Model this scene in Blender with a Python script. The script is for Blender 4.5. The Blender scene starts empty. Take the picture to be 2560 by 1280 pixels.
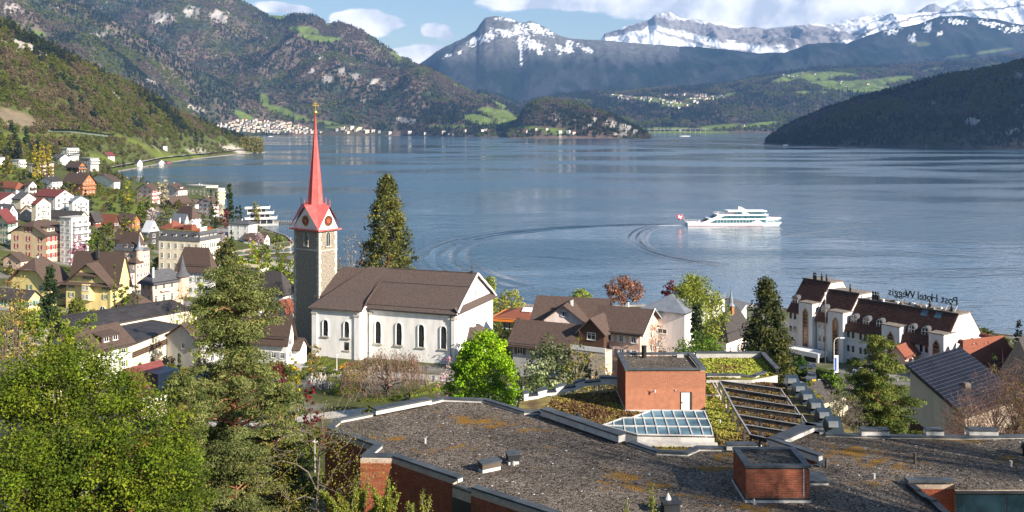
import bpy, bmesh, math, random
import numpy as np
from mathutils import Vector, Matrix
R = math.radians
random.seed(7)
rng = np.random.default_rng(7)
SC = bpy.context.scene
COL = SC.collection
F = 2489.0          # focal length in photograph pixels
HZ = 308.0          # horizon row
H = 66.0            # camera height above the lake
# ---------------------------------------------------------------- camera, sky, sun, exposure
cd = bpy.data.cameras.new("camera"); cam = bpy.data.objects.new("camera", cd); COL.objects.link(cam)
cam.location = (0, 0, H); cam.rotation_euler = (R(90), 0, 0)
cd.sensor_width = 36; cd.lens = F/2560*36; cd.shift_y = -(640-HZ)/2560
cd.clip_start = 0.5; cd.clip_end = 60000
SC.camera = cam
SUN_EL = 27.0
SUN_AZ = 128.0      # clockwise from +Y
w = bpy.data.worlds.new("World"); SC.world = w; w.use_nodes = True
def build_world():
 nt = w.node_tree; nt.nodes.clear(); L = nt.links
 def N(t, **k):
  n = nt.nodes.new(t)
  for a, b in k.items(): setattr(n, a, b)
  return n
 out = N('ShaderNodeOutputWorld'); bg = N('ShaderNodeBackground'); bg.inputs[1].default_value = 0.058
 sky = N('ShaderNodeTexSky', sky_type='NISHITA', sun_disc=False, sun_elevation=R(SUN_EL), sun_rotation=R(SUN_AZ),
   altitude=450, air_density=1.1, dust_density=0.4, ozone_density=1.6)
 tc = N('ShaderNodeTexCoord')
 sx = N('ShaderNodeSeparateXYZ'); L.new(tc.outputs['Generated'], sx.inputs[0])
 # cloud layer: project the view direction on to a plane high above
 mz = N('ShaderNodeMath', operation='MAXIMUM'); L.new(sx.outputs['Z'], mz.inputs[0]); mz.inputs[1].default_value = 0.0
 az = N('ShaderNodeMath', operation='ADD'); L.new(mz.outputs[0], az.inputs[0]); az.inputs[1].default_value = 0.058
 dx = N('ShaderNodeMath', operation='DIVIDE'); L.new(sx.outputs['X'], dx.inputs[0]); L.new(az.outputs[0], dx.inputs[1])
 dy = N('ShaderNodeMath', operation='DIVIDE'); L.new(sx.outputs['Y'], dy.inputs[0]); L.new(az.outputs[0], dy.inputs[1])
 cb = N('ShaderNodeCombineXYZ'); L.new(dx.outputs[0], cb.inputs[0]); L.new(dy.outputs[0], cb.inputs[1])
 n1 = N('ShaderNodeTexNoise'); n1.inputs['Scale'].default_value = 0.85; n1.inputs['Detail'].default_value = 9
 n1.inputs['Roughness'].default_value = 0.58; n1.inputs['Distortion'].default_value = 0.25
 mp = N('ShaderNodeMapping'); mp.inputs['Location'].default_value = CLOUD_OFF
 L.new(cb.outputs[0], mp.inputs[0]); L.new(mp.outputs[0], n1.inputs['Vector'])
 last = n1.outputs['Fac']
 # individual cumulus clouds where they stand in the sky: direction, radii, weight
 geo = tc.outputs['Generated']
 for (cx, cz, rx, rz, wt) in CLOUDS:
  d = N('ShaderNodeVectorMath', operation='SUBTRACT'); L.new(geo, d.inputs[0]); v = Vector((cx, 1, cz)).normalized(); d.inputs[1].default_value = v
  m = N('ShaderNodeVectorMath', operation='MULTIPLY'); L.new(d.outputs[0], m.inputs[0]); m.inputs[1].default_value = (1/rx, 0.5, 1/rz)
  ln = N('ShaderNodeVectorMath', operation='LENGTH'); L.new(m.outputs[0], ln.inputs[0])
  mr = N('ShaderNodeMapRange', interpolation_type='SMOOTHSTEP'); L.new(ln.outputs['Value'], mr.inputs[0])
  mr.inputs[1].default_value = 0; mr.inputs[2].default_value = 1.35; mr.inputs[3].default_value = wt; mr.inputs[4].default_value = 0
  a = N('ShaderNodeMath', operation='ADD'); L.new(last, a.inputs[0]); L.new(mr.outputs[0], a.inputs[1]); last = a.outputs[0]
 # fine billows
 n2 = N('ShaderNodeTexNoise'); n2.inputs['Scale'].default_value = 24; n2.inputs['Detail'].default_value = 8; n2.inputs['Roughness'].default_value = 0.55
 L.new(geo, n2.inputs['Vector'])
 b = N('ShaderNodeMath', operation='MULTIPLY_ADD'); L.new(n2.outputs['Fac'], b.inputs[0]); b.inputs[1].default_value = 0.34; L.new(last, b.inputs[2])
 mask = N('ShaderNodeMapRange', interpolation_type='SMOOTHSTEP'); L.new(b.outputs[0], mask.inputs[0])
 mask.inputs[1].default_value = 0.77; mask.inputs[2].default_value = 0.88; mask.inputs[4].default_value = 0.93
 # cloud brightness: bright tops, greyer thick bases
 cr = N('ShaderNodeMapRange'); L.new(n2.outputs['Fac'], cr.inputs[0]); cr.inputs[1].default_value = .36; cr.inputs[2].default_value = .62
 ccol = N('ShaderNodeMix', data_type='RGBA'); L.new(cr.outputs[0], ccol.inputs['Factor'])
 ccol.inputs['A'].default_value = (6.4, 6.6, 7.3, 1); ccol.inputs['B'].default_value = (13.6, 13.0, 12.8, 1)
 mix = N('ShaderNodeMix', data_type='RGBA'); L.new(mask.outputs[0], mix.inputs['Factor'])
 L.new(sky.outputs[0], mix.inputs['A']); L.new(ccol.outputs['Result'], mix.inputs['B'])
 L.new(mix.outputs['Result'], bg.inputs[0]); L.new(bg.outputs[0], out.inputs[0])
def cdir(px, py): return ((px-1280)/F, (HZ-py)/F)
CLOUD_OFF = (3.1, 1.7, 0)
CLOUDS = [(*cdir(920, 60), .036, .017, .55), (*cdir(860, 48), .02, .008, .3), (*cdir(1090, 76), .018, .010, .42), (*cdir(1120, 95), .01, .006, .25),
   (*cdir(1040, 135), .045, .013, .45), (*cdir(690, 20), .028, .010, .45), (*cdir(760, 28), .018, .007, .4),
   (*cdir(1350, -15), .07, .016, .45), (*cdir(1650, 0), .12, .022, .45), (*cdir(1800, 15), .10, .022, .4), (*cdir(1980, 18), .10, .022, .45), (*cdir(2200, 15), .10, .026, .42),
   (*cdir(2560, 40), .05, .05, .4), (*cdir(2700, 0), .12, .05, .4), (*cdir(2200, -260), .16, .05, .35), (*cdir(1700, -420), .14, .06, .3), (*cdir(2700, -500), .2, .08, .35), (*cdir(1100, -260), .06, .02, .3)]
build_world()
sd = bpy.data.lights.new("sun", 'SUN'); sun = bpy.data.objects.new("sun", sd); COL.objects.link(sun)
sd.energy = 5.0; sd.angle = R(0.5); sd.color = (1.0, 0.90, 0.77)
SV = Vector((math.sin(R(SUN_AZ))*math.cos(R(SUN_EL)), math.cos(R(SUN_AZ))*math.cos(R(SUN_EL)), math.sin(R(SUN_EL))))
sun.rotation_euler = SV.to_track_quat('Z', 'Y').to_euler(); sun.location = (0, 0, 300)
SC.view_settings.view_transform = 'Standard'; SC.view_settings.look = 'None'
SC.view_settings.exposure = 1.3; SC.view_settings.gamma = 1; SC.view_settings.use_curve_mapping = False
SC.render.engine = 'CYCLES'
try:
 SC.cycles.max_bounces = 6; SC.cycles.volume_bounces = 0; SC.cycles.transparent_max_bounces = 8
except Exception: pass
# ---------------------------------------------------------------- helpers
def P(px, py, Y):                    # the point seen at a pixel, at distance Y
 return Vector(((px-1280)/F*Y, Y, H-(py-HZ)/F*Y))
def G(px, py, z):                    # the point seen at a pixel, at height z
 Y = (H-z)*F/(py-HZ); return Vector(((px-1280)/F*Y, Y, z))
def proj(X, Y, Z): return 1280+F*X/Y, HZ+F*(H-Z)/Y
def hash2(ix, iy, s):
 n = (ix.astype(np.int64)*374761393 + iy.astype(np.int64)*668265263 + s*1442695041) & 0xFFFFFFFF
 n = ((n ^ (n >> 13))*1274126177) & 0xFFFFFFFF
 return ((n ^ (n >> 16)) & 0xFFFF)/65535.0
def vnoise(x, y, s=0):
 x = np.asarray(x, float); y = np.asarray(y, float)
 ix = np.floor(x); iy = np.floor(y); fx = x-ix; fy = y-iy
 fx = fx*fx*(3-2*fx); fy = fy*fy*(3-2*fy)
 a = hash2(ix, iy, s); b = hash2(ix+1, iy, s); c = hash2(ix, iy+1, s); d = hash2(ix+1, iy+1, s)
 return (a*(1-fx)+b*fx)*(1-fy)+(c*(1-fx)+d*fx)*fy
def fbm(x, y, oct=5, s=0, rough=.5):
 t = 0; a = 1; n = 0
 for i in range(oct):
  t = t+a*vnoise(x*2**i+17*i, y*2**i+31*i, s+i); n += a; a *= rough
 return t/n
def ridged(x, y, oct=5, s=0):
 t = 0; a = 1; n = 0
 for i in range(oct):
  t = t+a*(1-np.abs(2*vnoise(x*2**i+17*i, y*2**i+31*i, s+i)-1)); n += a; a *= .5
 return t/n
def tag(o, label=None, cat=None, group=None, kind=None):
 if label: o['label'] = label
 if cat: o['category'] = cat
 if group: o['group'] = group
 if kind: o['kind'] = kind
 return o
def empty(name, loc=(0, 0, 0), rz=0):
 o = bpy.data.objects.new(name, None); COL.objects.link(o); o.location = loc; o.rotation_euler = (0, 0, rz); o.empty_display_size = .5
 return o
def link(name, me, parent=None, loc=None, rz=None):
 o = bpy.data.objects.new(name, me); COL.objects.link(o)
 if parent: o.parent = parent
 if loc is not None: o.location = loc
 if rz is not None: o.rotation_euler = (0, 0, rz)
 return o
def npmesh(name, V, Fc, mats=(), midx=None, smooth=False, attrs=None, tri=None):
 """V (n,3); Fc (m,k) array of faces."""
 me = bpy.data.meshes.new(name); V = np.asarray(V, np.float32); Fc = np.asarray(Fc, np.int32)
 m, k = Fc.shape
 me.vertices.add(len(V)); me.vertices.foreach_set('co', V.ravel())
 me.loops.add(m*k); me.loops.foreach_set('vertex_index', Fc.ravel())
 me.polygons.add(m); me.polygons.foreach_set('loop_start', np.arange(0, m*k, k, dtype=np.int32))
 try: me.polygons.foreach_set('loop_total', np.full(m, k, dtype=np.int32))
 except Exception: pass
 if smooth: me.polygons.foreach_set('use_smooth', np.ones(m, bool))
 for mt in mats: me.materials.append(mt)
 if midx is not None: me.polygons.foreach_set('material_index', np.asarray(midx, np.int32))
 me.update(calc_edges=True)
 for nm, (dom, typ, data) in (attrs or {}).items():
  a = me.attributes.new(nm, typ, dom)
  if typ == 'FLOAT_COLOR': a.data.foreach_set('color', np.asarray(data, np.float32).ravel())
  else: a.data.foreach_set('value', np.asarray(data).ravel())
 return me
class MB:
 """collects shapes, then links them as one mesh object"""
 def __init__(s): s.v = []; s.f = []; s.m = []; s.mats = []
 def mi(s, mat):
  if mat not in s.mats: s.mats.append(mat)
  return s.mats.index(mat)
 def poly(s, pts, mat=None):
  i = len(s.v); s.v += [tuple(p) for p in pts]; s.f.append(tuple(range(i, i+len(pts)))); s.m.append(s.mi(mat)); return s
 def box(s, lo, hi, mat=None):
  x0, y0, z0 = lo; x1, y1, z1 = hi; i = len(s.v)
  s.v += [(x0, y0, z0), (x1, y0, z0), (x1, y1, z0), (x0, y1, z0), (x0, y0, z1), (x1, y0, z1), (x1, y1, z1), (x0, y1, z1)]
  s.f += [(i, i+3, i+2, i+1), (i+4, i+5, i+6, i+7), (i, i+1, i+5, i+4), (i+1, i+2, i+6, i+5), (i+2, i+3, i+7, i+6), (i+3, i, i+4, i+7)]
  s.m += [s.mi(mat)]*6; return s
 def prism(s, pts, z0, z1, mat=None, top=None):
  """vertical prism over a 2-D outline (counter-clockwise)"""
  n = len(pts); i = len(s.v)
  s.v += [(p[0], p[1], z0) for p in pts]+[(p[0], p[1], z1) for p in pts]
  for k in range(n): s.f.append((i+k, i+(k+1) % n, i+n+(k+1) % n, i+n+k)); s.m.append(s.mi(mat))
  s.f.append(tuple(i+n+k for k in range(n))); s.m.append(s.mi(top if top is not None else mat))
  s.f.append(tuple(i+n-1-k for k in range(n))); s.m.append(s.mi(mat)); return s
 def hexa(s, P8, mat=None):
  i = len(s.v); s.v += [tuple(p) for p in P8]
  s.f += [(i, i+3, i+2, i+1), (i+4, i+5, i+6, i+7), (i, i+1, i+5, i+4), (i+1, i+2, i+6, i+5), (i+2, i+3, i+7, i+6), (i+3, i, i+4, i+7)]
  s.m += [s.mi(mat)]*6; return s
 def beam(s, a, b, wd, ht, mat=None, up=Vector((0, 0, 1))):
  a = Vector(a); b = Vector(b); d = (b-a).normalized(); sd_ = d.cross(up)
  if sd_.length < 1e-3: sd_ = d.cross(Vector((1, 0, 0)))
  sd_.normalize(); u = sd_.cross(d).normalized(); sd_ *= wd/2; u *= ht/2
  return s.hexa([a-sd_-u, a+sd_-u, b+sd_-u, b-sd_-u, a-sd_+u, a+sd_+u, b+sd_+u, b-sd_+u], mat)
 def tube(s, pts, rad, n=6, mat=None, cap=True):
  pts = [Vector(p) for p in pts];
  if not hasattr(rad, '__len__'): rad = [rad]*len(pts)
  i = len(s.v); mi = s.mi(mat)
  for k, p in enumerate(pts):
   d = (pts[min(k+1, len(pts)-1)]-pts[max(k-1, 0)])
   if d.length < 1e-9: d = Vector((0, 0, 1))
   d.normalize(); a = d.cross(Vector((0, 0, 1)))
   if a.length < 1e-2: a = d.cross(Vector((0, 1, 0)))
   a.normalize(); b = d.cross(a)
   for j in range(n):
    t = 2*math.pi*j/n; q = p+(a*math.cos(t)+b*math.sin(t))*rad[k]; s.v.append(tuple(q))
  for k in range(len(pts)-1):
   for j in range(n):
    s.f.append((i+k*n+j, i+(k+1)*n+j, i+(k+1)*n+(j+1) % n, i+k*n+(j+1) % n)); s.m.append(mi)
  if cap:
   s.f.append(tuple(i+j for j in range(n))); s.f.append(tuple(i+(len(pts)-1)*n+n-1-j for j in range(n))); s.m += [mi, mi]
  return s
 def lathe(s, prof, n=12, mat=None, c=(0, 0)):
  """prof: list of (r, z)"""
  i = len(s.v); mi = s.mi(mat)
  for (r, z) in prof:
   for j in range(n):
    t = 2*math.pi*j/n; s.v.append((c[0]+r*math.cos(t), c[1]+r*math.sin(t), z))
  for k in range(len(prof)-1):
   for j in range(n):
    s.f.append((i+k*n+j, i+k*n+(j+1) % n, i+(k+1)*n+(j+1) % n, i+(k+1)*n+j)); s.m.append(mi)
  s.f.append(tuple(i+(len(prof)-1)*n+j for j in range(n))); s.m.append(mi)
  return s
 def mesh(s, name, smooth=False):
  me = bpy.data.meshes.new(name); me.from_pydata(s.v, [], s.f)
  for mt in s.mats: me.materials.append(mt)
  if s.f: me.polygons.foreach_set('material_index', s.m)
  if smooth: me.polygons.foreach_set('use_smooth', [True]*len(s.f))
  me.update(); return me
 def build(s, name, parent=None, loc=None, rz=None, smooth=False):
  return link(name, s.mesh(name, smooth), parent, loc, rz)
# ---------------------------------------------------------------- materials
MATS = {}
def lin(c):
 c = [x/255 for x in c] if max(c) > 1.01 else c
 return tuple((x/12.92 if x <= .04045 else ((x+.055)/1.055)**2.4) for x in c)
def mat(name, col, rough=.8, var=.12, scale=1.0, bump=0., bscale=None, spec=.3, metal=0, col2=None, vcol=False, detail=4, stretch=None, trans=0, objrand=0, attr=None, coord='Object', ramp=None, rlo=.35, rhi=.65):
 """procedural material: base colour broken up by noise, optional bump; colours are linear reflectances"""
 if name in MATS: return MATS[name]
 m = bpy.data.materials.new(name); m.use_nodes = True; nt = m.node_tree; L = nt.links; b = nt.nodes['Principled BSDF']
 def N(t, **k):
  n = nt.nodes.new(t)
  for a_, b_ in k.items(): setattr(n, a_, b_)
  return n
 b.inputs['Roughness'].default_value = rough; b.inputs['Specular IOR Level'].default_value = spec; b.inputs['Metallic'].default_value = metal
 tc = N('ShaderNodeTexCoord'); vec = tc.outputs[coord]
 if stretch:
  mp = N('ShaderNodeMapping'); mp.inputs['Scale'].default_value = stretch; L.new(vec, mp.inputs[0]); vec = mp.outputs[0]
 nz = N('ShaderNodeTexNoise'); nz.inputs['Scale'].default_value = scale; nz.inputs['Detail'].default_value = detail; L.new(vec, nz.inputs['Vector'])
 c1 = tuple(max(0, x*(1-var)) for x in col); c2 = tuple(min(1, x*(1+var)) for x in (col2 or col))
 if col2 is not None: c1 = col
 if col2 is not None: c2 = col2
 mr = N('ShaderNodeMapRange'); mr.inputs[1].default_value = rlo; mr.inputs[2].default_value = rhi; L.new(nz.outputs['Fac'], mr.inputs[0])
 mx = N('ShaderNodeMix', data_type='RGBA'); L.new(mr.outputs[0], mx.inputs['Factor']); mx.inputs['A'].default_value = (*c1, 1); mx.inputs['B'].default_value = (*c2, 1)
 res = mx.outputs['Result']
 if ramp:
  oi = N('ShaderNodeObjectInfo'); cr = N('ShaderNodeValToRGB'); L.new(oi.outputs['Random'], cr.inputs[0])
  el = cr.color_ramp.elements; cr.color_ramp.interpolation = 'LINEAR'
  while len(el) < len(ramp): el.new(.5)
  for e, (p_, c_) in zip(el, ramp): e.position = p_; e.color = (*c_, 1)
  mm = N('ShaderNodeMix', data_type='RGBA', blend_type='MULTIPLY'); mm.inputs['Factor'].default_value = 1; L.new(cr.outputs[0], mm.inputs['A']); L.new(res, mm.inputs['B']); res = mm.outputs['Result']
 if attr:
  at = N('ShaderNodeAttribute', attribute_name=attr)
  mm = N('ShaderNodeMix', data_type='RGBA', blend_type='MULTIPLY'); mm.inputs['Factor'].default_value = 1; L.new(at.outputs['Color'], mm.inputs['A']); L.new(res, mm.inputs['B']); res = mm.outputs['Result']
 if objrand:
  oi = N('ShaderNodeObjectInfo'); m1 = N('ShaderNodeMapRange'); L.new(oi.outputs['Random'], m1.inputs[0]); m1.inputs[3].default_value = 1-objrand; m1.inputs[4].default_value = 1+objrand
  vm = N('ShaderNodeVectorMath', operation='SCALE'); L.new(res, vm.inputs[0]); L.new(m1.outputs[0], vm.inputs['Scale']); res = vm.outputs[0]
 L.new(res, b.inputs['Base Color'])
 if bump:
  n2 = N('ShaderNodeTexNoise'); n2.inputs['Scale'].default_value = bscale or scale*4; n2.inputs['Detail'].default_value = 3; L.new(vec, n2.inputs['Vector'])
  bp = N('ShaderNodeBump'); bp.inputs['Strength'].default_value = .8; bp.inputs['Distance'].default_value = bump; L.new(n2.outputs['Fac'], bp.inputs['Height']); L.new(bp.outputs[0], b.inputs['Normal'])
 if trans:
  tr = N('ShaderNodeBsdfTranslucent'); L.new(res, tr.inputs[0]); ms = N('ShaderNodeMixShader'); ms.inputs[0].default_value = trans
  L.new(b.outputs[0], ms.inputs[1]); L.new(tr.outputs[0], ms.inputs[2]); L.new(ms.outputs[0], nt.nodes['Material Output'].inputs[0])
 MATS[name] = m; return m
# ---------------------------------------------------------------- scattering with geometry nodes
def scatter(name, pts, scl, rot, idx, protos, label, cat, zs=None):
 n = len(pts)
 me = bpy.data.meshes.new(name); me.vertices.add(n); me.vertices.foreach_set('co', np.asarray(pts, np.float32).ravel())
 for nm, typ, d in (('scl', 'FLOAT_VECTOR', None), ('rot', 'FLOAT', rot), ('idx', 'INT', idx)):
  a = me.attributes.new(nm, typ, 'POINT')
  if nm == 'scl':
   s3 = np.stack([scl, scl, scl*(zs if zs is not None else 1)], 1).astype(np.float32); a.data.foreach_set('vector', s3.ravel())
  else: a.data.foreach_set('value', np.asarray(d, np.float32 if typ == 'FLOAT' else np.int32))
 o = link(name, me); tag(o, label, cat, kind='stuff')
 c = bpy.data.collections.new(name+"_kinds")
 for k, pm in enumerate(protos):
  po = bpy.data.objects.new("%s_kind_%02d" % (name, k), pm); c.objects.link(po)
 ng = bpy.data.node_groups.new(name, 'GeometryNodeTree')
 ng.interface.new_socket('Geometry', in_out='INPUT', socket_type='NodeSocketGeometry'); ng.interface.new_socket('Geometry', in_out='OUTPUT', socket_type='NodeSocketGeometry')
 gi = ng.nodes.new('NodeGroupInput'); go = ng.nodes.new('NodeGroupOutput')
 ip = ng.nodes.new('GeometryNodeInstanceOnPoints'); ci = ng.nodes.new('GeometryNodeCollectionInfo')
 ci.inputs['Collection'].default_value = c; ci.inputs['Separate Children'].default_value = True; ci.inputs['Reset Children'].default_value = True
 ip.inputs['Pick Instance'].default_value = True
 def at(nm, typ):
  a = ng.nodes.new('GeometryNodeInputNamedAttribute'); a.data_type = typ; a.inputs[0].default_value = nm; return a.outputs['Attribute']
 cx = ng.nodes.new('ShaderNodeCombineXYZ'); L = ng.links; L.new(at('rot', 'FLOAT'), cx.inputs[2])
 L.new(gi.outputs[0], ip.inputs['Points']); L.new(ci.outputs[0], ip.inputs['Instance']); L.new(at('idx', 'INT'), ip.inputs['Instance Index'])
 L.new(cx.outputs[0], ip.inputs['Rotation']); L.new(at('scl', 'FLOAT_VECTOR'), ip.inputs['Scale']); L.new(ip.outputs[0], go.inputs[0])
 md = o.modifiers.new(name, 'NODES'); md.node_group = ng
 return o
# ---------------------------------------------------------------- foliage
FRESH = [(0, (.10, .15, .018)), (.5, (.13, .19, .025)), (1, (.17, .21, .035))]
def foliage(name, ramp=None, col=(1, 1, 1), trans=.25, rough=.7):
 return mat(name, col, rough=rough, var=.15, scale=.6, attr='tint', ramp=ramp, trans=trans, spec=.15)
def leaf_quads(C, S, T, nb=None, asp=.6, r=rng):
 """quads centred on C with size S and colour T; nb = preferred normals"""
 n = len(C); C = np.asarray(C, float); a = r.normal(size=(n, 3));
 if nb is not None: a = a*.75+nb
 a /= np.linalg.norm(a, axis=1)[:, None]+1e-9
 u = np.cross(a, r.normal(size=(n, 3))); u /= np.linalg.norm(u, axis=1)[:, None]+1e-9; v = np.cross(a, u)
 S = np.broadcast_to(np.asarray(S, float), (n,))[:, None]
 u = u*S*.5; v = v*S*.5*asp
 V = np.stack([C-u, C-v*1.0+u*.1, C+u, C+v*1.0+u*.1], 1).reshape(-1, 3)
 Fc = np.arange(4*n).reshape(n, 4); Tv = np.repeat(np.asarray(T, float), 4, axis=0)
 return V, Fc, Tv
def crown_mesh(name, V, Fc, T, mt):
 T4 = np.concatenate([T, np.ones((len(T), 1))], 1)
 return npmesh(name, V, Fc, (mt,), attrs={'tint': ('POINT', 'FLOAT_COLOR', T4)})
def cols(base, n, r=rng, lum=.25, hue=.12):
 """per-leaf colours round a base colour"""
 b = np.asarray(base)[None, :]*(1+lum*r.normal(size=(n, 1)))*(1+hue*r.normal(size=(n, 3)))
 return np.clip(b, .003, .9)
def broad_crown(h0, h1, rx, nclump, per, leaf, palette, r=rng, clr=.32, shape='round', fill=.45, squash=.75, upn=.6):
 """clumps of leaves inside an egg-shaped envelope between heights h0 and h1; returns V,F,T and clump centres"""
 cz = (h0+h1)/2; hz = (h1-h0)/2
 d = r.normal(size=(nclump, 3)); d /= np.linalg.norm(d, axis=1)[:, None]
 rad = fill+(1-fill)*r.random(nclump)**.6
 c = d*rad[:, None]
 if shape == 'cone':
  t = r.random(nclump)**1.1; ang = r.random(nclump)*6.283; rr = (1-t)**.72*(.42+.66*r.random(nclump))+.03; c = np.stack([rr*np.cos(ang), rr*np.sin(ang), 2*t-1], 1)
 elif shape == 'column':
  t = r.random(nclump); ang = r.random(nclump)*6.283; pr = np.clip(np.sin(np.pi*(t*.92+.06))**.6, .1, 1); rr = pr*(.5+.5*r.random(nclump)); c = np.stack([rr*np.cos(ang), rr*np.sin(ang), 2*t-1], 1)
 elif shape == 'egg':
  k = 1-.35*np.clip(c[:, 2], 0, 1); c[:, 0] *= k; c[:, 1] *= k
 lump = 1+.22*(vnoise(np.arctan2(c[:, 1], c[:, 0])*1.3+7, c[:, 2]*2+3, int(r.integers(999)))-.5)*2
 c[:, 0] *= lump; c[:, 1] *= lump
 cc = np.stack([c[:, 0]*rx, c[:, 1]*rx, cz+c[:, 2]*hz], 1)
 cr = clr*rx*(.6+.7*r.random(nclump))
 li = np.repeat(np.arange(nclump), per); n = len(li)
 o = r.normal(size=(n, 3)); o /= np.linalg.norm(o, axis=1)[:, None]; o *= (r.random(n)**.45)[:, None]; o[:, 2] *= squash
 pts = cc[li]+o*cr[li][:, None]
 pal = np.asarray(palette); ci = r.integers(len(pal), size=nclump)
 base = pal[ci]*(1+.22*r.normal(size=(nclump, 1)))
 T = np.clip(base[li]*(1+.2*r.normal(size=(n, 1))), .004, .8)
 nb = o*upn+np.array([0, 0, .25])
 V, Fc, Tv = leaf_quads(pts, leaf*(.6+.8*r.random(n)), T, nb, r=r)
 return V, Fc, Tv, cc
def merge(parts):
 Vs, Fs, Ts = [], [], []; o = 0
 for V, Fc, T in parts: Vs.append(V); Fs.append(Fc+o); Ts.append(T); o += len(V)
 return np.concatenate(Vs), np.concatenate(Fs), np.concatenate(Ts)
def twig_quads(cc, r, n, ln, wd, col, droop=-.1, up=.5):
 """thin straight twig blades for leafless crowns"""
 li = r.integers(len(cc), size=n); p = cc[li]
 d = r.normal(size=(n, 3)); d[:, 2] = d[:, 2]*.6+up; d /= np.linalg.norm(d, axis=1)[:, None]
 L_ = ln*(.5+r.random(n)); s = np.cross(d, r.normal(size=(n, 3))); s /= np.linalg.norm(s, axis=1)[:, None]+1e-9
 p = p+r.normal(size=(n, 3))*ln*.5
 e = p+d*L_[:, None]; s = s*wd
 V = np.stack([p-s, e-s*.3, e+s*.3, p+s], 1).reshape(-1, 3)
 T = np.repeat(cols(col, n, r, .3, .06), 4, axis=0)
 return V, np.arange(4*n).reshape(n, 4), T
BARK = mat('bark', (.11, .085, .065), var=.35, scale=3, bump=.03, rough=.95)
BARKL = mat('pale_bark', (.26, .22, .18), var=.35, scale=3, bump=.02, rough=.95)
BARKR = mat('orange_pine_bark', (.28, .13, .07), var=.4, scale=2.5, bump=.05, rough=.95, stretch=(1, 1, .4))
LEAF = foliage('leaves', trans=.28)
NEED = foliage('needles', trans=.08)
TWIG = foliage('twigs', trans=0)
def trunk_mb(h, r0, limbs=(), lean=(0, 0), bark=BARK, r=random, top=.25):
 m = MB(); n = 6; pts = [];
 for i in range(n):
  t = i/(n-1); pts.append((lean[0]*t+r.uniform(-.12, .12)*r0*3*t, lean[1]*t+r.uniform(-.12, .12)*r0*3*t, h*t))
 m.tube(pts, [r0*(1.15 if i == 0 else 1-(1-top)*i/(n-1)) for i in range(n)], 7, bark)
 for e in limbs:
  e = Vector(e); k = min(n-1.001, max(1, (e.z/h)*.62*(n-1))); i = int(k); a = Vector(pts[i]).lerp(Vector(pts[min(i+1, n-1)]), k-i)
  md = a.lerp(e, .5)+Vector((0, 0, (e-a).length*.08)); rr = r0*(.34-.1*(a.z/h))
  m.tube([a, md, e], [rr, rr*.65, rr*.2], 5, bark, cap=False)
 return m
# ---------------------------------------------------------------- terrain
SHORE = [(1500, -2500), (620, 150), (330, 262), (200, 290), (156, 303), (120, 330), (88, 355), (50, 356), (20, 352), (-4, 359), (-30, 385), (-60, 420), (-85, 455), (-100, 480),
   (-110, 503), (-122, 498), (-150, 480), (-143, 500), (-132, 520), (-119, 517), (-117, 526), (-118, 540), (-130, 575), (-150, 610), (-165, 640), (-185, 655), (-208, 700),
   (-246, 850), (-290, 950), (-390, 1060), (-470, 1180), (-535, 1346), (-569, 1610), (-584, 1846), (-586, 2133), (-560, 2260), (-575, 2330), (-640, 2480), (-760, 2800), (-1000, 3300), (-2500, 3900)]
CTRL = [(0, 0, 60), (-70, 0, 60), (70, 0, 60), (0, -80, 66), (0, 40, 37), (-40, 42, 37), (40, 40, 37), (0, 80, 33), (-60, 80, 31), (60, 80, 31), (0, 120, 25), (-80, 120, 25), (90, 120, 26), (-40, 175, 16.5), (-20, 180, 16),
  (20, 180, 16), (-33, 229, 12), (-10, 222, 12), (-20, 260, 11), (50, 176, 19.5), (60, 210, 16.5), (90, 210, 15.5), (120, 220, 14), (150, 160, 22), (200, 120, 30), (300, 60, 40), (-80, 200, 15), (-60, 290, 9.5), (-80, 380, 6), (-110, 420, 4),
  (-110, 240, 16), (-150, 200, 22), (-140, 300, 14), (-170, 360, 15), (-150, 420, 9), (-190, 450, 18), (-240, 420, 28), (-230, 300, 30), (-230, 550, 17), (-210, 600, 11), (-290, 600, 24), (-330, 480, 36), (-290, 700, 16), (-300, 400, 42),
  (-300, 780, 10), (-340, 850, 10), (-380, 700, 27), (-450, 700, 36), (-463, 900, 33), (-560, 900, 52), (-440, 1050, 14), (-560, 1150, 35), (-620, 1250, 60), (-700, 1050, 95), (-650, 900, 75), (-900, 1100, 160),
  (-771, 1500, 205), (-690, 1400, 125), (-620, 1500, 50), (-744, 1700, 168), (-725, 1900, 125), (-640, 1900, 45), (-683, 2000, 86), (-622, 2150, 38), (-900, 1700, 230), (-1000, 1400, 290), (-900, 2000, 190), (-860, 2200, 120), (-1200, 1800, 330), (-1200, 1200, 300), (-1500, 1500, 360), (-1100, 800, 230), (-800, 600, 150), (-600, 400, 110), (-400, 200, 90), (-200, 0, 80)]
SH = np.array(SHORE, float)
def resample(pl, step=25):
 out = []
 for a, b in zip(pl[:-1], pl[1:]):
  n = max(1, int(np.hypot(*(b-a))/step)); out += [a+(b-a)*i/n for i in range(n)]
 return np.array(out+[pl[-1]])
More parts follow.
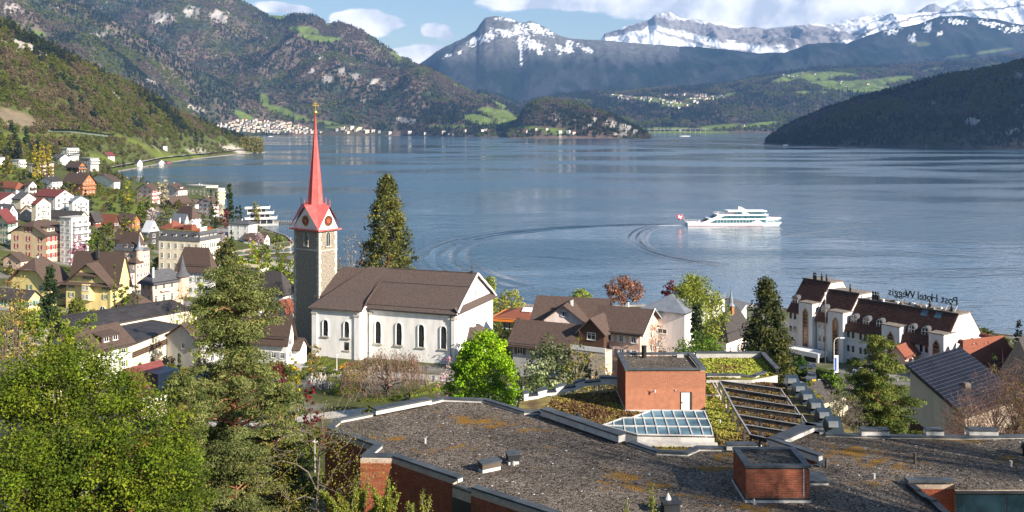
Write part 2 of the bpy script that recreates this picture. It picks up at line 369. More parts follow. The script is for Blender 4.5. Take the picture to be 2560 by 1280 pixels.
def shore_dist(X, Y):
 """signed distance to the shore line: positive on land"""
 X = np.asarray(X, float).ravel(); Y = np.asarray(Y, float).ravel(); d = np.full(X.shape, 1e9)
 inside = np.zeros(X.shape, bool)
 poly = np.concatenate([SH, [[-4000, 3900], [-4000, -2500]]])
 for i in range(len(SH)-1):
  ax, ay = SH[i]; bx, by = SH[i+1]; L2 = (bx-ax)**2+(by-ay)**2
  t = np.clip(((X-ax)*(bx-ax)+(Y-ay)*(by-ay))/L2, 0, 1); d = np.minimum(d, np.hypot(X-ax-t*(bx-ax), Y-ay-t*(by-ay)))
 n = len(poly); j = n-1
 for i in range(n):
  xi, yi = poly[i]; xj, yj = poly[j]
  c = ((yi > Y) != (yj > Y)) & (X < (xj-xi)*(Y-yi)/(yj-yi+1e-12)+xi); inside ^= c; j = i
 return np.where(inside, d, -d)
_cp = np.array(CTRL, float); _sh = resample(SH[1:-1], 60.); _sh = np.c_[_sh, np.full(len(_sh), 1.0)]
_pts = np.concatenate([_cp, _sh]); _D = np.hypot(_pts[:, None, 0]-_pts[None, :, 0], _pts[:, None, 1]-_pts[None, :, 1])
_n = len(_pts); _A = np.zeros((_n+3, _n+3)); _A[:_n, :_n] = _D; _A[:_n, _n] = 1; _A[:_n, _n+1:] = _pts[:, :2]; _A[_n, :_n] = 1; _A[_n+1:, :_n] = _pts[:, :2].T
_w = np.linalg.solve(_A, np.concatenate([_pts[:, 2], np.zeros(3)]))
def ground(X, Y, rough=False):
 X = np.atleast_1d(np.asarray(X, float)); Y = np.atleast_1d(np.asarray(Y, float)); sh = X.shape; x = X.ravel(); y = Y.ravel(); z = np.zeros(x.shape)
 for s in range(0, len(x), 20000):
  xs = x[s:s+20000]; ys = y[s:s+20000]
  z[s:s+20000] = np.hypot(xs[:, None]-_pts[None, :, 0], ys[:, None]-_pts[None, :, 1])@_w[:_n]+_w[_n]+_w[_n+1]*xs+_w[_n+2]*ys
 d = shore_dist(x, y)
 z = np.where(d > 0, np.maximum(z, np.minimum(1.1, .55+d*.02)), np.minimum(-.3, np.maximum(-6, d*.6)))
 # blend to a low sea wall at the shore
 t = np.clip(d/18, 0, 1); z = np.where(d > 0, 1.0*(1-t)+z*t, z)
 hill = np.clip((z-45)/60, 0, 1)*np.clip((y-700)/300, 0, 1)
 z = z+hill*(fbm(x/90, y/90, 4, 5)-.5)*26+np.clip((z-30)/30, 0, 1)*np.clip((y-500)/200, 0, 1)*(fbm(x/30, y/30, 3, 9)-.5)*6
 return z.reshape(sh)
def gz(x, y): return float(ground([x], [y])[0])
# meadow / bare soil / rock patches on the left-hand hill, by where they lie
def blobs(px, py, L_):
 m = np.zeros(np.shape(px))
 for cx, cy, rx, ry, ang in L_:
  c, s = math.cos(R(ang)), math.sin(R(ang)); dx = px-cx; dy = py-cy
  u = (dx*c+dy*s)/rx; v = (-dx*s+dy*c)/ry; m = np.maximum(m, np.clip(1.5*(1-np.sqrt(u*u+v*v)), 0, 1))
 return m
HILL_MEADOW = [(430, 398, 70, 17, 18), (300, 345, 40, 7, 20), (250, 335, 60, 6, 5), (350, 362, 40, 7, 25), (30, 435, 60, 25, 5), (300, 505, 110, 45, 10), (290, 500, 60, 40, 20), (150, 345, 120, 12, 0), (500, 395, 40, 8, 20), (255, 395, 60, 12, 10), (20, 345, 90, 16, 3)]
HILL_SOIL = [(35, 300, 80, 30, 12), (380, 520, 60, 22, 25)]
HILL_ROCK = [(60, 120, 75, 22, 20), (110, 145, 20, 20, 20), (285, 240, 18, 9, 20), (250, 225, 10, 6, 0), (575, 370, 30, 12, 10), (600, 378, 20, 8, 0), (490, 375, 30, 4, 0)]
def ground_masks(X, Y, Z):
 px = 1280+F*X/np.maximum(Y, 1); py = HZ+F*(H-Z)/np.maximum(Y, 1); nn = (fbm(X/25, Y/25, 4, 3)-.5)*1.2
 far = Y > 450
 md = np.where(far, blobs(px, py, HILL_MEADOW)+nn*.6, 0); so = np.where(far, blobs(px, py, HILL_SOIL)+nn*.4, 0); ro = np.where(Y > 900, blobs(px, py, HILL_ROCK)+nn*.8, 0)
 return px, py, md, so, ro
TERR = mat('terrain_ground', (1, 1, 1), var=.22, scale=.35, bump=.15, bscale=1.2, rough=.95, attr='tint', spec=.1, detail=6)
def build_terrain():
 xs = np.concatenate([np.arange(-1700, -700, 14.), np.arange(-700, -360, 7.), np.arange(-360, 330, 3.5), np.arange(330, 1200, 40.)])
 ys = np.concatenate([np.arange(-300, 20, 20.), np.arange(20, 700, 3.5), np.arange(700, 2700, 8.), np.arange(2700, 3600, 40.)])
 X, Y = np.meshgrid(xs, ys); Z = ground(X, Y)
 px, py, md, so, ro = ground_masks(X, Y, Z); ro = np.clip(ro, 0, 1)
 Z = Z+ro*(ridged(X/14, Y/14, 3, 8)-.5)*14*(Z > 40)
 C = np.zeros(X.shape+(4,)); C[..., 3] = 1
 grass = np.array([.085, .125, .022]); wood = np.array([.10, .085, .045]); town = np.array([.20, .185, .17]); soil = np.array([.21, .165, .11]); rock = np.array([.42, .38, .33]); mead = np.array([.135, .165, .03])
 n = fbm(X/40, Y/40, 4, 21)[..., None]; n2 = fbm(X/9, Y/9, 3, 22)[..., None]
 c = grass*(1-n)+wood*n
 tw = ((Y > 60) & (Y < 720) & (Z < 30)).astype(float)[..., None]*np.clip((n2-.56)*9, 0, 1)
 c = c*(1-tw)+town*tw
 for m_, cc in ((md, mead), (so, soil), (ro, rock)):
  k = np.clip((m_-.25)*4, 0, 1)[..., None]; c = c*(1-k)+cc*k
 c = c*(.75+.5*n2)
 C[..., :3] = c
 ny, nx = X.shape; V = np.stack([X, Y, Z], -1).reshape(-1, 3)
 i = np.arange(ny*nx).reshape(ny, nx); Fc = np.stack([i[:-1, :-1], i[:-1, 1:], i[1:, 1:], i[1:, :-1]], -1).reshape(-1, 4)
 zf = Z.reshape(-1)[Fc].max(1); Fc = Fc[zf > -5.5]
 me = npmesh('terrain', V, Fc, (TERR,), smooth=True, attrs={'tint': ('POINT', 'FLOAT_COLOR', C.reshape(-1, 4))})
 o = link('terrain', me); tag(o, kind='structure')
build_terrain()
# ---------------------------------------------------------------- lake
def water_mat(name, base=(.038, .088, .135), rough=.10, b1=.75, extra=0):
 m = bpy.data.materials.new(name); m.use_nodes = True; nt = m.node_tree; L = nt.links; b = nt.nodes['Principled BSDF']
 def N(t, **k):
  n = nt.nodes.new(t)
  for a_, b_ in k.items(): setattr(n, a_, b_)
  return n
 b.inputs['Base Color'].default_value = (*base, 1); b.inputs['IOR'].default_value = 1.33; b.inputs['Specular IOR Level'].default_value = .5
 tc = N('ShaderNodeTexCoord')
 # wind: large patches of rougher and smoother water
 mp = N('ShaderNodeMapping'); mp.inputs['Scale'].default_value = (.0022, .0055, 1); mp.inputs['Rotation'].default_value = (0, 0, R(-8)); L.new(tc.outputs['Object'], mp.inputs[0])
 n0 = N('ShaderNodeTexNoise'); n0.inputs['Scale'].default_value = 1; n0.inputs['Detail'].default_value = 6; n0.inputs['Roughness'].default_value = .55; n0.inputs['Distortion'].default_value = .6; L.new(mp.outputs[0], n0.inputs['Vector'])
 mr = N('ShaderNodeMapRange'); mr.inputs[1].default_value = .43; mr.inputs[2].default_value = .57; mr.inputs[3].default_value = rough*.35; mr.inputs[4].default_value = rough*2.1; L.new(n0.outputs['Fac'], mr.inputs[0]); L.new(mr.outputs[0], b.inputs['Roughness'])
 hs = []
 for sc_, st, amp in ((.045, (1, 2.2, 1), 1.6), (.16, (1, 1.8, 1), 1.0), (.55, (1, 1.5, 1), .4)):
  m2 = N('ShaderNodeMapping'); m2.inputs['Scale'].default_value = st; m2.inputs['Rotation'].default_value = (0, 0, R(20*sc_)); L.new(tc.outputs['Object'], m2.inputs[0])
  n1 = N('ShaderNodeTexNoise'); n1.inputs['Scale'].default_value = sc_; n1.inputs['Detail'].default_value = 2; n1.inputs['Distortion'].default_value = .4; L.new(m2.outputs[0], n1.inputs['Vector'])
  mm = N('ShaderNodeMath', operation='MULTIPLY'); mm.inputs[1].default_value = amp; L.new(n1.outputs['Fac'], mm.inputs[0]); hs.append(mm.outputs[0])
 a = N('ShaderNodeMath', operation='ADD'); L.new(hs[0], a.inputs[0]); L.new(hs[1], a.inputs[1]); a2 = N('ShaderNodeMath', operation='ADD'); L.new(a.outputs[0], a2.inputs[0]); L.new(hs[2], a2.inputs[1])
 ms = N('ShaderNodeMapRange'); ms.inputs[1].default_value = .43; ms.inputs[2].default_value = .58; ms.inputs[3].default_value = .18; ms.inputs[4].default_value = 1.0; L.new(n0.outputs['Fac'], ms.inputs[0])
 bp = N('ShaderNodeBump'); bp.inputs['Distance'].default_value = b1; L.new(ms.outputs[0], bp.inputs['Strength']); L.new(a2.outputs[0], bp.inputs['Height']); L.new(bp.outputs[0], b.inputs['Normal'])
 return m
WATER = water_mat('lake_water')
def build_lake():
 m = MB(); m.poly([(-9000, -2600, 0), (9000, -2600, 0), (9000, 12000, 0), (-9000, 12000, 0)], WATER)
 o = m.build('lake'); tag(o, kind='structure')
build_lake()
# ---------------------------------------------------------------- mountains
MTN = mat('mountain_cover', (1, 1, 1), var=.2, scale=.02, bump=6, bscale=.03, rough=.95, attr='tint', spec=.05, detail=8)
GRS = np.array([.13, .175, .04])
def interp(pts, x):
 a = np.array(pts, float); return np.interp(x, a[:, 0], a[:, 1])
def mountain(name, ridge, Dr, foot, Df=None, px=(0, 100), nu=300, nv=90, prof=1.0, amp=60, nscale=900, jag=2., jscale=90, seed=1, paint=None, back=.35, gully=1.0):
 """a real slope from a foot line to a ridge line, roughened by gullies and spurs, with a back side"""
 u = np.linspace(px[0], px[1], nu); v = np.linspace(0, 1, nv)
 ry = interp(ridge, u); dr = interp(Dr, u) if hasattr(Dr, '__len__') else np.full(nu, float(Dr))
 fy = interp(foot, u); df = (H*F/(fy-HZ)) if Df is None else (interp(Df, u) if hasattr(Df, '__len__') else np.full(nu, float(Df)))
 zr = H-(ry-HZ)/F*dr; zf = H-(fy-HZ)/F*df if Df is not None else np.zeros(nu)
 D = df[None, :]+(dr-df)[None, :]*v[:, None]
 X = (u[None, :]-1280)/F*D
 pv = v[:, None]**prof
 Z = zf[None, :]+(zr-zf)[None, :]*pv
 hgt = np.maximum(zr-zf, 1)[None, :]
 env = np.sin(np.pi*np.clip(v, 0, 1))[:, None]**.8
 n = (ridged(X/nscale, D/nscale*.8, 6, seed)-.55)*2
 # gullies running down the slope
 gl = (ridged(X/(nscale*.28), D/(nscale*.9), 5, seed+50)-.5)*gully
 k = np.clip(hgt/400, .15, 1)
 Z = Z+(n*amp+gl*amp*.8)*env*k
 D = D+gl*amp*1.2*env*k*(1-.7*v[:, None])
 jg = (fbm(X/jscale, D/jscale, 4, seed+9, .6)-.5)*2*jag*(dr[None, :]/F)*v[:, None]**4
 Z = Z+jg
 # back side
 nb = 10; tb = np.linspace(0, 1, nb+1)[1:]
 Db = D[-1][None, :]*(1+back*tb[:, None]); Xb = (u[None, :]-1280)/F*Db; Zb = Z[-1][None, :]*(1-tb[:, None])**1.2-20*tb[:, None]+(fbm(Xb/400, Db/400, 4, seed)-.5)*amp*.4*np.sin(np.pi*tb)[:, None]-Db*0
 Zl = np.minimum(Zb, Z[-1][None, :]-(Db-D[-1][None, :])*.05)
 X = np.concatenate([X, Xb]); D = np.concatenate([D, Db]); Z = np.concatenate([Z, Zl])
 Z[0] = np.minimum(Z[0], -3) if Df is None else Z[0]
 # slope
 gx = np.gradient(Z, axis=1)/(np.gradient(X, axis=1)+1e-9); gy = np.gradient(Z, axis=0)/(np.hypot(np.gradient(D, axis=0), 1e-9)+1e-9)
 sl = np.hypot(gx, gy)
 PX = 1280+F*X/D; PY = HZ+F*(H-Z)/D
 C = np.ones(X.shape+(4,)); tm = np.zeros(X.shape)
 C[..., :3], tm = paint(X, D, Z, PX, PY, sl, seed)
 ny, nx = X.shape; i = np.arange(ny*nx).reshape(ny, nx)
 Fc = np.stack([i[:-1, :-1], i[:-1, 1:], i[1:, 1:], i[1:, :-1]], -1).reshape(-1, 4)
 me = npmesh(name, np.stack([X, D, Z], -1).reshape(-1, 3), Fc, (MTN,), smooth=True, attrs={'tint': ('POINT', 'FLOAT_COLOR', C.reshape(-1, 4))})
 o = link(name, me); tag(o, kind='structure')
 return X, D, Z, tm
def mixc(a, b, k): return a*(1-k[..., None])+b*k[..., None]
ROCK = np.array([.40, .37, .34]); SNOW = np.array([.82, .84, .88]); BROWN = np.array([.15, .11, .09]); DARK = np.array([.035, .05, .035]); OLIVE = np.array([.07, .07, .035])
def forest_col(X, Y, seed, s=140):
 a = fbm(X/s, Y/s, 5, seed+3, .6)[..., None]; b = fbm(X/(s*.3), Y/(s*.3), 4, seed+7, .6)[..., None]
 k1 = np.clip((a-.5)*6+.5, 0, 1); k2 = np.clip((b-.52)*7+.4, 0, 1)
 return (BROWN*(1-k1)+DARK*k1)*(1-.5*k2)+OLIVE*.5*k2
A_ROCK = [(400, 25, 60, 22, 0), (545, 45, 40, 20, -20), (480, 60, 20, 25, 0), (470, 105, 10, 12, 0), (30, 20, 40, 25, 30), (250, 85, 35, 14, 15), (225, 185, 25, 10, 20), (380, 205, 35, 8, 25), (350, 245, 30, 8, 20), (490, 275, 45, 12, 20), (275, 215, 30, 7, 15)]
A_MEAD = [(95, 83, 30, 9, 15), (660, 250, 16, 26, -25), (700, 275, 60, 13, 15), (740, 292, 60, 10, 14), (800, 310, 60, 6, 5), (610, 290, 44, 11, 25)]
B_ROCK = [(800, 140, 12, 12, 0), (860, 175, 22, 14, -20), (885, 190, 26, 11, 10), (930, 205, 24, 14, -10), (780, 180, 16, 14, 0), (820, 200, 22, 16, 10), (910, 258, 16, 14, 10), (1005, 300, 26, 12, 10), (1030, 305, 16, 10, 0), (720, 105, 10, 10, 0), (665, 95, 8, 8, 0), (400, 45, 40, 25, 0), (1015, 228, 7, 6, 0), (550, 40, 45, 25, 0), (480, 30, 30, 25, 0), (1210, 325, 12, 4, 0), (960, 215, 12, 18, 0)]
B_MEAD = [(760, 75, 55, 13, 8), (790, 95, 50, 12, 10), (820, 98, 40, 10, 0), (690, 42, 30, 7, 5), (820, 60, 10, 8, 0), (990, 140, 22, 8, 25), (1245, 285, 70, 18, 15), (1200, 300, 50, 16, 10), (1140, 215, 16, 4, 30), (1190, 235, 20, 5, 30), (1250, 262, 30, 7, 25), (1330, 325, 70, 10, 0), (660, 250, 14, 22, -25), (700, 275, 50, 12, 15), (740, 292, 50, 9, 14), (800, 305, 60, 6, 5), (610, 290, 40, 10, 25), (1280, 310, 60, 12, 0), (640, 262, 60, 10, 35), (860, 318, 60, 4, 0), (1120, 316, 80, 6, 0)]
C_ROCK = [(1490, 300, 14, 16, 0), (1530, 310, 26, 16, 10), (1560, 320, 30, 14, 10), (1475, 315, 10, 10, 0), (1550, 335, 40, 9, 0), (1585, 330, 18, 12, 0)]
C_MEAD = [(1370, 325, 60, 8, 5), (1400, 335, 50, 4, 0), (1320, 320, 40, 10, 0), (1240, 325, 60, 10, 0)]
VILL = [(560, 320, 50, 18, 0), (620, 316, 70, 24, 0), (690, 320, 60, 20, 0), (750, 324, 60, 16, 0), (810, 326, 70, 12, 0), (870, 328, 40, 9, 0), (535, 318, 28, 12, 0), (960, 336, 30, 5, 0), (1010, 334, 30, 5, 0), (1350, 322, 30, 8, 0)]
def paint_green(rk, md, rb=.5, seedo=0):
 def f(X, D, Z, PX, PY, sl, seed):
  n = (fbm(X/70, D/70, 5, seed+1, .65)-.5)*2.4
  m = np.clip((blobs(PX, PY, md)+n*.35-.3)*5, 0, 1); st0 = (fbm(PX/5., PY/11., 4, 91, .65)-.5)*2.6; r = np.clip((blobs(PX, PY, rk)*.85+n*.45+st0*.55-.42)*3.2, 0, .9)
  c = forest_col(X, D, seed); st = np.clip((fbm(X/30, Z/60, 4, seed+2)-.5)*4+.5, 0, 1)
  g = GRS[None, None, :]*(.75+.5*fbm(X/90, D/90, 3, seed+11))[..., None]
  c = mixc(c, g, m); c = mixc(c, ROCK[None, None, :]*(.62+.6*st[..., None]), r)
  vv = blobs(PX, PY, VILL)*(Z < 130); return c, np.clip(1-m*1.15-r*1.0-vv*2.6, 0, 1)
 return f
ridgeA = [(-400, -330), (-200, -190), (0, -90), (100, -30), (150, -5), (180, 5), (215, 18), (300, 62), (400, 118), (500, 180), (600, 232), (700, 280), (780, 310), (830, 325), (860, 332)]
MA = mountain('left_mountain_spur', ridgeA, [(-400, 5200), (860, 5700)], [(-400, 375), (300, 350), (520, 341), (860, 338.5)], px=(-400, 860), nu=420, nv=120, prof=1.05, amp=120, nscale=700, seed=3, jag=3, paint=paint_green(A_ROCK, A_MEAD))
ridgeB = [(-100, -160), (100, -100), (300, -110), (450, -70), (560, -28), (600, 0), (640, 20), (670, 38), (715, 42), (735, 33), (780, 38), (815, 58), (845, 56), (905, 75), (950, 108), (1000, 140), (1050, 165), (1100, 190), (1140, 213), (1180, 232), (1215, 240), (1260, 262), (1300, 284), (1340, 298), (1400, 318), (1480, 335)]
MBm = mountain('left_mountain', ridgeB, [(-100, 8200), (600, 7600), (1100, 6600), (1480, 5200)], [(-100, 336), (520, 338), (1000, 339.5), (1200, 343), (1480, 346)], px=(-100, 1480), nu=560, nv=150, prof=1.0, amp=150, nscale=900, seed=5, jag=3, paint=paint_green(B_ROCK, B_MEAD))
ridgeC = [(1270, 318), (1295, 300), (1310, 272), (1340, 250), (1375, 246), (1430, 255), (1480, 270), (1530, 288), (1570, 310), (1600, 324), (1615, 336), (1627, 345)]
MCm = mountain('wooded_nose', ridgeC, [(1270, 4900), (1627, 4420)], [(1270, 345.5), (1627, 346.5)], px=(1270, 1627), nu=200, nv=70, prof=.75, amp=40, nscale=300, seed=8, jag=1.5, paint=paint_green(C_ROCK, C_MEAD))
ridgeR = [(1905, 362), (1915, 352), (1935, 338), (1960, 320), (2000, 302), (2060, 277), (2120, 256), (2200, 234), (2280, 211), (2360, 190), (2440, 178), (2500, 165), (2560, 150), (2700, 112), (2900, 70), (3200, 20)]
R_ROCK = [(2430, 305, 30, 22, 0), (2545, 190, 20, 12, 0), (2530, 330, 40, 12, -20), (2330, 260, 12, 8, 0)]
MR = mountain('right_promontory', ridgeR, [(1905, 3600), (2000, 3640), (2200, 3420), (2560, 3000), (3200, 2700)], [(1905, 361.5), (1990, 363.5), (2100, 366), (2560, 374), (3200, 386)], px=(1905, 3200), nu=420, nv=110, prof=.85, amp=90, nscale=450, seed=11, jag=1.5, paint=paint_green(R_ROCK, []))
# low hills between the lake and the far wall of mountains
E_MEAD = [(1670, 322, 90, 5, 0), (1800, 318, 80, 8, -5), (1900, 312, 70, 7, -8), (1720, 330, 160, 3, 0), (1560, 242, 50, 6, 5), (1640, 252, 80, 9, 8), (1760, 245, 70, 7, -5), (1700, 262, 60, 7, 0), (2040, 190, 110, 14, -2), (2130, 215, 130, 18, 3), (2030, 232, 60, 6, 0), (2200, 205, 60, 12, -8), (1960, 200, 40, 10, -10), (1830, 236, 30, 5, -10), (2240, 200, 60, 10, -10), (2330, 175, 40, 4, -10)]
def paint_E(X, D, Z, PX, PY, sl, seed):
 n = (fbm(X/110, D/110, 5, seed+1, .65)-.5)*2.4
 m = np.clip((blobs(PX, PY, E_MEAD)+n*.35-.25)*5, 0, 1)
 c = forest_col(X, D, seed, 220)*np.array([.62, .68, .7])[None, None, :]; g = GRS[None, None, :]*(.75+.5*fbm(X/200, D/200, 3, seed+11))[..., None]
 vv = blobs(PX, PY, [(1560, 244, 50, 7, 5), (1640, 252, 70, 9, 5), (1700, 258, 70, 10, 0), (1760, 248, 70, 8, -5), (1690, 266, 50, 8, 0), (1720, 240, 80, 7, 0)]); return mixc(c, g, m), np.clip(1-m*1.2-vv*2.5, 0, 1)
ridgeE = [(1080, 262), (1150, 236), (1200, 230), (1255, 243), (1300, 262), (1345, 250), (1400, 240), (1500, 232), (1600, 226), (1720, 222), (1800, 214), (1880, 196), (1960, 180), (2050, 168), (2200, 166), (2350, 158), (2500, 140), (2700, 120), (2900, 110)]
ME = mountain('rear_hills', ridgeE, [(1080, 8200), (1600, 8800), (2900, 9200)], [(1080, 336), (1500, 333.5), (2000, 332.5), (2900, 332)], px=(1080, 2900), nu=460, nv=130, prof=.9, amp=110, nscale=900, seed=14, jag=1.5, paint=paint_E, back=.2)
F_SNOW = [(1260, 80, 50, 18, 10), (1225, 92, 40, 14, -15), (1300, 75, 50, 20, 20), (1185, 105, 30, 12, -25), (1330, 110, 50, 24, 20), (1303, 130, 5, 40, 0), (1300, 100, 6, 30, 0), (1265, 50, 50, 8, 5), (1345, 72, 50, 14, 25), (1420, 118, 26, 18, -10), (1460, 120, 30, 10, 20), (1120, 140, 24, 6, -20), (1145, 133, 16, 5, -25), (1400, 120, 14, 20, 0), (1350, 130, 18, 12, 0)]
F_SN2 = [(2230, 78, 30, 12, -10), (2280, 95, 14, 16, 10), (2320, 70, 16, 22, 20), (2390, 55, 50, 12, 5), (2480, 60, 50, 10, 10), (2530, 72, 40, 14, 0), (2350, 85, 12, 16, 10)]
def paint_F(X, D, Z, PX, PY, sl, seed):
 n = (fbm(X/60, Z/160, 5, seed+1, .65)-.5)*3; n2 = (fbm(X/35, Z/18, 4, seed+4, .6)-.5)*2
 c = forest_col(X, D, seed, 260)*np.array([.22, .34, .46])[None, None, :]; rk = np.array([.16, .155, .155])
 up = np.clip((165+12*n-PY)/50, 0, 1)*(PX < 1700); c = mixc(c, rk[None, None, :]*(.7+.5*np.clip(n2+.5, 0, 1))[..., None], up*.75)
 st = (fbm((PX+PY*.5)/3.2, (PY-PX*.35)/9., 4, 77, .65)-.5)*3.2+(fbm(PX/16, PY/3.5, 4, 78, .6)-.5)*1.6; bs = blobs(PX, PY, F_SNOW); s = np.clip((bs*.8+n*.15+st*.85-.5)*4, 0, 1)*np.clip(bs*6, 0, 1); b2 = blobs(PX, PY, F_SN2); s2 = np.clip((b2*.7+n*.15+st*.6-.5)*5, 0, 1)*np.clip(b2*6, 0, 1)
 cliff = blobs(PX, PY, [(1262, 62, 34, 16, 12), (1232, 58, 24, 14, 40)]); s = s*np.clip(1-1.6*cliff, 0, 1)
 c = mixc(c, SNOW[None, None, :], np.maximum(s, s2*.9))
 md = np.clip((blobs(PX, PY, [(2480, 128, 70, 6, -8), (2400, 140, 50, 5, -5), (2300, 110, 40, 8, 0)])+n*.2-.3)*3, 0, 1)*.7
 return mixc(c, np.array([.12, .14, .06])[None, None, :], md), s
ridgeF = [(860, 215), (950, 190), (1050, 158), (1062, 152), (1090, 128), (1110, 118), (1150, 100), (1190, 76), (1198, 62), (1213, 45), (1240, 40), (1258, 42), (1282, 50), (1300, 58), (1328, 52), (1345, 60), (1375, 76), (1405, 92), (1425, 97), (1500, 100), (1560, 106), (1640, 112), (1720, 116), (1800, 122), (1900, 134), (1960, 132), (1990, 122), (2020, 110), (2060, 107), (2120, 108), (2160, 92), (2200, 78), (2250, 68), (2300, 58), (2350, 42), (2400, 38), (2440, 44), (2500, 50), (2530, 58), (2570, 64), (2700, 85), (2900, 100)]
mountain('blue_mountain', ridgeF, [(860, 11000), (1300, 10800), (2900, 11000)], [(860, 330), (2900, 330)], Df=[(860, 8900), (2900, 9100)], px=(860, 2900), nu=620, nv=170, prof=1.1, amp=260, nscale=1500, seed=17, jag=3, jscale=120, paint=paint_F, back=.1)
def paint_G(X, D, Z, PX, PY, sl, seed):
 n = (fbm(X/90, Z/220, 5, seed+1, .65)-.5)*2; n2 = (fbm(X/260, Z/26, 4, seed+4, .6)-.5)*2; n3 = (ridged(X/140, Z/90, 4, seed+5)-.5)*2
 rky = interp([(1480, 92), (1560, 80), (1640, 55), (1700, 68), (1800, 88), (1900, 98), (1960, 100), (2060, 95), (2140, 92), (2200, 70), (2300, 40), (2600, 10)], PX)
 bnd = interp([(1480, 8), (1560, 8), (1680, 10), (1750, 20), (1850, 20), (1900, 26), (2000, 28), (2060, 22), (2110, 9), (2180, 2), (2900, 2)], PX)
 d = np.abs(PY-rky+bnd*.3+n*7)/bnd; k = np.clip((1.1-d+n3*.45+n2*.3)*3, 0, 1)
 k2 = np.clip((.62-np.abs(PY-(rky+bnd+14)+n*6)/7+n3*.4)*3, 0, 1)*((PX > 1640) & (PX < 1960))*.8
 k3 = np.clip((n3*.9+n2*.6-.55)*3, 0, 1)*.8*(PX > 2150)
 up = np.clip((n3+n-.1)*2, 0, 1)*(PY < rky-bnd*.5)*.7*(PX < 2150)
 c = np.broadcast_to(SNOW[None, None, :], X.shape+(3,)); kk = np.clip(np.maximum.reduce([k, k2, k3, up]), 0, 1)
 rk = np.array([.17, .16, .165])[None, None, :]*(.55+.9*np.clip(n3+.5, 0, 1))[..., None]
 return mixc(c, rk, kk), k*0
ridgeG = [(1380, 120), (1500, 100), (1512, 84), (1545, 76), (1560, 66), (1590, 60), (1625, 50), (1638, 36), (1655, 30), (1675, 31), (1690, 40), (1700, 46), (1720, 47), (1760, 50), (1780, 58), (1810, 58), (1830, 64), (1870, 70), (1890, 68), (1905, 72), (1960, 68), (1990, 62), (2025, 58), (2060, 62), (2085, 60), (2110, 50), (2150, 42), (2190, 40), (2240, 37), (2300, 33), (2350, 28), (2370, 14), (2400, 0), (2440, -14), (2500, -24), (2600, -34), (2750, -40), (2900, -36)]
mountain('snowy_mountains', ridgeG, [(1380, 14000), (2900, 14000)], [(1380, 220), (2900, 220)], Df=[(1380, 12000), (2900, 12000)], px=(1380, 2900), nu=900, nv=170, prof=1.0, amp=330, nscale=1500, seed=23, jag=4, jscale=150, paint=paint_G, back=.1)
ridgeK = [(2180, 80), (2270, 45), (2300, 25), (2320, 12), (2338, 8), (2350, 18), (2362, 20), (2380, 40), (2460, 70)]
mountain('rocky_peak', ridgeK, 15800, [(2180, 120), (2460, 120)], Df=15000, px=(2180, 2460), nu=120, nv=60, prof=1.0, amp=200, nscale=900, seed=29, jag=3, jscale=150, paint=lambda X, D, Z, PX, PY, sl, seed: (np.array([.30, .30, .31])[None, None, :]*(.6+.9*fbm(X/120, Z/160, 5, 4))[..., None], X*0), back=.08)
# ---------------------------------------------------------------- woods on the slopes (uncountable trees)
def proto_tree(k, r, scale='mid'):
 """small crowns for the woods: k = 0..; unit: metres, base at z=0"""
 if scale == 'far':
  if k == 0: V, Fc, T, _ = broad_crown(2, 16, 6.0, 16, 6, 5.2, [(1, 1, 1)], r, clr=.45, shape='egg')
  elif k == 1: V, Fc, T, _ = broad_crown(3, 14, 6.5, 14, 6, 5.6, [(1, 1, 1)], r, clr=.45)
  else: V, Fc, T, _ = broad_crown(0, 22, 4.2, 20, 4, 4.4, [(1, 1, 1)], r, clr=.5, shape='cone')
 else:
  if k in (0, 1): V, Fc, T, _ = broad_crown(1.5+k, 12+2*k, 4.6, 46, 9, 1.35, [(1, 1, 1)], r, clr=.34, shape='egg')
  elif k == 2: V, Fc, T, _ = broad_crown(1, 9, 4.8, 40, 9, 1.3, [(1, 1, 1)], r, clr=.36)
  elif k == 3: V, Fc, T, _ = broad_crown(0, 17, 3.4, 60, 7, 1.5, [(1, 1, 1)], r, clr=.34, shape='cone')
 return V, Fc, T
WOODMATS = {
 'brown': foliage('leafless_wood', [(0, (.15, .11, .095)), (.4, (.185, .13, .11)), (.75, (.17, .14, .08)), (1, (.23, .17, .13))], trans=.1),
 'dark': foliage('conifer_wood', [(0, (.020, .032, .022)), (.6, (.034, .048, .026)), (1, (.055, .07, .03))], trans=.05),
 'green': foliage('budding_wood', [(0, (.13, .15, .035)), (.5, (.17, .20, .035)), (1, (.22, .24, .045))], trans=.25),
 'gold': foliage('golden_wood', [(0, (.13, .115, .03)), (.5, (.19, .18, .03)), (1, (.15, .19, .025))], trans=.25)}
_pr = np.random.default_rng(3)
FARP = []
for wk, kk in (('brown', 0), ('brown', 1), ('green', 0), ('green', 1), ('dark', 2), ('dark', 2), ('dark', 0)):
 V, Fc, T = proto_tree(kk, _pr, 'far'); FARP.append(crown_mesh('far_tree_'+wk, V, Fc, T, WOODMATS[wk]))
WOODMATS['hbrown'] = foliage('hillside_bare_wood', [(0, (.13, .10, .055)), (.5, (.19, .145, .075)), (1, (.24, .19, .09))], trans=.1)
MIDP = []
for wk, kk in (('hbrown', 0), ('hbrown', 2), ('green', 0), ('green', 2), ('gold', 1), ('gold', 2), ('dark', 3), ('dark', 0)):
 V, Fc, T = proto_tree(kk, _pr, 'mid'); MIDP.append(crown_mesh('hill_tree_'+wk, V, Fc, T, WOODMATS[wk]))
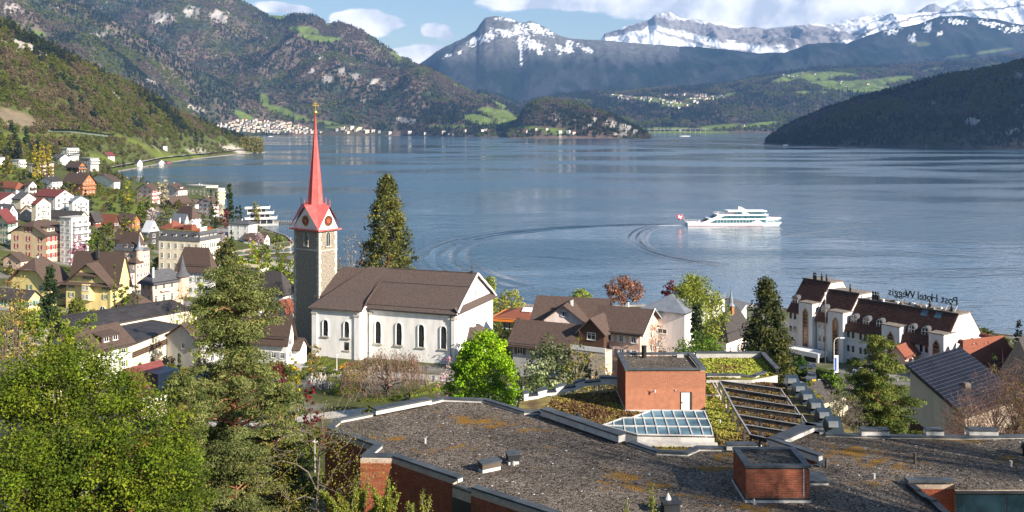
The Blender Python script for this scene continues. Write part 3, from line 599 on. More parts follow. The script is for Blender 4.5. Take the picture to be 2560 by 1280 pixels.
def sample_surface(X, Y, Z, W, n, r):
 """random points on a grid surface with weight W; front side only"""
 ny, nx = X.shape
 ax = np.hypot(X[1:, :-1]-X[:-1, :-1], Y[1:, :-1]-Y[:-1, :-1]); bx = np.hypot(X[:-1, 1:]-X[:-1, :-1], Y[:-1, 1:]-Y[:-1, :-1])
 wt = (ax*bx*W[:-1, :-1]).ravel(); wt = wt/wt.sum(); c = r.choice(len(wt), size=n, p=wt); iy, ix = c//(nx-1), c % (nx-1)
 a = r.random(n); b = r.random(n)
 def bl(Q): return (Q[iy, ix]*(1-a)+Q[iy, ix+1]*a)*(1-b)+(Q[iy+1, ix]*(1-a)+Q[iy+1, ix+1]*a)*b
 return bl(X), bl(Y), bl(Z)
def wood(name, M, n, label, seed, s0=.9, lowgreen=True, dark=.5, sz=1.0, zg=250):
 X, Y, Z, tm = M; r = np.random.default_rng(seed); W = np.clip(tm, 0, 1)**1.5; W = W*(Z > 2); W[-9:] *= .15
 x, y, z = sample_surface(X, Y, Z, W, n, r)
 a = fbm(x/260, y/260, 4, seed, .6)+r.normal(size=n)*.05
 g = fbm(x/180, y/180, 4, seed+5, .6)+r.normal(size=n)*.05+(np.clip((zg-z)/zg, 0, 1)*.13 if lowgreen else 0)
 idx = np.where(a > dark+.02, r.choice([4, 5, 6], n), np.where(g > .53, r.choice([2, 3], n), r.choice([0, 1], n)))
 scl = sz*s0*(.65+.6*r.random(n));
 return scatter(name, np.stack([x, y, z-1.5], 1), scl, r.random(n)*6.28, idx, FARP, label, 'wood')
wood('forest', MA, 26000, 'mixed brown and dark green wood on the left mountain spur', 31)
wood('forest', MBm, 42000, 'mixed wood of bare and budding trees on the mountain behind the spire', 32)
wood('forest', MCm, 5200, 'wood on the low rocky nose reaching into the lake', 33, sz=.8)
wood('forest', MR, 16000, 'dark wood on the promontory at the right edge', 34, dark=.41, zg=10, sz=.72)  # extra dark conifers: their colour stands in for shade on this slope
wood('forest', ME, 38000, 'brown and dark woods on the low hills below the blue mountain', 35, sz=1.35, dark=.48)
def hill_wood():
 r = np.random.default_rng(5); n = 44000
 x = -1350+r.random(n)*900; y = 780+r.random(n)*1650; z = ground(x, y)
 px, py, md, so, ro = ground_masks(x, y, z); d = shore_dist(x, y)
 ok = (d > 6) & (md < .28) & (so < .3) & (ro < .75) & (px > -250) & ((z > 26) | (y > 1250))
 dens = np.where(z < 45, .5, .9); ok &= r.random(n) < dens
 x, y, z, d = x[ok], y[ok], z[ok], d[ok]; n = len(x)
 a = fbm(x/70, y/70, 4, 41, .6)+r.normal(size=n)*.07; g = fbm(x/45, y/45, 4, 45, .6)+r.normal(size=n)*.07
 idx = np.where(a > .62, r.choice([6, 6, 7], n), np.where(g > .55, r.choice([4, 5, 5, 2], n), np.where(g > .47, r.choice([2, 3], n), r.choice([0, 1], n))))
 scl = (.6+.75*r.random(n)**1.5)*np.where(d < 40, .55, 1)
 scatter('forest', np.stack([x, y, z-.4], 1), scl, r.random(n)*6.28, idx, MIDP, 'budding and bare wood on the near hillside at the left edge', 'wood')
hill_wood()
# ---------------------------------------------------------------- house builder
def plaster(name, c, var=.10): return mat(name, c, rough=.9, var=var, stretch=(1, 1, .3), scale=.7, detail=6, spec=.15, bump=.01, bscale=6)
def rooftile(name, c, c2=None): return mat(name, c, col2=c2 or tuple(x*1.5 for x in c), rough=.85, scale=1.7, detail=10, bump=.05, bscale=4, spec=.15, stretch=(1, 1, 2.5), rlo=.28, rhi=.74)
WHITE = plaster('white_render', (.78, .76, .73)); CREAM = plaster('cream_render', (.72, .64, .48)); BEIGE = plaster('beige_render', (.66, .50, .33)); YEL = plaster('yellow_render', (.74, .60, .26))
PYEL = plaster('pale_yellow_render', (.74, .66, .38)); PINK = plaster('pink_render', (.66, .44, .34)); GREYW = plaster('grey_render', (.42, .41, .39)); ROSE = plaster('pale_pink_render', (.74, .62, .57)); TAN = plaster('tan_render', (.56, .46, .36))
BROWNT = rooftile('brown_roof_tiles', (.070, .048, .040), (.115, .080, .064)); DARKT = rooftile('dark_roof_tiles', (.042, .038, .038), (.075, .068, .064)); REDT = rooftile('red_roof_tiles', (.18, .062, .04), (.25, .09, .055)); MAROON = rooftile('maroon_roof', (.13, .035, .035), (.18, .06, .055))
GREYM = mat('grey_metal_roof', (.20, .22, .25), rough=.5, var=.12, scale=.8, metal=.2); SLATE = rooftile('slate_roof', (.06, .062, .07), (.12, .12, .13)); ROOFG = mat('green_roof', (.10, .12, .03), col2=(.20, .18, .06), rough=.95, scale=1.2, detail=7, bump=.1)
WOODM = mat('dark_timber', (.075, .042, .026), rough=.85, var=.3, scale=3, stretch=(1, 1, 5)); WOODO = mat('orange_timber', (.34, .14, .06), rough=.8, var=.3, scale=3)
FRAME = mat('white_frame', (.74, .73, .70), rough=.6, var=.04); TRIM = mat('white_trim', (.72, .71, .69), rough=.7, var=.05); GUT = mat('dark_gutter', (.05, .045, .042), rough=.6)
def glass(name, col=(.02, .025, .03), rough=.12):
 return mat(name, col, rough=rough, var=.5, scale=.7, spec=.8)
GLASS = glass('window_glass'); GLASSB = glass('blue_glass', (.04, .09, .12), .2)
SH_RED = mat('red_shutter', (.42, .035, .025), rough=.7, var=.1); SH_GRN = mat('green_shutter', (.20, .26, .09), rough=.7, var=.1); SH_DGR = mat('dark_green_shutter', (.04, .16, .10), rough=.7, var=.1); SH_GREY = mat('grey_shutter', (.36, .38, .40), rough=.7, var=.1); SH_BRN = mat('brown_shutter', (.16, .07, .04), rough=.7)
CONC = mat('concrete', (.42, .41, .39), rough=.9, var=.15, scale=1.5); ASPH = mat('asphalt', (.07, .07, .072), rough=.9, var=.2, scale=3, bump=.01)
_wm = {}
def win_mesh(kind, wd, ht, shut=None, simple=False, arched=False):
 """window centred on x, sill at z=0, facing -y"""
 k = (kind, round(wd, 2), round(ht, 2), shut.name if shut else '', simple, arched)
 if k in _wm: return _wm[k]
 fr = MB(); t = .09; d = .07
 fr.box((-wd/2, -d, 0), (wd/2, 0, t), FRAME).box((-wd/2, -d, ht-t), (wd/2, 0, ht), FRAME).box((-wd/2, -d, t), (-wd/2+t, 0, ht-t), FRAME).box((wd/2-t, -d, t), (wd/2, 0, ht-t), FRAME)
 if wd > .8: fr.box((-.04, -d+.005, t), (.04, 0, ht-t), FRAME)
 if ht > 1.2 and not simple: fr.box((-wd/2+t, -d+.01, ht*.64), (-.04, 0, ht*.64+.06), FRAME).box((.04, -d+.01, ht*.64), (wd/2-t, 0, ht*.64+.06), FRAME)
 fr.box((-wd/2-.08, -.16, -.09), (wd/2+.08, 0, -.002), TRIM)
 pn = MB().box((-wd/2+.03, -.03, .03), (wd/2-.03, .0, ht-.03), GLASS)
 sh = None
 if shut:
  sw = wd*.5; sh = MB();
  sh.box((-sw/2, -.10, -.03), (sw/2, -.03, ht+.03), shut)
  for i in range(3): sh.box((-sw/2+.05, -.125, ht*(.1+.3*i)), (sw/2-.05, -.10, ht*(.1+.3*i)+ht*.2), shut)
 r = (fr.mesh('window'), pn.mesh('pane'), sh.mesh('shutter') if sh else None, wd)
 _wm[k] = r; return r
def put_window(par, W, loc, rz, detail=True):
 f, p, s, wd = W
 o = link('window', f, par, loc, rz)
 link('pane', p, o)
 if s is not None:
  for sg in (-1, 1): link('shutter', s, o, (sg*(wd/2+wd*.25+.03), 0, 0))
 return o
FACES = {'R': 0, 'L': 1}
def face_pt(f, u, la, lb, off=0.):
 """point at distance u along a face from the near corner, pushed outwards by off; returns x, y, rz"""
 if f == 'R': return u, -off, 0.
 if f == 'L': return -off, u, R(-90)
 if f == 'B': return u, lb+off, R(180)
 return la+off, u, R(90)
def slab(m, q, th, mt):
 """sloping slab: quad/tri q (top, counter-clockwise seen from above) with vertical thickness"""
 q = [Vector(p) for p in q]; n = len(q); lo = [p-Vector((0, 0, th)) for p in q]
 m.poly(q, mt); m.poly(lo[::-1], mt)
 for i in range(n): j = (i+1) % n; m.poly([lo[i], lo[j], q[j], q[i]], mt)
def add_roof(root, la, lb, ze, kind, ridge, rh, oh, rm, wm_, clip=.0, x0=0, y0=0, name='roof', gable_mat=None, th=.22):
 """returns part; gable walls are added to a 'gable' part"""
 m = MB(); g = MB(); gm = gable_mat or wm_
 A, B, C_, D_ = x0-oh, x0+la+oh, y0-oh, y0+lb+oh
 T = lambda x, y, z: (x, y, z)
 if kind == 'flat':
  m.box((A, C_, ze), (B, D_, ze+rh), rm); r = m.build(name, root); return r
 if ridge == 'y':   # ridge along local y, slopes face +-x
  half = la/2; k = rh/half; ze_o = ze-k*oh; xc = x0+half; zt = ze+rh
  cl = clip*lb if kind == 'gable' else min(half, lb/2)*(1.0)
  if kind == 'gable' and clip <= 0:
   slab(m, [(A, D_, ze_o), (A, C_, ze_o), (xc, C_, zt), (xc, D_, zt)], th, rm); slab(m, [(B, C_, ze_o), (B, D_, ze_o), (xc, D_, zt), (xc, C_, zt)], th, rm)
   for y in (y0+.01, y0+lb-.01): g.poly([(x0, y, ze), (x0+la, y, ze), (xc, y, zt-.1)], gm)
  elif kind == 'gable':   # half-hipped
   c = clip; zc = zt-rh*c; xl, xr = xc-half*c, xc+half*c; yi = half*c*.8
   slab(m, [(A, D_, ze_o), (A, C_, ze_o), (xl, C_, zc), (xc, C_+yi, zt), (xc, D_-yi, zt), (xl, D_, zc)], th, rm)
   slab(m, [(B, C_, ze_o), (B, D_, ze_o), (xr, D_, zc), (xc, D_-yi, zt), (xc, C_+yi, zt), (xr, C_, zc)], th, rm)
   slab(m, [(xl, C_, zc), (xr, C_, zc), (xc, C_+yi, zt)], th, rm); slab(m, [(xr, D_, zc), (xl, D_, zc), (xc, D_-yi, zt)], th, rm)
   for y in (y0+.01, y0+lb-.01): g.poly([(x0, y, ze), (x0+la, y, ze), (xr, y, zc-.12), (xl, y, zc-.12)], gm)
  else:
   hy = min(half+oh, (lb+2*oh)/2-.05)
   slab(m, [(A, D_, ze_o), (A, C_, ze_o), (xc, C_+hy, zt), (xc, D_-hy, zt)], th, rm); slab(m, [(B, C_, ze_o), (B, D_, ze_o), (xc, D_-hy, zt), (xc, C_+hy, zt)], th, rm)
   slab(m, [(A, C_, ze_o), (B, C_, ze_o), (xc, C_+hy, zt)], th, rm); slab(m, [(B, D_, ze_o), (A, D_, ze_o), (xc, D_-hy, zt)], th, rm)
 else:
  half = lb/2; k = rh/half; ze_o = ze-k*oh; yc = y0+half; zt = ze+rh
  if kind == 'gable' and clip <= 0:
   slab(m, [(A, C_, ze_o), (B, C_, ze_o), (B, yc, zt), (A, yc, zt)], th, rm); slab(m, [(B, D_, ze_o), (A, D_, ze_o), (A, yc, zt), (B, yc, zt)], th, rm)
   for x in (x0+.01, x0+la-.01): g.poly([(x, y0, ze), (x, y0+lb, ze), (x, yc, zt-.1)], gm)
  elif kind == 'gable':
   c = clip; zc = zt-rh*c; yl, yr = yc-half*c, yc+half*c; xi = half*c*.8
   slab(m, [(A, C_, ze_o), (B, C_, ze_o), (B, yl, zc), (B-xi, yc, zt), (A+xi, yc, zt), (A, yl, zc)], th, rm)
   slab(m, [(B, D_, ze_o), (A, D_, ze_o), (A, yr, zc), (A+xi, yc, zt), (B-xi, yc, zt), (B, yr, zc)], th, rm)
   slab(m, [(A, yr, zc), (A, yl, zc), (A+xi, yc, zt)], th, rm); slab(m, [(B, yl, zc), (B, yr, zc), (B-xi, yc, zt)], th, rm)
   for x in (x0+.01, x0+la-.01): g.poly([(x, y0, ze), (x, y0+lb, ze), (x, yr, zc-.12), (x, yl, zc-.12)], gm)
  else:
   hx = min(half+oh, (la+2*oh)/2-.05)
   slab(m, [(A, C_, ze_o), (B, C_, ze_o), (B-hx, yc, zt), (A+hx, yc, zt)], th, rm); slab(m, [(B, D_, ze_o), (A, D_, ze_o), (A+hx, yc, zt), (B-hx, yc, zt)], th, rm)
   slab(m, [(A, D_, ze_o), (A, C_, ze_o), (A+hx, yc, zt)], th, rm); slab(m, [(B, C_, ze_o), (B, D_, ze_o), (B-hx, yc, zt)], th, rm)
 r = m.build(name, root)
 for i in range(0, len(g.f)):
  gg = MB(); gg.poly([g.v[j] for j in g.f[i]], gm); gg.build('gable', root)
 return r
def add_chimney(root, roof, x, y, z0, z1, mt=None, s=.5):
 m = MB().box((x-s/2, y-s/2, z0), (x+s/2, y+s/2, z1), mt or TRIM).box((x-s/2-.08, y-s/2-.08, z1), (x+s/2+.08, y+s/2+.08, z1+.12), GUT)
 return m.build('chimney', roof)
def add_dormer(root, x, y, z, wd, ht, dp, rz, wallm, rm, roof='shed', arch=False, wins=1):
 """dormer whose front faces local -y of its own frame"""
 e = MB(); e.box((-wd/2, 0, 0), (wd/2, dp, ht), wallm)
 o = e.build('dormer', root, (x, y, z), rz)
 r = MB()
 if roof == 'shed': slab(r, [(-wd/2-.2, -.3, ht+.02), (wd/2+.2, -.3, ht+.02), (wd/2+.2, dp+.8, ht+.5), (-wd/2-.2, dp+.8, ht+.5)], .15, rm)
 elif roof == 'gable':
  slab(r, [(-wd/2-.2, dp+1.5, ht-.05), (-wd/2-.2, -.25, ht-.05), (0, -.25, ht+wd*.4), (0, dp+1.5, ht+wd*.4)], .1, rm); slab(r, [(wd/2+.2, -.25, ht-.05), (wd/2+.2, dp+1.5, ht-.05), (0, dp+1.5, ht+wd*.4), (0, -.25, ht+wd*.4)], .1, rm)
  r.poly([(-wd/2, -.01, ht), (wd/2, -.01, ht), (0, -.01, ht+wd*.38)], wallm)
 else:
  n = 8; pr = [(-math.cos(math.pi*i/n)*(wd/2+.12), math.sin(math.pi*i/n)*(wd/2+.12)) for i in range(n+1)]
  for (a, b), (c, d) in zip(pr[:-1], pr[1:]): r.poly([(a, -.2, ht+b), (c, -.2, ht+d), (c, dp+1.2, ht+d), (a, dp+1.2, ht+b)][::-1], rm)
  r.poly([(a, -.05, ht+b) for a, b in pr][::-1], wallm)
 r.build('dormer_roof', o)
 for i in range(wins):
  W = win_mesh('d', min(1.1, wd/wins*.7), ht*.75); f = link('dormer_window', W[0], o, ((i+.5)*wd/wins-wd/2, -.01, ht*.15), 0)
  link('pane', W[1], f) if False else None
  pm = W[1]; pn = link('dormer_pane', pm, o, ((i+.5)*wd/wins-wd/2, -.008, ht*.15), 0)
 return o
def corner_lens(xl, xc, xr, D, th):
 c, s = math.cos(R(th)), math.sin(R(th)); Cx, Cy = (xc-1280)/F*D, D; kr = (xr-1280)/F; kl = (xl-1280)/F
 return (kr*Cy-Cx)/(c-kr*s), (Cx-kl*Cy)/(s+kl*c)
def house(name, label, xl, xc, xr, ye, D, th=66, wall=None, roofm=None, roof='gable', ridge='x', rh=3., oh=.6, winR=None, winL=None, ww=1.0, wh=1.35, shut=None, chim=(), cat='house', clip=0, depth=None, width=None,
   storey=2.8, balR=None, balL=None, dorm=(), base=None, gable_mat=None, gwin=None, group=None, drop=1.1, plinth=None, skip=(), parapet=None, fix=False, eh=None):
 wall = wall or WHITE; roofm = roofm or BROWNT
 if D < 2000 and base is None and not fix:
  rows = max([sp[1] for sp in (winR, winL) if sp]+[1]); e_h = eh or rows*storey+drop*.6+.3
  Ds = np.linspace(D*.7, D*1.75, 160) if D < 460 else np.linspace(D*.8, D*1.3, 120); Zs = H-(ye-HZ)/F*Ds; Gs = ground((xc-1280)/F*Ds, Ds); k = np.argmin(np.abs(Zs-Gs-e_h)); D = float(Ds[k])
 la, lb = corner_lens(xl, xc, xr, D, th)
 if depth: lb = depth
 if width: la = width
 la = min(max(la, 3), 60); lb = min(max(lb, 3), 60)
 C = P(xc, ye, D); c, s = math.cos(R(th)), math.sin(R(th))
 gs = [gz(C.x, C.y), gz(C.x+la*c, C.y+la*s), gz(C.x-lb*s, C.y+lb*c)]
 zb = min(gs)-.6 if base is None else base
 zb = min(max(zb, .3), C.z-3)
 root = empty(name, (C.x, C.y, zb), R(th)); tag(root, label, cat, group)
 ze = C.z-zb
 m = MB().box((0, 0, 0), (la, lb, ze), wall).build('wall', root)
 if roof == 'mansard':
  ins = 1.2; mm = MB(); o = .35
  q0 = [(-o, -o), (la+o, -o), (la+o, lb+o), (-o, lb+o)]; q1 = [(ins, ins), (la-ins, ins), (la-ins, lb-ins), (ins, lb-ins)]
  for i in range(4):
   j = (i+1) % 4; mm.poly([(*q0[i], ze), (*q0[j], ze), (*q1[j], ze+rh), (*q1[i], ze+rh)], roofm)
  mm.poly([(*q, ze) for q in q0[::-1]], TRIM)
  rf = mm.build('roof', root); top = MB().box((ins-.1, ins-.1, ze+rh-.1), (la-ins+.1, lb-ins+.1, ze+rh+.15), gable_mat or ROOFG).build('roof_top', rf)
 elif roof == 'none': rf = m
 else:
  rf = add_roof(root, la, lb, ze, roof, ridge, rh, oh, roofm, wall, clip=clip, gable_mat=gable_mat)
  if parapet: MB().box((-.05, -.05, ze+rh), (la+.05, .2, ze+rh+parapet), wall).box((-.05, .2, ze+rh), (.2, lb+.05, ze+rh+parapet), wall).build('parapet', root)
 if ze > 5 and roof in ('gable', 'hip'):
  MB().tube([(la+oh, -oh-.08, ze-.25), (-oh, -oh-.08, ze-.25)] if ridge == 'x' else [(-oh-.08, lb+oh, ze-.25), (-oh-.08, -oh, ze-.25)], .09, 5, GUT).build('gutter', root)
 for f, spec in (('R', winR), ('L', winL)):
  if not spec: continue
  n, rows = spec[:2]; Lf = la if f == 'R' else lb; w_ = min(ww, Lf/n*.6); W = win_mesh('w', w_, wh, shut)
  for r_ in range(rows):
   z = ze-drop-wh-r_*storey
   if z < .5: break
   for i in range(n):
    if (f, r_, i) in skip: continue
    u = (i+.5)*Lf/n; x, y, rz = face_pt(f, u, la, lb, .004); put_window(root, W, (x, y, z), rz)
 if gwin:   # windows in the gable: (face, count, z above eaves)
  for (f, n, dz) in gwin:
   Lf = la if f == 'R' else lb; W = win_mesh('g', ww*.9, wh*.85, shut)
   for i in range(n):
    u = Lf/2+(i-(n-1)/2)*ww*2.1; x, y, rz = face_pt(f, u, la, lb, .012); put_window(root, W, (x, y, ze+dz), rz)
 for f, spec in (('R', balR), ('L', balL)):
  if not spec: continue
  u0, u1, rows, dep, pm = spec; Lf = la if f == 'R' else lb
  for r_ in range(rows):
   z = ze-drop-wh-.55-r_*storey
   if z < .3: break
   b = MB(); b.box((u0*Lf, -dep, 0), (u1*Lf, -.003, .18), pm).box((u0*Lf, -dep, .18), (u1*Lf, -dep+.08, 1.05), pm).box((u0*Lf, -dep+.08, .18), (u0*Lf+.08, -.003, 1.05), pm).box((u1*Lf-.08, -dep+.08, .18), (u1*Lf, -.003, 1.05), pm)
   if f == 'R': b.build('balcony', root, (0, 0, z), 0)
   else: b.build('balcony', root, (0, lb, z), R(-90))
 for (cx, cy, hh) in chim:
  zt = ze+rh; add_chimney(root, rf, cx*la, cy*lb, ze+.3, zt+hh)
 for d in dorm:   # (face, u fraction, inset from the wall, z above eaves, width, height, depth, roof kind, windows)
  f, uf, ins, dz, dw, dh, dd, rk, nw = d
  Lf = la if f == 'R' else lb
  x, y, rz = face_pt(f, uf*Lf, la, lb, -ins); add_dormer(root, x, y, ze+dz, dw, dh, dd, rz, wall if rk != 'dark' else roofm, roofm, 'shed' if rk in ('shed', 'dark') else rk, wins=nw)
 return root, la, lb, ze
def text_on(root, name, s, size, loc, rz, mt, depth=.05, parent=None, letters=False, sx=1, spacing=1.0, tilt=90):
 cu = bpy.data.curves.new(name, 'FONT'); cu.body = s; cu.size = size; cu.extrude = depth; cu.align_x = 'CENTER'; cu.space_character = spacing; cu.resolution_u = 2
 o = bpy.data.objects.new(name, cu); COL.objects.link(o)
 dg = bpy.context.evaluated_depsgraph_get(); me = bpy.data.meshes.new_from_object(o.evaluated_get(dg)); bpy.data.objects.remove(o); bpy.data.curves.remove(cu)
 me.materials.clear(); me.materials.append(mt)
 me.transform(Matrix.Rotation(R(tilt), 4, 'X'))
 if sx < 0: me.transform(Matrix.Rotation(math.pi, 4, 'Z'))
 ob = link(name, me, root, loc, rz); return ob
# ---------------------------------------------------------------- the village, house by house
WB = WHITE
HS = []
SEAM = mat('dark_seamed_roof', (.045, .040, .040), rough=.65, var=.25, scale=.6, detail=8)
def hh(*a, **k): r = house(*a, **k); HS.append(r); return r
r1 = hh('apartment_house', 'beige house with bright red shutters and half-hipped brown roof', 27, 116, 172, 586, 330, 66, BEIGE, BROWNT, 'gable', 'x', 4.6, .9, (5, 3), (3, 3), 1.0, 1.7, SH_RED, ((.3, .5, .6),), clip=.42, gwin=(('L', 2, .6),), dorm=(('R', .3, 1.2, .7, 3.2, 1.5, 2.4, 'shed', 2), ('R', .72, 1.2, .7, 3.2, 1.5, 2.4, 'shed', 2)), storey=3.0)
hh('apartment_block', 'white flat-roofed block with stacked balconies behind the beige house', 150, 178, 221, 546, 372, 60, WHITE, CONC, 'flat', 'x', .3, .3, (3, 6), (2, 6), 1.5, 1.4, None, (), 'apartment block', balR=(.05, .95, 6, 1.6, WHITE), storey=2.7)
hh('house', 'cream house with green shutters and maroon roof at the left edge', -30, 20, 38, 553, 340, 60, CREAM, MAROON, 'gable', 'x', 4.5, .9, (2, 3), (4, 3), .9, 1.3, SH_DGR, ((.5, .5, .7),), gwin=(('L', 2, .6),))
hh('house', 'white gabled house with dark blue roof above the green-shuttered one', -20, 18, 44, 533, 400, 62, WHITE, SLATE, 'gable', 'y', 3.6, .7, (2, 2), (3, 2), 1, 1.3, None, gwin=(('R', 1, .5),))
hh('shed', 'weathered grey timber shed with gabled roof below the new row', 46, 50, 82, 529, 402, 66, mat('grey_timber', (.30, .26, .22), var=.25, scale=2, stretch=(4, 4, .5)), BROWNT, 'gable', 'y', 2.6, .5, (1, 1), None, .8, 1., None, cat='shed')
hh('house', 'white row house with red roof at the left end of the new row', -45, 0, 60, 500, 470, 62, WHITE, MAROON, 'gable', 'y', 3.0, .5, (3, 2), (3, 2), 1.3, 1.6, None, balR=(.4, .8, 1, 1.2, WHITE))
hh('house', 'sand-coloured row house with dark roof and corner balcony', 30, 52, 90, 497, 452, 62, CREAM, SLATE, 'gable', 'y', 2.6, .5, (3, 3), None, 1.3, 1.7, None, balR=(.4, .85, 2, 1.3, WHITE))
hh('house', 'narrow cream house with red gabled roof in the new row', 80, 90, 127, 510, 430, 62, CREAM, MAROON, 'gable', 'y', 2.6, .4, (3, 3), None, 1.2, 1.6, None, balR=(.35, .7, 2, 1.1, WHITE))
hh('house', 'large white house with long maroon roof and loggias', 84, 139, 185, 491, 480, 60, WHITE, MAROON, 'gable', 'y', 3.2, .6, (3, 3), (4, 2), 1.4, 1.9, None, ((.5, .6, .6),), balR=(.35, .75, 2, 1.4, WHITE), gwin=(('R', 1, .3),))
hh('house', 'pale grey house with grey metal gable roof right of the white loggia house', 172, 182, 222, 503, 450, 62, WHITE, GREYM, 'gable', 'y', 2.3, .4, (3, 3), None, 1.3, 1.7, None, balR=(.3, .75, 1, 1.2, GREYW))
hh('house', 'wide white house with low red-brown hipped roof on the left', -60, 40, 69, 468, 560, 55, WHITE, REDT, 'hip', 'y', 2.6, 1.1, (2, 2), (5, 2), 1.3, 1.3, None, ((.4, .6, .5),))
hh('house', 'small white house with awning beside the hipped roof', 62, 72, 91, 462, 590, 60, WHITE, BROWNT, 'gable', 'y', 2.2, .8, (2, 3), None, 1.2, 1.2, None, balR=(.1, .9, 2, 1.3, WOODM))
hh('house', 'white house with shallow dark roof left of the timber chalet', 98, 130, 156, 452, 640, 58, WHITE, DARKT, 'gable', 'x', 2.6, .9, (3, 2), (3, 2), 1.3, 1.3, None, ((.3, .5, .6),))
hh('chalet', 'big timber chalet with orange carved gable and white ground floor', 158, 206, 238, 455, 610, 58, WOODO, BROWNT, 'gable', 'y', 5.6, 1.3, (4, 3), (3, 2), 1.0, 1.1, None, ((.5, .6, .6),), balR=(0, 1, 2, 1.0, WOODO), gable_mat=WOODO, gwin=(('R', 2, .5),), storey=2.6)
hh('farmhouse', 'white farmhouse with broad brown roof right of the chalet', 222, 285, 300, 452, 670, 55, WHITE, BROWNT, 'gable', 'x', 6.5, 1.2, (3, 2), (4, 2), 1.0, 1.2, None, (), clip=.3)
hh('apartment_block', 'dark timber-clad block with deep balconies on the slope', 72, 100, 134, 411, 740, 62, TAN, CONC, 'flat', 'x', .4, .5, (3, 3), (3, 3), 2.2, 1.9, None, (), 'apartment block', balR=(.05, .95, 3, 1.8, WOODM), storey=3)
hh('terraced_villa', 'long white terraced villa high on the slope at the left edge', -30, 25, 58, 372, 950, 58, WHITE, CONC, 'flat', 'x', .3, .6, (4, 2), (6, 2), 2.2, 1.6, None, (), 'villa', balR=(0, 1, 2, 2, WHITE))
hh('terraced_villa', 'stepped white villa with glass balconies on the upper slope', 134, 168, 197, 371, 930, 58, WHITE, CONC, 'flat', 'x', .3, .6, (5, 3), (5, 3), 2.0, 1.5, None, (), 'villa', balR=(0, 1, 3, 2, GREYW))
hh('house', 'white chalet-shaped house with slate gable below the stepped villa', 128, 150, 175, 395, 880, 60, WHITE, SLATE, 'gable', 'y', 4, .8, (3, 2), (2, 2), 1.4, 1.4, None)
hh('villa', 'low white villa with two terraces left of the poplars', 28, 48, 64, 400, 880, 60, WHITE, CONC, 'flat', 'x', .3, .5, (3, 2), (3, 2), 2, 1.5, None, balR=(0, 1, 2, 1.8, ROSE))
hh('villa', 'small white villa above the poplars at the left edge', -25, -5, 12, 392, 830, 60, WHITE, SLATE, 'hip', 'x', 1.8, .8, (2, 2), (3, 2), 1.4, 1.3, None)
hh('chalet', 'dark brown chalet with orange balcony fronts below the villas', 165, 196, 215, 416, 800, 58, WOODM, BROWNT, 'gable', 'y', 4.2, 1.2, (3, 2), (3, 1), 1.1, 1.2, None, balR=(0, 1, 1, 1.2, WOODO), gable_mat=WOODO)
hh('terraced_villa', 'grey terraced villa stepping down towards the lake', 202, 226, 247, 396, 900, 58, GREYW, CONC, 'flat', 'x', .3, .7, (4, 2), (4, 2), 2.0, 1.4, None, (), 'villa', balR=(0, 1, 2, 1.8, WHITE))
hh('house', 'house under a steep dark red roof among the slope trees', 253, 270, 286, 389, 1400, 58, WHITE, MAROON, 'gable', 'x', 5, 1.2, (2, 1), (3, 1), 1.3, 1.3, None)
hh('house', 'small white gabled house on the shore road', 333, 344, 356, 406, 1490, 60, WHITE, DARKT, 'gable', 'y', 4.5, .6, (3, 2), (2, 2), 1.2, 1.2, None)
hh('boathouse', 'white boathouse with low roof at the water beyond the meadow', 388, 398, 410, 405, 1640, 60, WHITE, SLATE, 'gable', 'y', 3, .5, (2, 1), None, 1.2, 1.2, None, cat='boathouse')
hh('boathouse', 'little red boathouse on the shore wall', 411, 418, 428, 405, 1640, 60, SH_RED, SLATE, 'gable', 'x', 2, .4, (2, 1), None, 1.2, 1.2, None, cat='boathouse')
hh('house', 'white house on top of the wooded slope', 350, 354, 363, 263, 1880, 60, WHITE, CONC, 'flat', 'x', .3, .6, (2, 1), None, 3, 1.5, None)
hh('house', 'white terraced house on the meadow by the shore cliff', 400, 408, 418, 366, 1750, 60, WHITE, CONC, 'flat', 'x', .3, .6, (2, 1), None, 3, 1.5, None)
hh('apartment_house', 'pinkish white apartments with red shutters at the left of the pair', 343, 381, 400, 474, 640, 57, ROSE, BROWNT, 'gable', 'x', 4, .8, (3, 3), (3, 3), 1.1, 1.4, SH_RED, ((.4, .5, .6),), balR=(.5, 1, 2, 1.2, WHITE), gwin=(('L', 1, .6),))
hh('apartment_house', 'pinkish white apartments with brown roof at the right of the pair', 398, 445, 468, 474, 650, 57, ROSE, BROWNT, 'gable', 'x', 4.4, .8, (3, 3), (4, 3), 1.2, 1.4, None, ((.6, .5, .6),), balR=(.3, .9, 2, 1.2, WHITE), gwin=(('L', 1, .6),), dorm=(('R', .5, 1, .6, 2.4, 1.3, 2, 'shed', 1),))
hh('apartment_block', 'pale yellow stepped apartment block nearest the open lake', 466, 515, 545, 466, 720, 55, PYEL, CONC, 'flat', 'x', .35, .3, (4, 3), (5, 3), 1.5, 1.3, None, ((.3, .4, 1.2), (.6, .7, 1.2)), 'apartment block', balR=(.4, 1, 3, 1.5, PYEL))
hh('apartment_block', 'pale yellow wing with roof terrace right of the stepped block', 515, 545, 562, 472, 690, 55, PYEL, CONC, 'flat', 'x', .35, .3, (3, 4), (4, 4), 1.3, 1.3, None, ((.3, .4, 1.2),), 'apartment block', balR=(0, 1, 3, 1.2, PYEL))
hh('chalet', 'dark timber chalet with broad brown roof below the pink pair', 405, 432, 477, 508, 560, 60, WOODM, BROWNT, 'gable', 'x', 4.4, 1.2, (3, 1), (3, 1), 1.2, 1.2, None, ((.5, .5, .6),), gable_mat=WOODM, gwin=(('L', 3, .3),))
hh('house', 'small white annex with brown roof beside the chalet', 476, 489, 500, 508, 575, 60, WHITE, BROWNT, 'gable', 'x', 2.6, .6, (2, 1), (2, 1), 1, 1.2, None)
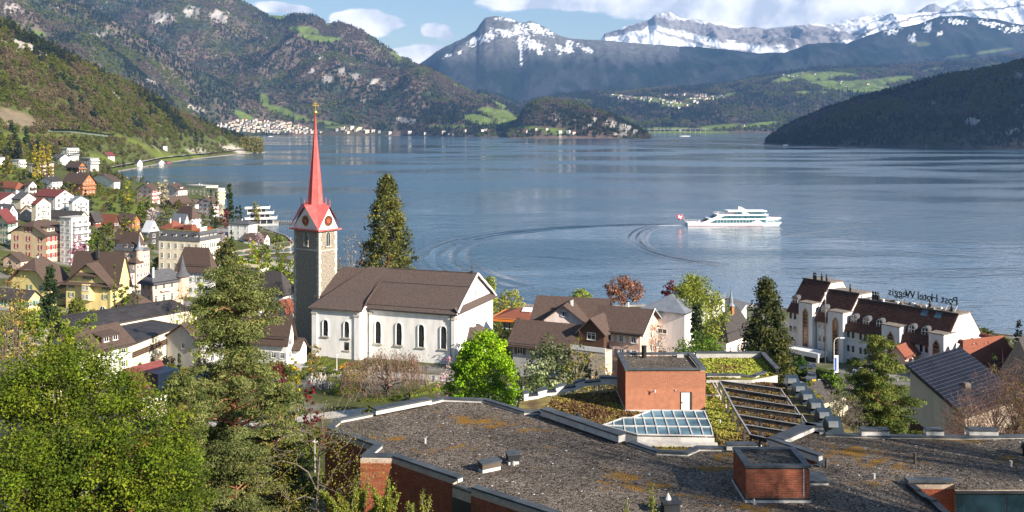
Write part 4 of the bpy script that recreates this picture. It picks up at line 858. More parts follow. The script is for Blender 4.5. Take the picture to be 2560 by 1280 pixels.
hh('house', 'white house with red blinds and brown gabled roof near the lake', 496, 530, 547, 508, 560, 57, WHITE, BROWNT, 'gable', 'x', 4.2, .8, (3, 3), (3, 3), 1.2, 1.4, SH_RED, ((.5, .5, .5),), gwin=(('L', 2, .5),))
hh('house', 'white house under a tall steep brown roof', 436, 480, 500, 541, 500, 58, WHITE, BROWNT, 'hip', 'y', 5.4, .6, (2, 2), (5, 2), 1.3, 1.5, None, balR=(0, 1, 2, 1, TRIM))
hh('house', 'grey metal-roofed building with roof windows', 378, 462, 472, 551, 470, 60, GREYW, GREYM, 'gable', 'y', 3.4, .4, (2, 1), (6, 1), 1.2, 1.3, None, cat='building')
hh('house', 'white metal mansard house left of the domed hotel', 354, 372, 398, 580, 430, 62, GUT, mat('white_metal', (.6, .62, .66), rough=.4, var=.1), 'gable', 'y', 5.0, .3, (1, 2), (2, 2), 1.6, 1.6, None, cat='house', gwin=(('R', 1, 1.0),), gable_mat=WHITE)
hh('house', 'old house with red hipped roof and small turret behind the yellow hotel', 398, 430, 470, 572, 425, 60, CREAM, REDT, 'hip', 'x', 3.6, .4, (4, 2), (3, 2), 1, 1.4, None, ((.3, .5, 1), (.8, .4, 1.2)))
rb = hh('hotel', 'large pale yellow hotel with mansard roof and turfed flat top', 397, 500, 550, 603, 390, 70, CREAM, SLATE, 'mansard', 'x', 3.2, .5, (9, 4), (6, 4), 1.1, 1.9, None, (), 'hotel', storey=3.6, dorm=(('L', .12, .3, .4, 1.5, 1.7, 1.5, 'shed', 1), ('L', .37, .3, .4, 1.5, 1.7, 1.5, 'shed', 1), ('L', .62, .3, .4, 1.5, 1.7, 1.5, 'shed', 1), ('L', .87, .3, .4, 1.5, 1.7, 1.5, 'shed', 1), ('R', .1, .3, .4, 1.2, 1.7, 1.5, 'shed', 1), ('R', .25, .3, .4, 1.2, 1.7, 1.5, 'shed', 1), ('R', .4, .3, .4, 1.2, 1.7, 1.5, 'shed', 1), ('R', .6, .3, .4, 1.2, 1.7, 1.5, 'shed', 1), ('R', .8, .3, .4, 1.2, 1.7, 1.5, 'shed', 1)))
REDL = mat('red_letters', (.55, .03, .03), rough=.5)
MB().box((rb[1]*.1, .9, rb[3]+3.3), (rb[1]*.45, 1.0, rb[3]+4.7), TRIM).build('sign_board', rb[0]); text_on(rb[0], 'sign_letters', 'HOTEL CENTRAL', 1.25, (rb[1]*.275, .86, rb[3]+3.5), 0, REDL, .03)
MB().box((rb[1]*.2, rb[2]*.3, rb[3]+3.3), (rb[1]*.45, rb[2]*.5, rb[3]+5.2), REDT).box((rb[1]*.3, rb[2]*.5, rb[3]+3.3), (rb[1]*.7, rb[2]*.8, rb[3]+4.3), REDT).build('roof_house', rb[0])
rp = hh('corner_house', 'pink corner house with slate mansard and little round turret', 285, 348, 374, 629, 335, 66, PINK, SLATE, 'mansard', 'x', 2.6, .5, (5, 4), (5, 4), .95, 1.35, None, (), 'house', gable_mat=BROWNT, storey=2.9, dorm=(('L', .3, .3, .3, 1.3, 1.4, 1.2, 'gable', 1), ('L', .55, .3, .3, 1.3, 1.4, 1.2, 'gable', 1), ('R', .35, .3, .3, 1.2, 1.4, 1.2, 'gable', 1), ('R', .7, .3, .3, 1.2, 1.4, 1.2, 'gable', 1)))
add_roof(rp[0], rp[1]-2.2, rp[2]-2.2, rp[3]+2.75, 'hip', 'y', 3.2, .2, BROWNT, BROWNT, x0=1.1, y0=1.1, name='upper_roof')
MB().lathe([(1.1, rp[3]-8), (1.1, rp[3]+.6)], 10, PINK, (.1, .1)).lathe([(1.5, rp[3]+.6), (.75, rp[3]+1.6), (.3, rp[3]+3.2), (.05, rp[3]+5.2)], 10, GREYM, (.1, .1)).build('turret', rp[0])
hh('house', 'brown roofed house squeezed behind the pink corner house', 285, 340, 360, 600, 372, 66, TAN, BROWNT, 'gable', 'y', 4, .5, (3, 2), (3, 1), 1, 1.3, None)
rh_ = hh('hotel', 'white lakeside hotel with pyramid roof and blue lettering', 444, 526, 533, 660, 288, 74, WHITE, BROWNT, 'hip', 'y', 5.0, .8, (2, 3), (4, 3), 1.0, 1.5, SH_GREY, ((.6, .3, 1.0),), 'hotel', storey=3.4, dorm=(('L', .5, 2.2, 1.5, 1.4, 1.2, 1.6, 'gable', 1),))
text_on(rh_[0], 'wall_letters', 'HOF DU LAC', 1.35, (-.02, rh_[2]*.42, rh_[3]-4.15), R(-90), mat('blue_letters', (.12, .14, .32), rough=.6), .03)
hh('house', 'low white wing with brown roof behind the pyramid-roofed hotel', 422, 515, 532, 641, 318, 68, WHITE, BROWNT, 'gable', 'y', 3, .5, (2, 1), (4, 1), 1, 1.3, None, ((.4, .4, .8),))
rq = hh('house', 'pink house with white balcony door and slate roof next to the pointed turret', 352, 380, 458, 704, 250, 55, PINK, SLATE, 'hip', 'x', 2.8, .8, (4, 2), (2, 2), 1.0, 2.0, None, ((.1, .2, 1.2),), storey=3.6, drop=.6)
MB().lathe([(1.9, rq[3]-6), (1.9, rq[3]+.2)], 14, PINK, (rq[1], .4)).lathe([(2.5, rq[3]+.2), (1.4, rq[3]+1.5), (.7, rq[3]+3.6), (.1, rq[3]+6.5)], 14, SLATE, (rq[1], .4)).build('turret', rq[0])
MB().box((rq[1]*.25, -1.1, rq[3]-3.2), (rq[1]*.55, 0, rq[3]-3.05), TRIM).tube([(rq[1]*.25, -1.1, rq[3]-2.1), (rq[1]*.55, -1.1, rq[3]-2.1)], .04, 4, GUT).build('balcony', rq[0])
hh('house', 'white house with blue shutters and dark slate roof left of the church tower', 637, 708, 735, 722, 250, 68, WHITE, DARKT, 'hip', 'y', 4.4, 1.0, (2, 3), (4, 3), 1.1, 1.1, SH_GREY, drop=.7)
hh('gatehouse', 'small white building with arcade of four arches and brown roof', 631, 686, 697, 702, 305, 68, WHITE, BROWNT, 'gable', 'y', 2.4, .5, (1, 1), (4, 1), .9, 1.1, None, drop=.6)
hh('pavilion', 'flat beige restaurant pavilion on the lakeside promenade', 592, 650, 672, 671, 345, 60, WHITE, mat('beige_gravel_roof', (.50, .42, .28), var=.1), 'flat', 'x', .35, .6, (3, 1), (4, 1), 2.6, 2.0, None, cat='pavilion')
hh('villa', 'square white villa with shallow hipped roof by the lake', 571, 622, 643, 560, 440, 66, WHITE, SLATE, 'hip', 'y', 1.8, .5, (2, 3), (3, 3), 1.0, 1.5, None, ((.4, .5, .5),), 'villa', storey=3.0)
hh('house', 'low white house with brown saddle roof in the lakeside garden', 609, 660, 674, 597, 428, 68, WHITE, BROWNT, 'gable', 'y', 2.6, .7, (1, 1), (4, 1), 1.1, 1.2, SH_RED, ((.5, .4, .6),), drop=.9)
def lake_house():
 C = P(612, 556, 640); r = empty('modern_lake_house', (C.x, C.y, 1.0), R(12)); tag(r, 'modern white three-deck building with glass fronts over the water', 'building')
 z = 0
 for i, (x0, x1, y1) in enumerate(((0, 20, 14), (1.5, 18, 13), (0, 15.5, 12))):
  MB().box((x0, 0, z+2.9), (x1, y1, z+3.5), WHITE).box((x0, 0, z+3.5), (x1, .2, z+4.3), WHITE).box((x1-.2, .2, z+3.5), (x1, y1, z+4.3), WHITE).build('deck', r)
  MB().box((x0+1.6, 1.5, z), (x1-2.2, y1-1, z+2.9), GLASS).build('glass_front', r)
  for j in range(5): MB().box((x0+1.5+j*(x1-x0-4)/4, 1.35, z), (x0+1.75+j*(x1-x0-4)/4, 1.5, z+2.9), WHITE).build('column', r)
  z += 3.4
 MB().box((-1, -1, -2), (21, 15, 0), CONC).build('quay', r)
lake_house()
ry = hh('hotel', 'yellow hotel with green shutters, broad gable and big brown roof', 165, 277, 284, 712, 212, 72, YEL, BROWNT, 'gable', 'x', 5.6, 1.0, (1, 2), (4, 3), .95, 1.25, SH_GRN, (), 'hotel', skip=(('L', 0, 1), ('L', 1, 1), ('L', 0, 2), ('L', 1, 2), ('L', 2, 0), ('L', 2, 1), ('L', 2, 2), ('L', 2, 3)), storey=2.55, drop=.25, depth=None, gwin=(('L', 2, 1.05),))
def yellow_details():
 r, la, lb, ze = ry
 text_on(r, 'wall_letters', 'HOTEL', .95, (-.02, lb*.78, ze-5.4), R(-90), mat('brown_letters', (.18, .08, .02)), .03)
 MB().hexa([(-1.2, lb*.41, ze-4.6), (0, lb*.37, ze-4.6), (0, lb*.62, ze-4.6), (-1.2, lb*.58, ze-4.6), (-1.2, lb*.41, ze-.1), (0, lb*.37, ze-.1), (0, lb*.62, ze-.1), (-1.2, lb*.58, ze-.1)], YEL).build('bay_window', r)
 W = win_mesh('bay', .9, 1.35)
 for zz in (ze-1.7, ze-4.2):
  for k in (-.5, .5): put_window(r, W, (-1.21, lb*(.495+k*.075), zz), R(-90))
 for zz, dp in ((ze-.15, 1.3), (ze+2.55, 1.2)):
  y0, y1 = (-.8, lb+.8) if zz < ze else (lb*.27, lb*.73)
  m = MB(); slab(m, [(-dp, y1, zz-.25), (-dp, y0, zz-.25), (0, y0, zz+.45), (0, y1, zz+.45)], .12, BROWNT); m.build('pent_roof', r)
 for k in (.18, .82):
  pts = [(math.cos(math.pi*i/8)*.95, math.sin(math.pi*i/8)*.95+1.2) for i in range(9)]
  m = MB(); m.poly([(-.03, lb*k+a, b-1.0+ze-7.2) for a, b in [(.95, 0)]+pts+[(-.95, 0)]], GLASS); w_ = m.build('arched_window', r)
  m = MB(); pl = [(-.08, lb*k+a*1.03, b-1.0+ze-7.2) for a, b in pts]; m.tube(pl, .07, 4, FRAME); m.box((-.1, lb*k-.04, ze-8.2), (-.04, lb*k+.04, ze-6.1), FRAME); m.build('arch_frame', w_)
 # the big roof behind, ridge along the facade
 add_roof(r, la*1.0+2, lb+1, ze+.3, 'gable', 'y', 8.0, .6, BROWNT, YEL, x0=2.2, y0=-.5, name='main_roof', clip=.15)
 MB().box((2.2, -.4, 0), (la+4, lb+.4, ze+.3), YEL).build('rear_wall', r)
 MB().box((3.5, lb*.47, ze+6.5), (4.1, lb*.53, ze+9.0), GUT).build('chimney', r)
 MB().tube([(-.25, .2, .0), (-.25, .2, ze-.4)], .06, 5, GUT).tube([(-.25, lb-.2, .0), (-.25, lb-.2, ze-.4)], .06, 5, GUT).build('downpipe', r)
yellow_details()
hh('house', 'yellow house under a broad sagging brown roof at the left', 28, 122, 168, 706, 222, 68, YEL, BROWNT, 'gable', 'x', 6.4, 1.2, (3, 2), (3, 2), 1.0, 1.3, SH_GRN, ((.4, .5, .4),), clip=.5)
hh('house', 'yellow garden wing with small white windows behind the autumn branches', -10, 70, 100, 745, 205, 70, YEL, DARKT, 'gable', 'y', 1.8, .7, (2, 1), (4, 1), 1.1, 1.3, SH_DGR)
hh('shed', 'pinkish outbuilding with brown roof below the beige house', 8, 52, 70, 650, 290, 66, PINK, BROWNT, 'gable', 'x', 2.2, .6, (1, 1), (2, 1), .8, .8, None, cat='outbuilding')
hh('house', 'cottage with small pyramid roof and white chimney beside the pink house', 295, 345, 378, 760, 205, 66, TAN, BROWNT, 'hip', 'y', 2.4, .7, (2, 1), (2, 1), 1, 1.2, None, ((.5, .4, .8),))
hh('house', 'ornate pinkish house with slate hip roofs and white quoins', 288, 315, 336, 680, 290, 66, ROSE, SLATE, 'hip', 'y', 2.4, .3, (2, 2), (2, 2), 1.0, 1.6, None, storey=3.2)
hh('shop_house', 'pink house with awnings in the shaded street by the ornate house', 330, 340, 352, 655, 300, 66, PINK, BROWNT, 'hip', 'y', 2, .3, (2, 3), (1, 3), .9, 1.2, None)
hh('house', 'dark timber barn with tiled roof below the vineyard', 221, 238, 253, 548, 425, 62, mat('red_timber', (.20, .06, .035), var=.2, scale=2), DARKT, 'gable', 'x', 3.4, .9, (2, 1), (2, 1), 1, 1.1, None)
hh('house', 'low house with orange-red tile roof below the vineyard', 250, 285, 296, 553, 415, 62, WOODM, REDT, 'gable', 'y', 3.2, .7, (2, 1), (3, 1), 1, 1.1, None)
hh('chalet', 'brown chalet with orange gable at the foot of the vineyard', 292, 330, 350, 552, 425, 62, WOODO, BROWNT, 'gable', 'y', 3.2, 1.0, (2, 1), (3, 1), 1, 1.1, None)
hh('house', 'long low house with dark roof above the white balcony block', 105, 196, 222, 545, 420, 66, CREAM, DARKT, 'gable', 'y', 3.0, .6, (3, 1), (6, 1), 1, 1.2, None)
# lower quarter behind the foreground trees
rw = hh('house', 'white house with two flat dormers and green shutters on brown roof', 104, 190, 330, 884, 128, 58, WHITE, BROWNT, 'gable', 'x', 3.2, .7, (3, 2), (2, 1), 1.0, 1.25, SH_GRN, (), drop=.55, dorm=(('R', .12, .9, .6, 1.7, 1.3, 2.4, 'dark', 1), ('R', .66, .9, .6, 4.0, 1.3, 2.4, 'dark', 2)))
hh('hall', 'beige hall with brown timber band under a flat dark roof', 320, 330, 410, 850, 150, 55, CREAM, SEAM, 'flat', 'x', .5, .5, (1, 1), None, .6, .5, None, cat='hall', depth=14)
def big_roof():
 z = 21.5; pts = [G(134, 800, z+3.2), G(200, 845, z+1.4), G(330, 850, z), G(412, 842, z), G(492, 806, z+.6), G(485, 770, z+2.2), G(430, 745, z+3.2)]
 r = empty('school_hall', (0, 0, 0)); tag(r, 'long hall with folded dark metal roof in front of the yellow hotel', 'hall')
 a, b, c, d = G(132, 792, 24), G(430, 748, 24), G(480, 772, 22.2), G(182, 828, 22.2)
 m = MB(); slab(m, [d, c, b, a], .4, SEAM); m.build('roof', r)
 n = 34
 for i in range(n):
  p = d.lerp(c, i/n); q = a.lerp(b, i/n); m = MB(); m.beam(p+Vector((0, 0, .04)), q+Vector((0, 0, .04)), .09, .1, GUT); m.build('roof_seam', r)
 g0 = 14.
 m = MB(); m.poly([(d.x, d.y, g0), (c.x, c.y, g0), (c.x, c.y, c.z-.4), (d.x, d.y, d.z-.4)], CREAM); m.poly([(a.x, a.y, g0), (d.x, d.y, g0), (d.x, d.y, d.z-.4), (a.x, a.y, a.z-.4)], GUT); m.build('wall', r)
 r2 = empty('school_wing', (0, 0, 0)); tag(r2, 'lower hall wing with flat dark grey roof and clerestory', 'hall')
 e, f, g, h = G(232, 832, 21.5), G(322, 862, 21.5), G(452, 812, 21.5), G(345, 792, 21.5)
 m = MB(); slab(m, [f, g, h, e], .5, SEAM); m.build('roof', r2)
 m = MB(); m.poly([(f.x, f.y, 13), (g.x, g.y, 13), (g.x, g.y, 21), (f.x, f.y, 21)], CREAM); m.build('wall', r2)
 p, q = Vector((f.x, f.y, 0)), Vector((g.x, g.y, 0)); dd = (q-p).normalized(); nn = Vector((dd.y, -dd.x, 0))
 for k in range(3): m = MB(); m.beam(p+dd*.5+nn*.06+Vector((0, 0, 18.7+.42*k)), q-dd*.3+nn*.06+Vector((0, 0, 18.7+.42*k)), .08, .36, WOODM); m.build('timber_board', r2)
 W = win_mesh('cl', 1.6, 1.0)
 r3 = house('stair_block', 'white block with turfed roof and orange windows at the end of the hall', 395, 452, 496, 800, 148, 60, WHITE, ROOFG, 'flat', 'x', .25, .1, (3, 1), None, 1.2, .7, None, cat='building', drop=.8)
big_roof()
hh('house', 'white house with gabled roof partly hidden by the tall pine', 418, 500, 560, 850, 122, 60, GREYW, BROWNT, 'gable', 'x', 3.0, .8, (3, 2), (1, 1), 1, 1.2, None)
hh('house', 'white house with brown roof between the pine and the tower', 610, 716, 728, 838, 158, 72, WHITE, BROWNT, 'gable', 'y', 4.2, .8, (1, 2), (5, 2), 1.0, 1.3, SH_GREY, ((.5, .7, .5),))
hh('garage', 'lean-to garage with brown roof right of the white house', 722, 748, 762, 868, 160, 70, WHITE, BROWNT, 'gable', 'y', 1.8, .5, None, None, cat='garage')
hh('house', 'low house with copper-brown roof at the foot of the tower', 684, 715, 737, 775, 205, 66, CREAM, REDT, 'gable', 'x', 2.6, .7, (1, 1), (2, 1), .9, 1.1, SH_BRN)
def market_roofs():
 r = empty('carport', (0, 0, 0)); tag(r, 'row of low corrugated beige carport roofs at the left edge', 'carport')
 for i in range(7):
  a = G(-40+i*8, 905-i*11, 23.5); b = G(100+i*2, 888-i*9, 23.5)
  m = MB(); slab(m, [a, b, b+Vector((0, 2.9, .5)), a+Vector((0, 2.9, .5))], .12, mat('corrugated_beige', (.42, .36, .28), var=.2, scale=2)); m.build('roof_panel', r)
 m = MB();
 for k in range(5): p = G(-20+k*28, 900, 23.4); m.box((p.x-.08, p.y-.08, 18), (p.x+.08, p.y+.08, 23.4), GUT)
 m.build('post', r)
market_roofs()
# middle ground right of the church
hh('boat_station', 'long low lakeside hall with terracotta roof and orange fascia', 1238, 1335, 1364, 798, 312, 72, GLASS, REDT, 'hip', 'y', 1.9, 1.2, (3, 1), (8, 1), 2.2, 2.0, None, cat='hall', drop=1.0)
def orange_band():
 r, la, lb, ze = HS[-1]
 MB().box((-1.3, -1.3, ze-.95), (la+1.3, lb+1.3, ze-.2), mat('orange_fascia', (.75, .22, .03), rough=.6)).build('fascia', r)
 m = MB(); slab(m, [(3.0, 4.5, ze+1.35), (3.0, 1.5, ze+1.35), (5.2, 1.5, ze+2.1), (5.2, 4.5, ze+2.1)], .1, TRIM); m.build('skylight', r)
orange_band()
rv = hh('house', 'white gabled house with long brown roof beside the copper beech', 1360, 1462, 1478, 803, 245, 74, ROSE, BROWNT, 'gable', 'x', 3.4, .9, (1, 2), (4, 3), .95, 1.3, SH_GREY, ((.5, .4, .6),), gwin=(('L', 1, .8),))
add_roof(rv[0], 10, 16, rv[3]-.2, 'gable', 'y', 3.9, .7, BROWNT, ROSE, x0=3.5, y0=-3.5, name='cross_roof'); MB().box((3.5, -3.5, 0), (13.5, 12.5, rv[3]-.2), ROSE).build('cross_wing', rv[0])
rt = hh('timber_house', 'reddish shingled house with two gables and white bargeboards', 1478, 1600, 1652, 830, 172, 62, PINK, BROWNT, 'gable', 'y', 3.6, .9, (3, 3), (4, 2), .9, 1.3, FRAME, ((.55, .5, .9),), storey=2.7, gwin=(('R', 2, .7),))
add_roof(rt[0], 6, 5.5, rt[3]-.1, 'gable', 'x', 2.6, .6, BROWNT, WOODM, x0=-3, y0=rt[2]*.62, name='side_roof'); MB().box((-3, rt[2]*.62, 0), (3, rt[2]*.62+5.5, rt[3]-.1), WOODM).build('side_wing', rt[0])
put_window(rt[0], win_mesh('x', 1.9, 1.4), (-3.01, rt[2]*.62+2.7, rt[3]-1.9), R(-90))
MB().box((-6.5, rt[2]*.45, 0), (-3, rt[2]*1.15, rt[3]-3.4), TAN).box((-6.6, rt[2]*.45, rt[3]-3.4), (-6.45, rt[2]*1.15, rt[3]-2.5), TRIM).build('terrace', rt[0])
MB().tube([(la_, -.95, z_) for la_, z_ in ((-.9, rt[3]-.9), (rt[1]/2, rt[3]+3.75), (rt[1]+.9, rt[3]-.9))], .12, 4, TRIM, ).build('bargeboard', rt[0])
hh('house', 'house with shaded grey wall and long brown roof behind the silver tree', 1282, 1430, 1466, 865, 160, 66, GREYW, BROWNT, 'gable', 'y', 3.6, 1.1, (1, 2), (4, 1), 1.2, 1.6, SH_BRN, gwin=(('R', 1, .5),))
hh('culture_hall', 'big white hall with faceted grey metal roof behind the willow', 1602, 1712, 1812, 780, 240, 58, WHITE, GREYM, 'hip', 'x', 2.6, .5, (3, 2), (1, 2), 2.0, 1.0, None, cat='hall', storey=4.5, drop=4)
hh('annex', 'white annex with flat metal roof right of the faceted hall', 1780, 1850, 1866, 778, 262, 70, WHITE, SLATE, 'hip', 'y', 2.5, .3, (1, 1), (3, 1), 1.4, 1.0, None, cat='hall')
rc = hh('villa', 'old pinkish villa with shaggy roof and pointed bell turret', 1782, 1816, 1872, 826, 206, 50, ROSE, DARKT, 'hip', 'x', 3.4, 1.0, (3, 2), (2, 2), 1, 1.4, None, cat='villa')
rc2 = (rc[1]*.5, rc[2]*.5, rc[3]+3.0)
MB().box((rc2[0]-.5, rc2[1]-.5, rc2[2]-.6), (rc2[0]+.5, rc2[1]+.5, rc2[2]+1.3), WOODO).lathe([(.95, rc2[2]+1.3), (.5, rc2[2]+1.9), (.42, rc2[2]+2.8), (.12, rc2[2]+4.2), (.04, rc2[2]+6.2)], 8, GREYM, (rc2[0], rc2[1])).build('bell_turret', rc[0])
hh('house', 'red-roofed house with three arched dormers behind the solar roof', 2392, 2408, 2540, 905, 178, 22, WHITE, REDT, 'hip', 'x', 3.6, .8, (4, 1), (2, 1), 1, 1.2, None, dorm=(('R', .3, 1.2, 1.3, 1.2, .9, 2.0, 'arch', 1), ('R', .52, 1.2, 1.3, 1.2, .9, 2.0, 'arch', 1), ('R', .76, 1.8, 1.9, 1.2, .9, 2.0, 'arch', 1)))
hh('house', 'dark-roofed house cut off by the right edge', 2505, 2580, 2650, 925, 200, 55, GREYW, DARKT, 'hip', 'x', 4.5, 1.0, (3, 1), (2, 1), 1, 1.2, None)
hh('garage', 'low beige building with dark lean-to roof below the hotel road', 1985, 2010, 2120, 1000, 108, 40, CREAM, DARKT, 'gable', 'x', 1.6, .8, None, None, cat='garage')
hh('house', 'small brick annex with red tiles in front of the hotel', 2235, 2262, 2330, 888, 180, 45, PINK, REDT, 'gable', 'x', 1.6, .5, (2, 1), None, .9, .9, None, cat='annex')
# ---------------------------------------------------------------- parish church
STONE = mat('tower_rubble', (.19, .16, .125), col2=(.34, .295, .235), rough=.95, scale=2.2, detail=9, bump=.08, bscale=3.5, stretch=(1, 1, 1.8), rlo=.42, rhi=.58)
STONEL = mat('dressed_stone', (.46, .43, .37), rough=.9, var=.15, scale=2)
SPIRED = mat('spire_seam_red', (.36, .06, .06), rough=.6, var=.1)
SPIRE = mat('red_copper_spire', (.58, .115, .105), rough=.6, var=.16, scale=.8, spec=.4, detail=6)
GOLD = mat('gilding', (.85, .55, .12), rough=.3, metal=.9, var=.05)
CHROOF = mat('church_roof_tiles', (.060, .042, .036), col2=(.125, .092, .078), rough=.9, scale=2.2, detail=12, bump=.05, bscale=5, stretch=(1, 1, 1.2), rlo=.25, rhi=.78)
CLK = mat('clock_dial', (.06, .02, .02), rough=.5); CLKR = mat('clock_centre', (.42, .06, .04), rough=.5)
def church():
 th = R(70); c, s = math.cos(th), math.sin(th)
 C = P(1138, 782, 222); zb = 11.0; ze = C.z-zb           # near corner under the eaves of the gable end
 root = empty('church', (C.x, C.y, zb), th); tag(root, 'white church nave with long brown roof and tall arched windows beside the stone tower', 'church')
 W_ = 23.3; L_ = 22.0; rh = 7.2; oh = .75
 # local x runs along the gable facade (to the right, away), local y along the nave wall (to the left)
 MB().box((0, 0, 0), (W_, L_, ze), WHITE).build('wall', root)
 m = MB(); half = W_/2; xc = half; zt = ze+rh; k = rh/half
 # bell-cast roof: shallow foot, steeper top
 for sg in (0, 1):
  xo = -oh if sg == 0 else W_+oh; xm = 2.6 if sg == 0 else W_-2.6
  zo = ze-.25; zm = ze+2.0
  q = [[(xo, L_+oh, zo), (xo, -oh, zo), (xm, -oh, zm), (xm, L_+oh, zm)], [(xm, L_+oh, zm), (xm, -oh, zm), (xc, -oh, zt), (xc, L_+oh, zt)]]
  for p in q: slab(m, p if sg == 0 else [p[1], p[0], p[3], p[2]], .3, CHROOF)
 rf = m.build('roof', root)
 m = MB(); m.poly([(0, -.01, ze), (W_, -.01, ze), (W_-2.6, -.01, ze+1.9), (xc, -.01, zt-.3), (2.6, -.01, ze+1.9)], WHITE); m.build('gable', root)
 m = MB(); slab(m, [(-oh, -oh-.4, ze-.15), (W_+oh, -oh-.4, ze-.15), (W_+.3, .1, ze+1.1), (-.3, .1, ze+1.1)], .15, CHROOF); m.build('pent_roof', root)
 m = MB(); pr = [(-oh-.02, ze-.35), (2.6, ze+1.95), (xc, zt-.05), (W_-2.6, ze+1.95), (W_+oh+.02, ze-.35)]
 for (a, b), (e, f) in zip(pr[:-1], pr[1:]): m.beam((a, -oh-.05, b), (e, -oh-.05, f), .25, .45, TRIM)
 m.build('bargeboard', root)
 m = MB(); m.box((-.12, .02, ze-.9), (-.003, L_, ze-.25), TRIM).box((-.3, .02, ze-.25), (-.003, L_, ze-.02), TRIM); m.build('cornice', root)
 MB().box((-.12, 0, 0), (-.003, L_, .7), CONC).build('plinth', root)
 for yy in (.0, L_-1.2):
  MB().box((-.28, yy+.02, .0), (-.003, yy+1.5, ze-1.6), WHITE).box((-.42, yy-.1, ze-1.6), (-.003, yy+1.62, ze-1.15), STONEL).build('pilaster', root)
 MB().box((-.02, -.28, 0), (1.6, -.003, ze-1.6), WHITE).box((-.1, -.42, ze-1.6), (1.7, -.003, ze-1.15), STONEL).build('pilaster', root)
 def arched(x, y, z, wd, ht, rz):
  o = empty('window', (x, y, z), rz); o.parent = root
  n = 8; arc = [(math.cos(math.pi*i/n)*wd/2, ht+math.sin(math.pi*i/n)*wd/2) for i in range(n+1)]
  g = MB(); g.poly([(wd/2, .02-.06, 0)]+[(a, -.04, b) for a, b in arc]+[(-wd/2, -.04, 0)], GLASS); g.build('pane', o)
  f = MB(); f.tube([(wd/2+.12, -.1, 0)]+[(a*1.16, -.1, ht+(b-ht)*1.16) for a, b in arc]+[(-wd/2-.12, -.1, 0)], .15, 5, TRIM); f.box((-wd/2-.45, -.32, -.35), (wd/2+.45, -.003, -.1), STONEL)
  for i in range(1, 4): f.box((-wd/2, -.07, ht*i/4), (wd/2, -.042, ht*i/4+.05), GUT)
  f.box((-.03, -.07, 0), (.03, -.042, ht+wd*.4), GUT); f.build('frame', o)
 for u in (2.8, 8.3, 13.9, 19.2): arched(-.004, u, ze-8.2, 1.35, 4.3, R(-90))
 arched(W_*.5, -.012, ze+2.0, .8, 1.4, 0)
 m = MB(); m.tube([(-.4, .9, 0), (-.4, .9, ze-.8), (-.6, .6, ze-.4)], .1, 6, GUT).tube([(-oh-.1, L_, ze-.3), (-oh-.1, -oh, ze-.3)], .12, 6, GUT); m.build('downpipe', root)
 m = MB(); m.tube([(xc, -oh+1.5, zt), (xc, -oh+1.5, zt+2.0)], .07, 6, GUT).box((xc-.5, -oh+1.42, zt+1.3), (xc+.5, -oh+1.58, zt+1.45), GUT).box((xc-.3, -oh+1.2, zt-.1), (xc+.3, -oh+1.8, zt+.5), GUT); m.build('ridge_cross', root)
 sgm = MB(); f1 = (2.6+oh); zz = ze-.25+2.25*.3+.1; sgm.beam((-oh+f1*.3, L_, zz), (-oh+f1*.3, -oh, zz), .06, .12, GUT); zz = ze+2+(zt-ze-2)*.5+.08; xx = 2.6+(xc-2.6)*.5; sgm.beam((xx, L_, zz), (xx, -oh, zz), .06, .12, GUT); sgm.beam((xc, L_+oh, zt+.05), (xc, -oh, zt+.05), .3, .14, CHROOF); sgm.build('snow_guard', root)
 # transept / choir wing: wider, hipped at the left end
 y0 = L_-.05; x1 = -3.6; L2 = 12.5
 MB().box((x1, y0, 0), (W_-2, y0+L2, ze+.1), WHITE).build('wing_wall', root)
 m = MB(); rx = (x1+W_-2)/2+1.0; zt2 = ze+7.6; e1, e2 = L_-.9, y0+L2+.7; a = x1-.8; b = W_-1.2
 slab(m, [(a, e2, ze-.2), (a, e1, ze-.2), (xc, L_+1.8, zt+.1), (xc, L_+6, zt+.1)], .3, CHROOF)
 slab(m, [(a, e1, ze-.2), (a+3, e1, ze-.2+2.4), (xc, L_+.2, zt), (xc, L_+1.8, zt+.1)], .3, CHROOF)
 slab(m, [(b, e1, ze-.2), (b, e2, ze-.2), (xc, L_+6, zt+.1), (xc, L_+1.8, zt+.1)], .3, CHROOF)
 slab(m, [(b, e2, ze-.2), (a, e2, ze-.2), (xc, L_+6, zt+.1)], .3, CHROOF)
 m.build('wing_roof', root)
 m = MB(); slab(m, [(5.5, y0+L2+5, ze+.5), (5.5, L_+4, ze+.5), (xc+.4, L_+5, zt-.3), (xc+.4, y0+L2+1, zt-.3)], .3, CHROOF); slab(m, [(16, L_+4, ze+.5), (16, y0+L2+5, ze+.5), (xc+.4, y0+L2+1, zt-.3), (xc+.4, L_+5, zt-.3)], .3, CHROOF)
 m.poly([(5.5, y0+L2+5, ze+.5), (16, y0+L2+5, ze+.5), (xc+.4, y0+L2+1, zt-.3)][::-1], CHROOF); m.build('choir_roof', root)
 MB().box((x1-.12, y0, ze-.8), (x1-.003, y0+L2, ze-.2), TRIM).build('wing_cornice', root)
 for yy in (y0+.05, y0+L2-1.4): MB().box((x1-.28, yy, 0), (x1-.003, yy+1.3, ze-1.7), WHITE).box((x1-.42, yy-.1, ze-1.7), (x1-.003, yy+1.4, ze-1.25), STONEL).build('pilaster', root)
 for u in (3.4, 8.9): arched(x1-.004, y0+u, ze-6.6, 1.25, 3.0, R(-90))
 MB().box((x1-.03, y0+2.8, 3.2), (x1, y0+4.0, 5.0), GLASS).box((x1-.2, y0+2.5, 2.9), (x1, y0+4.3, 3.15), STONEL).build('small_window', root)
 MB().box((x1-.14, y0, 0), (x1-.003, y0+L2, .6), CONC).build('plinth', root)
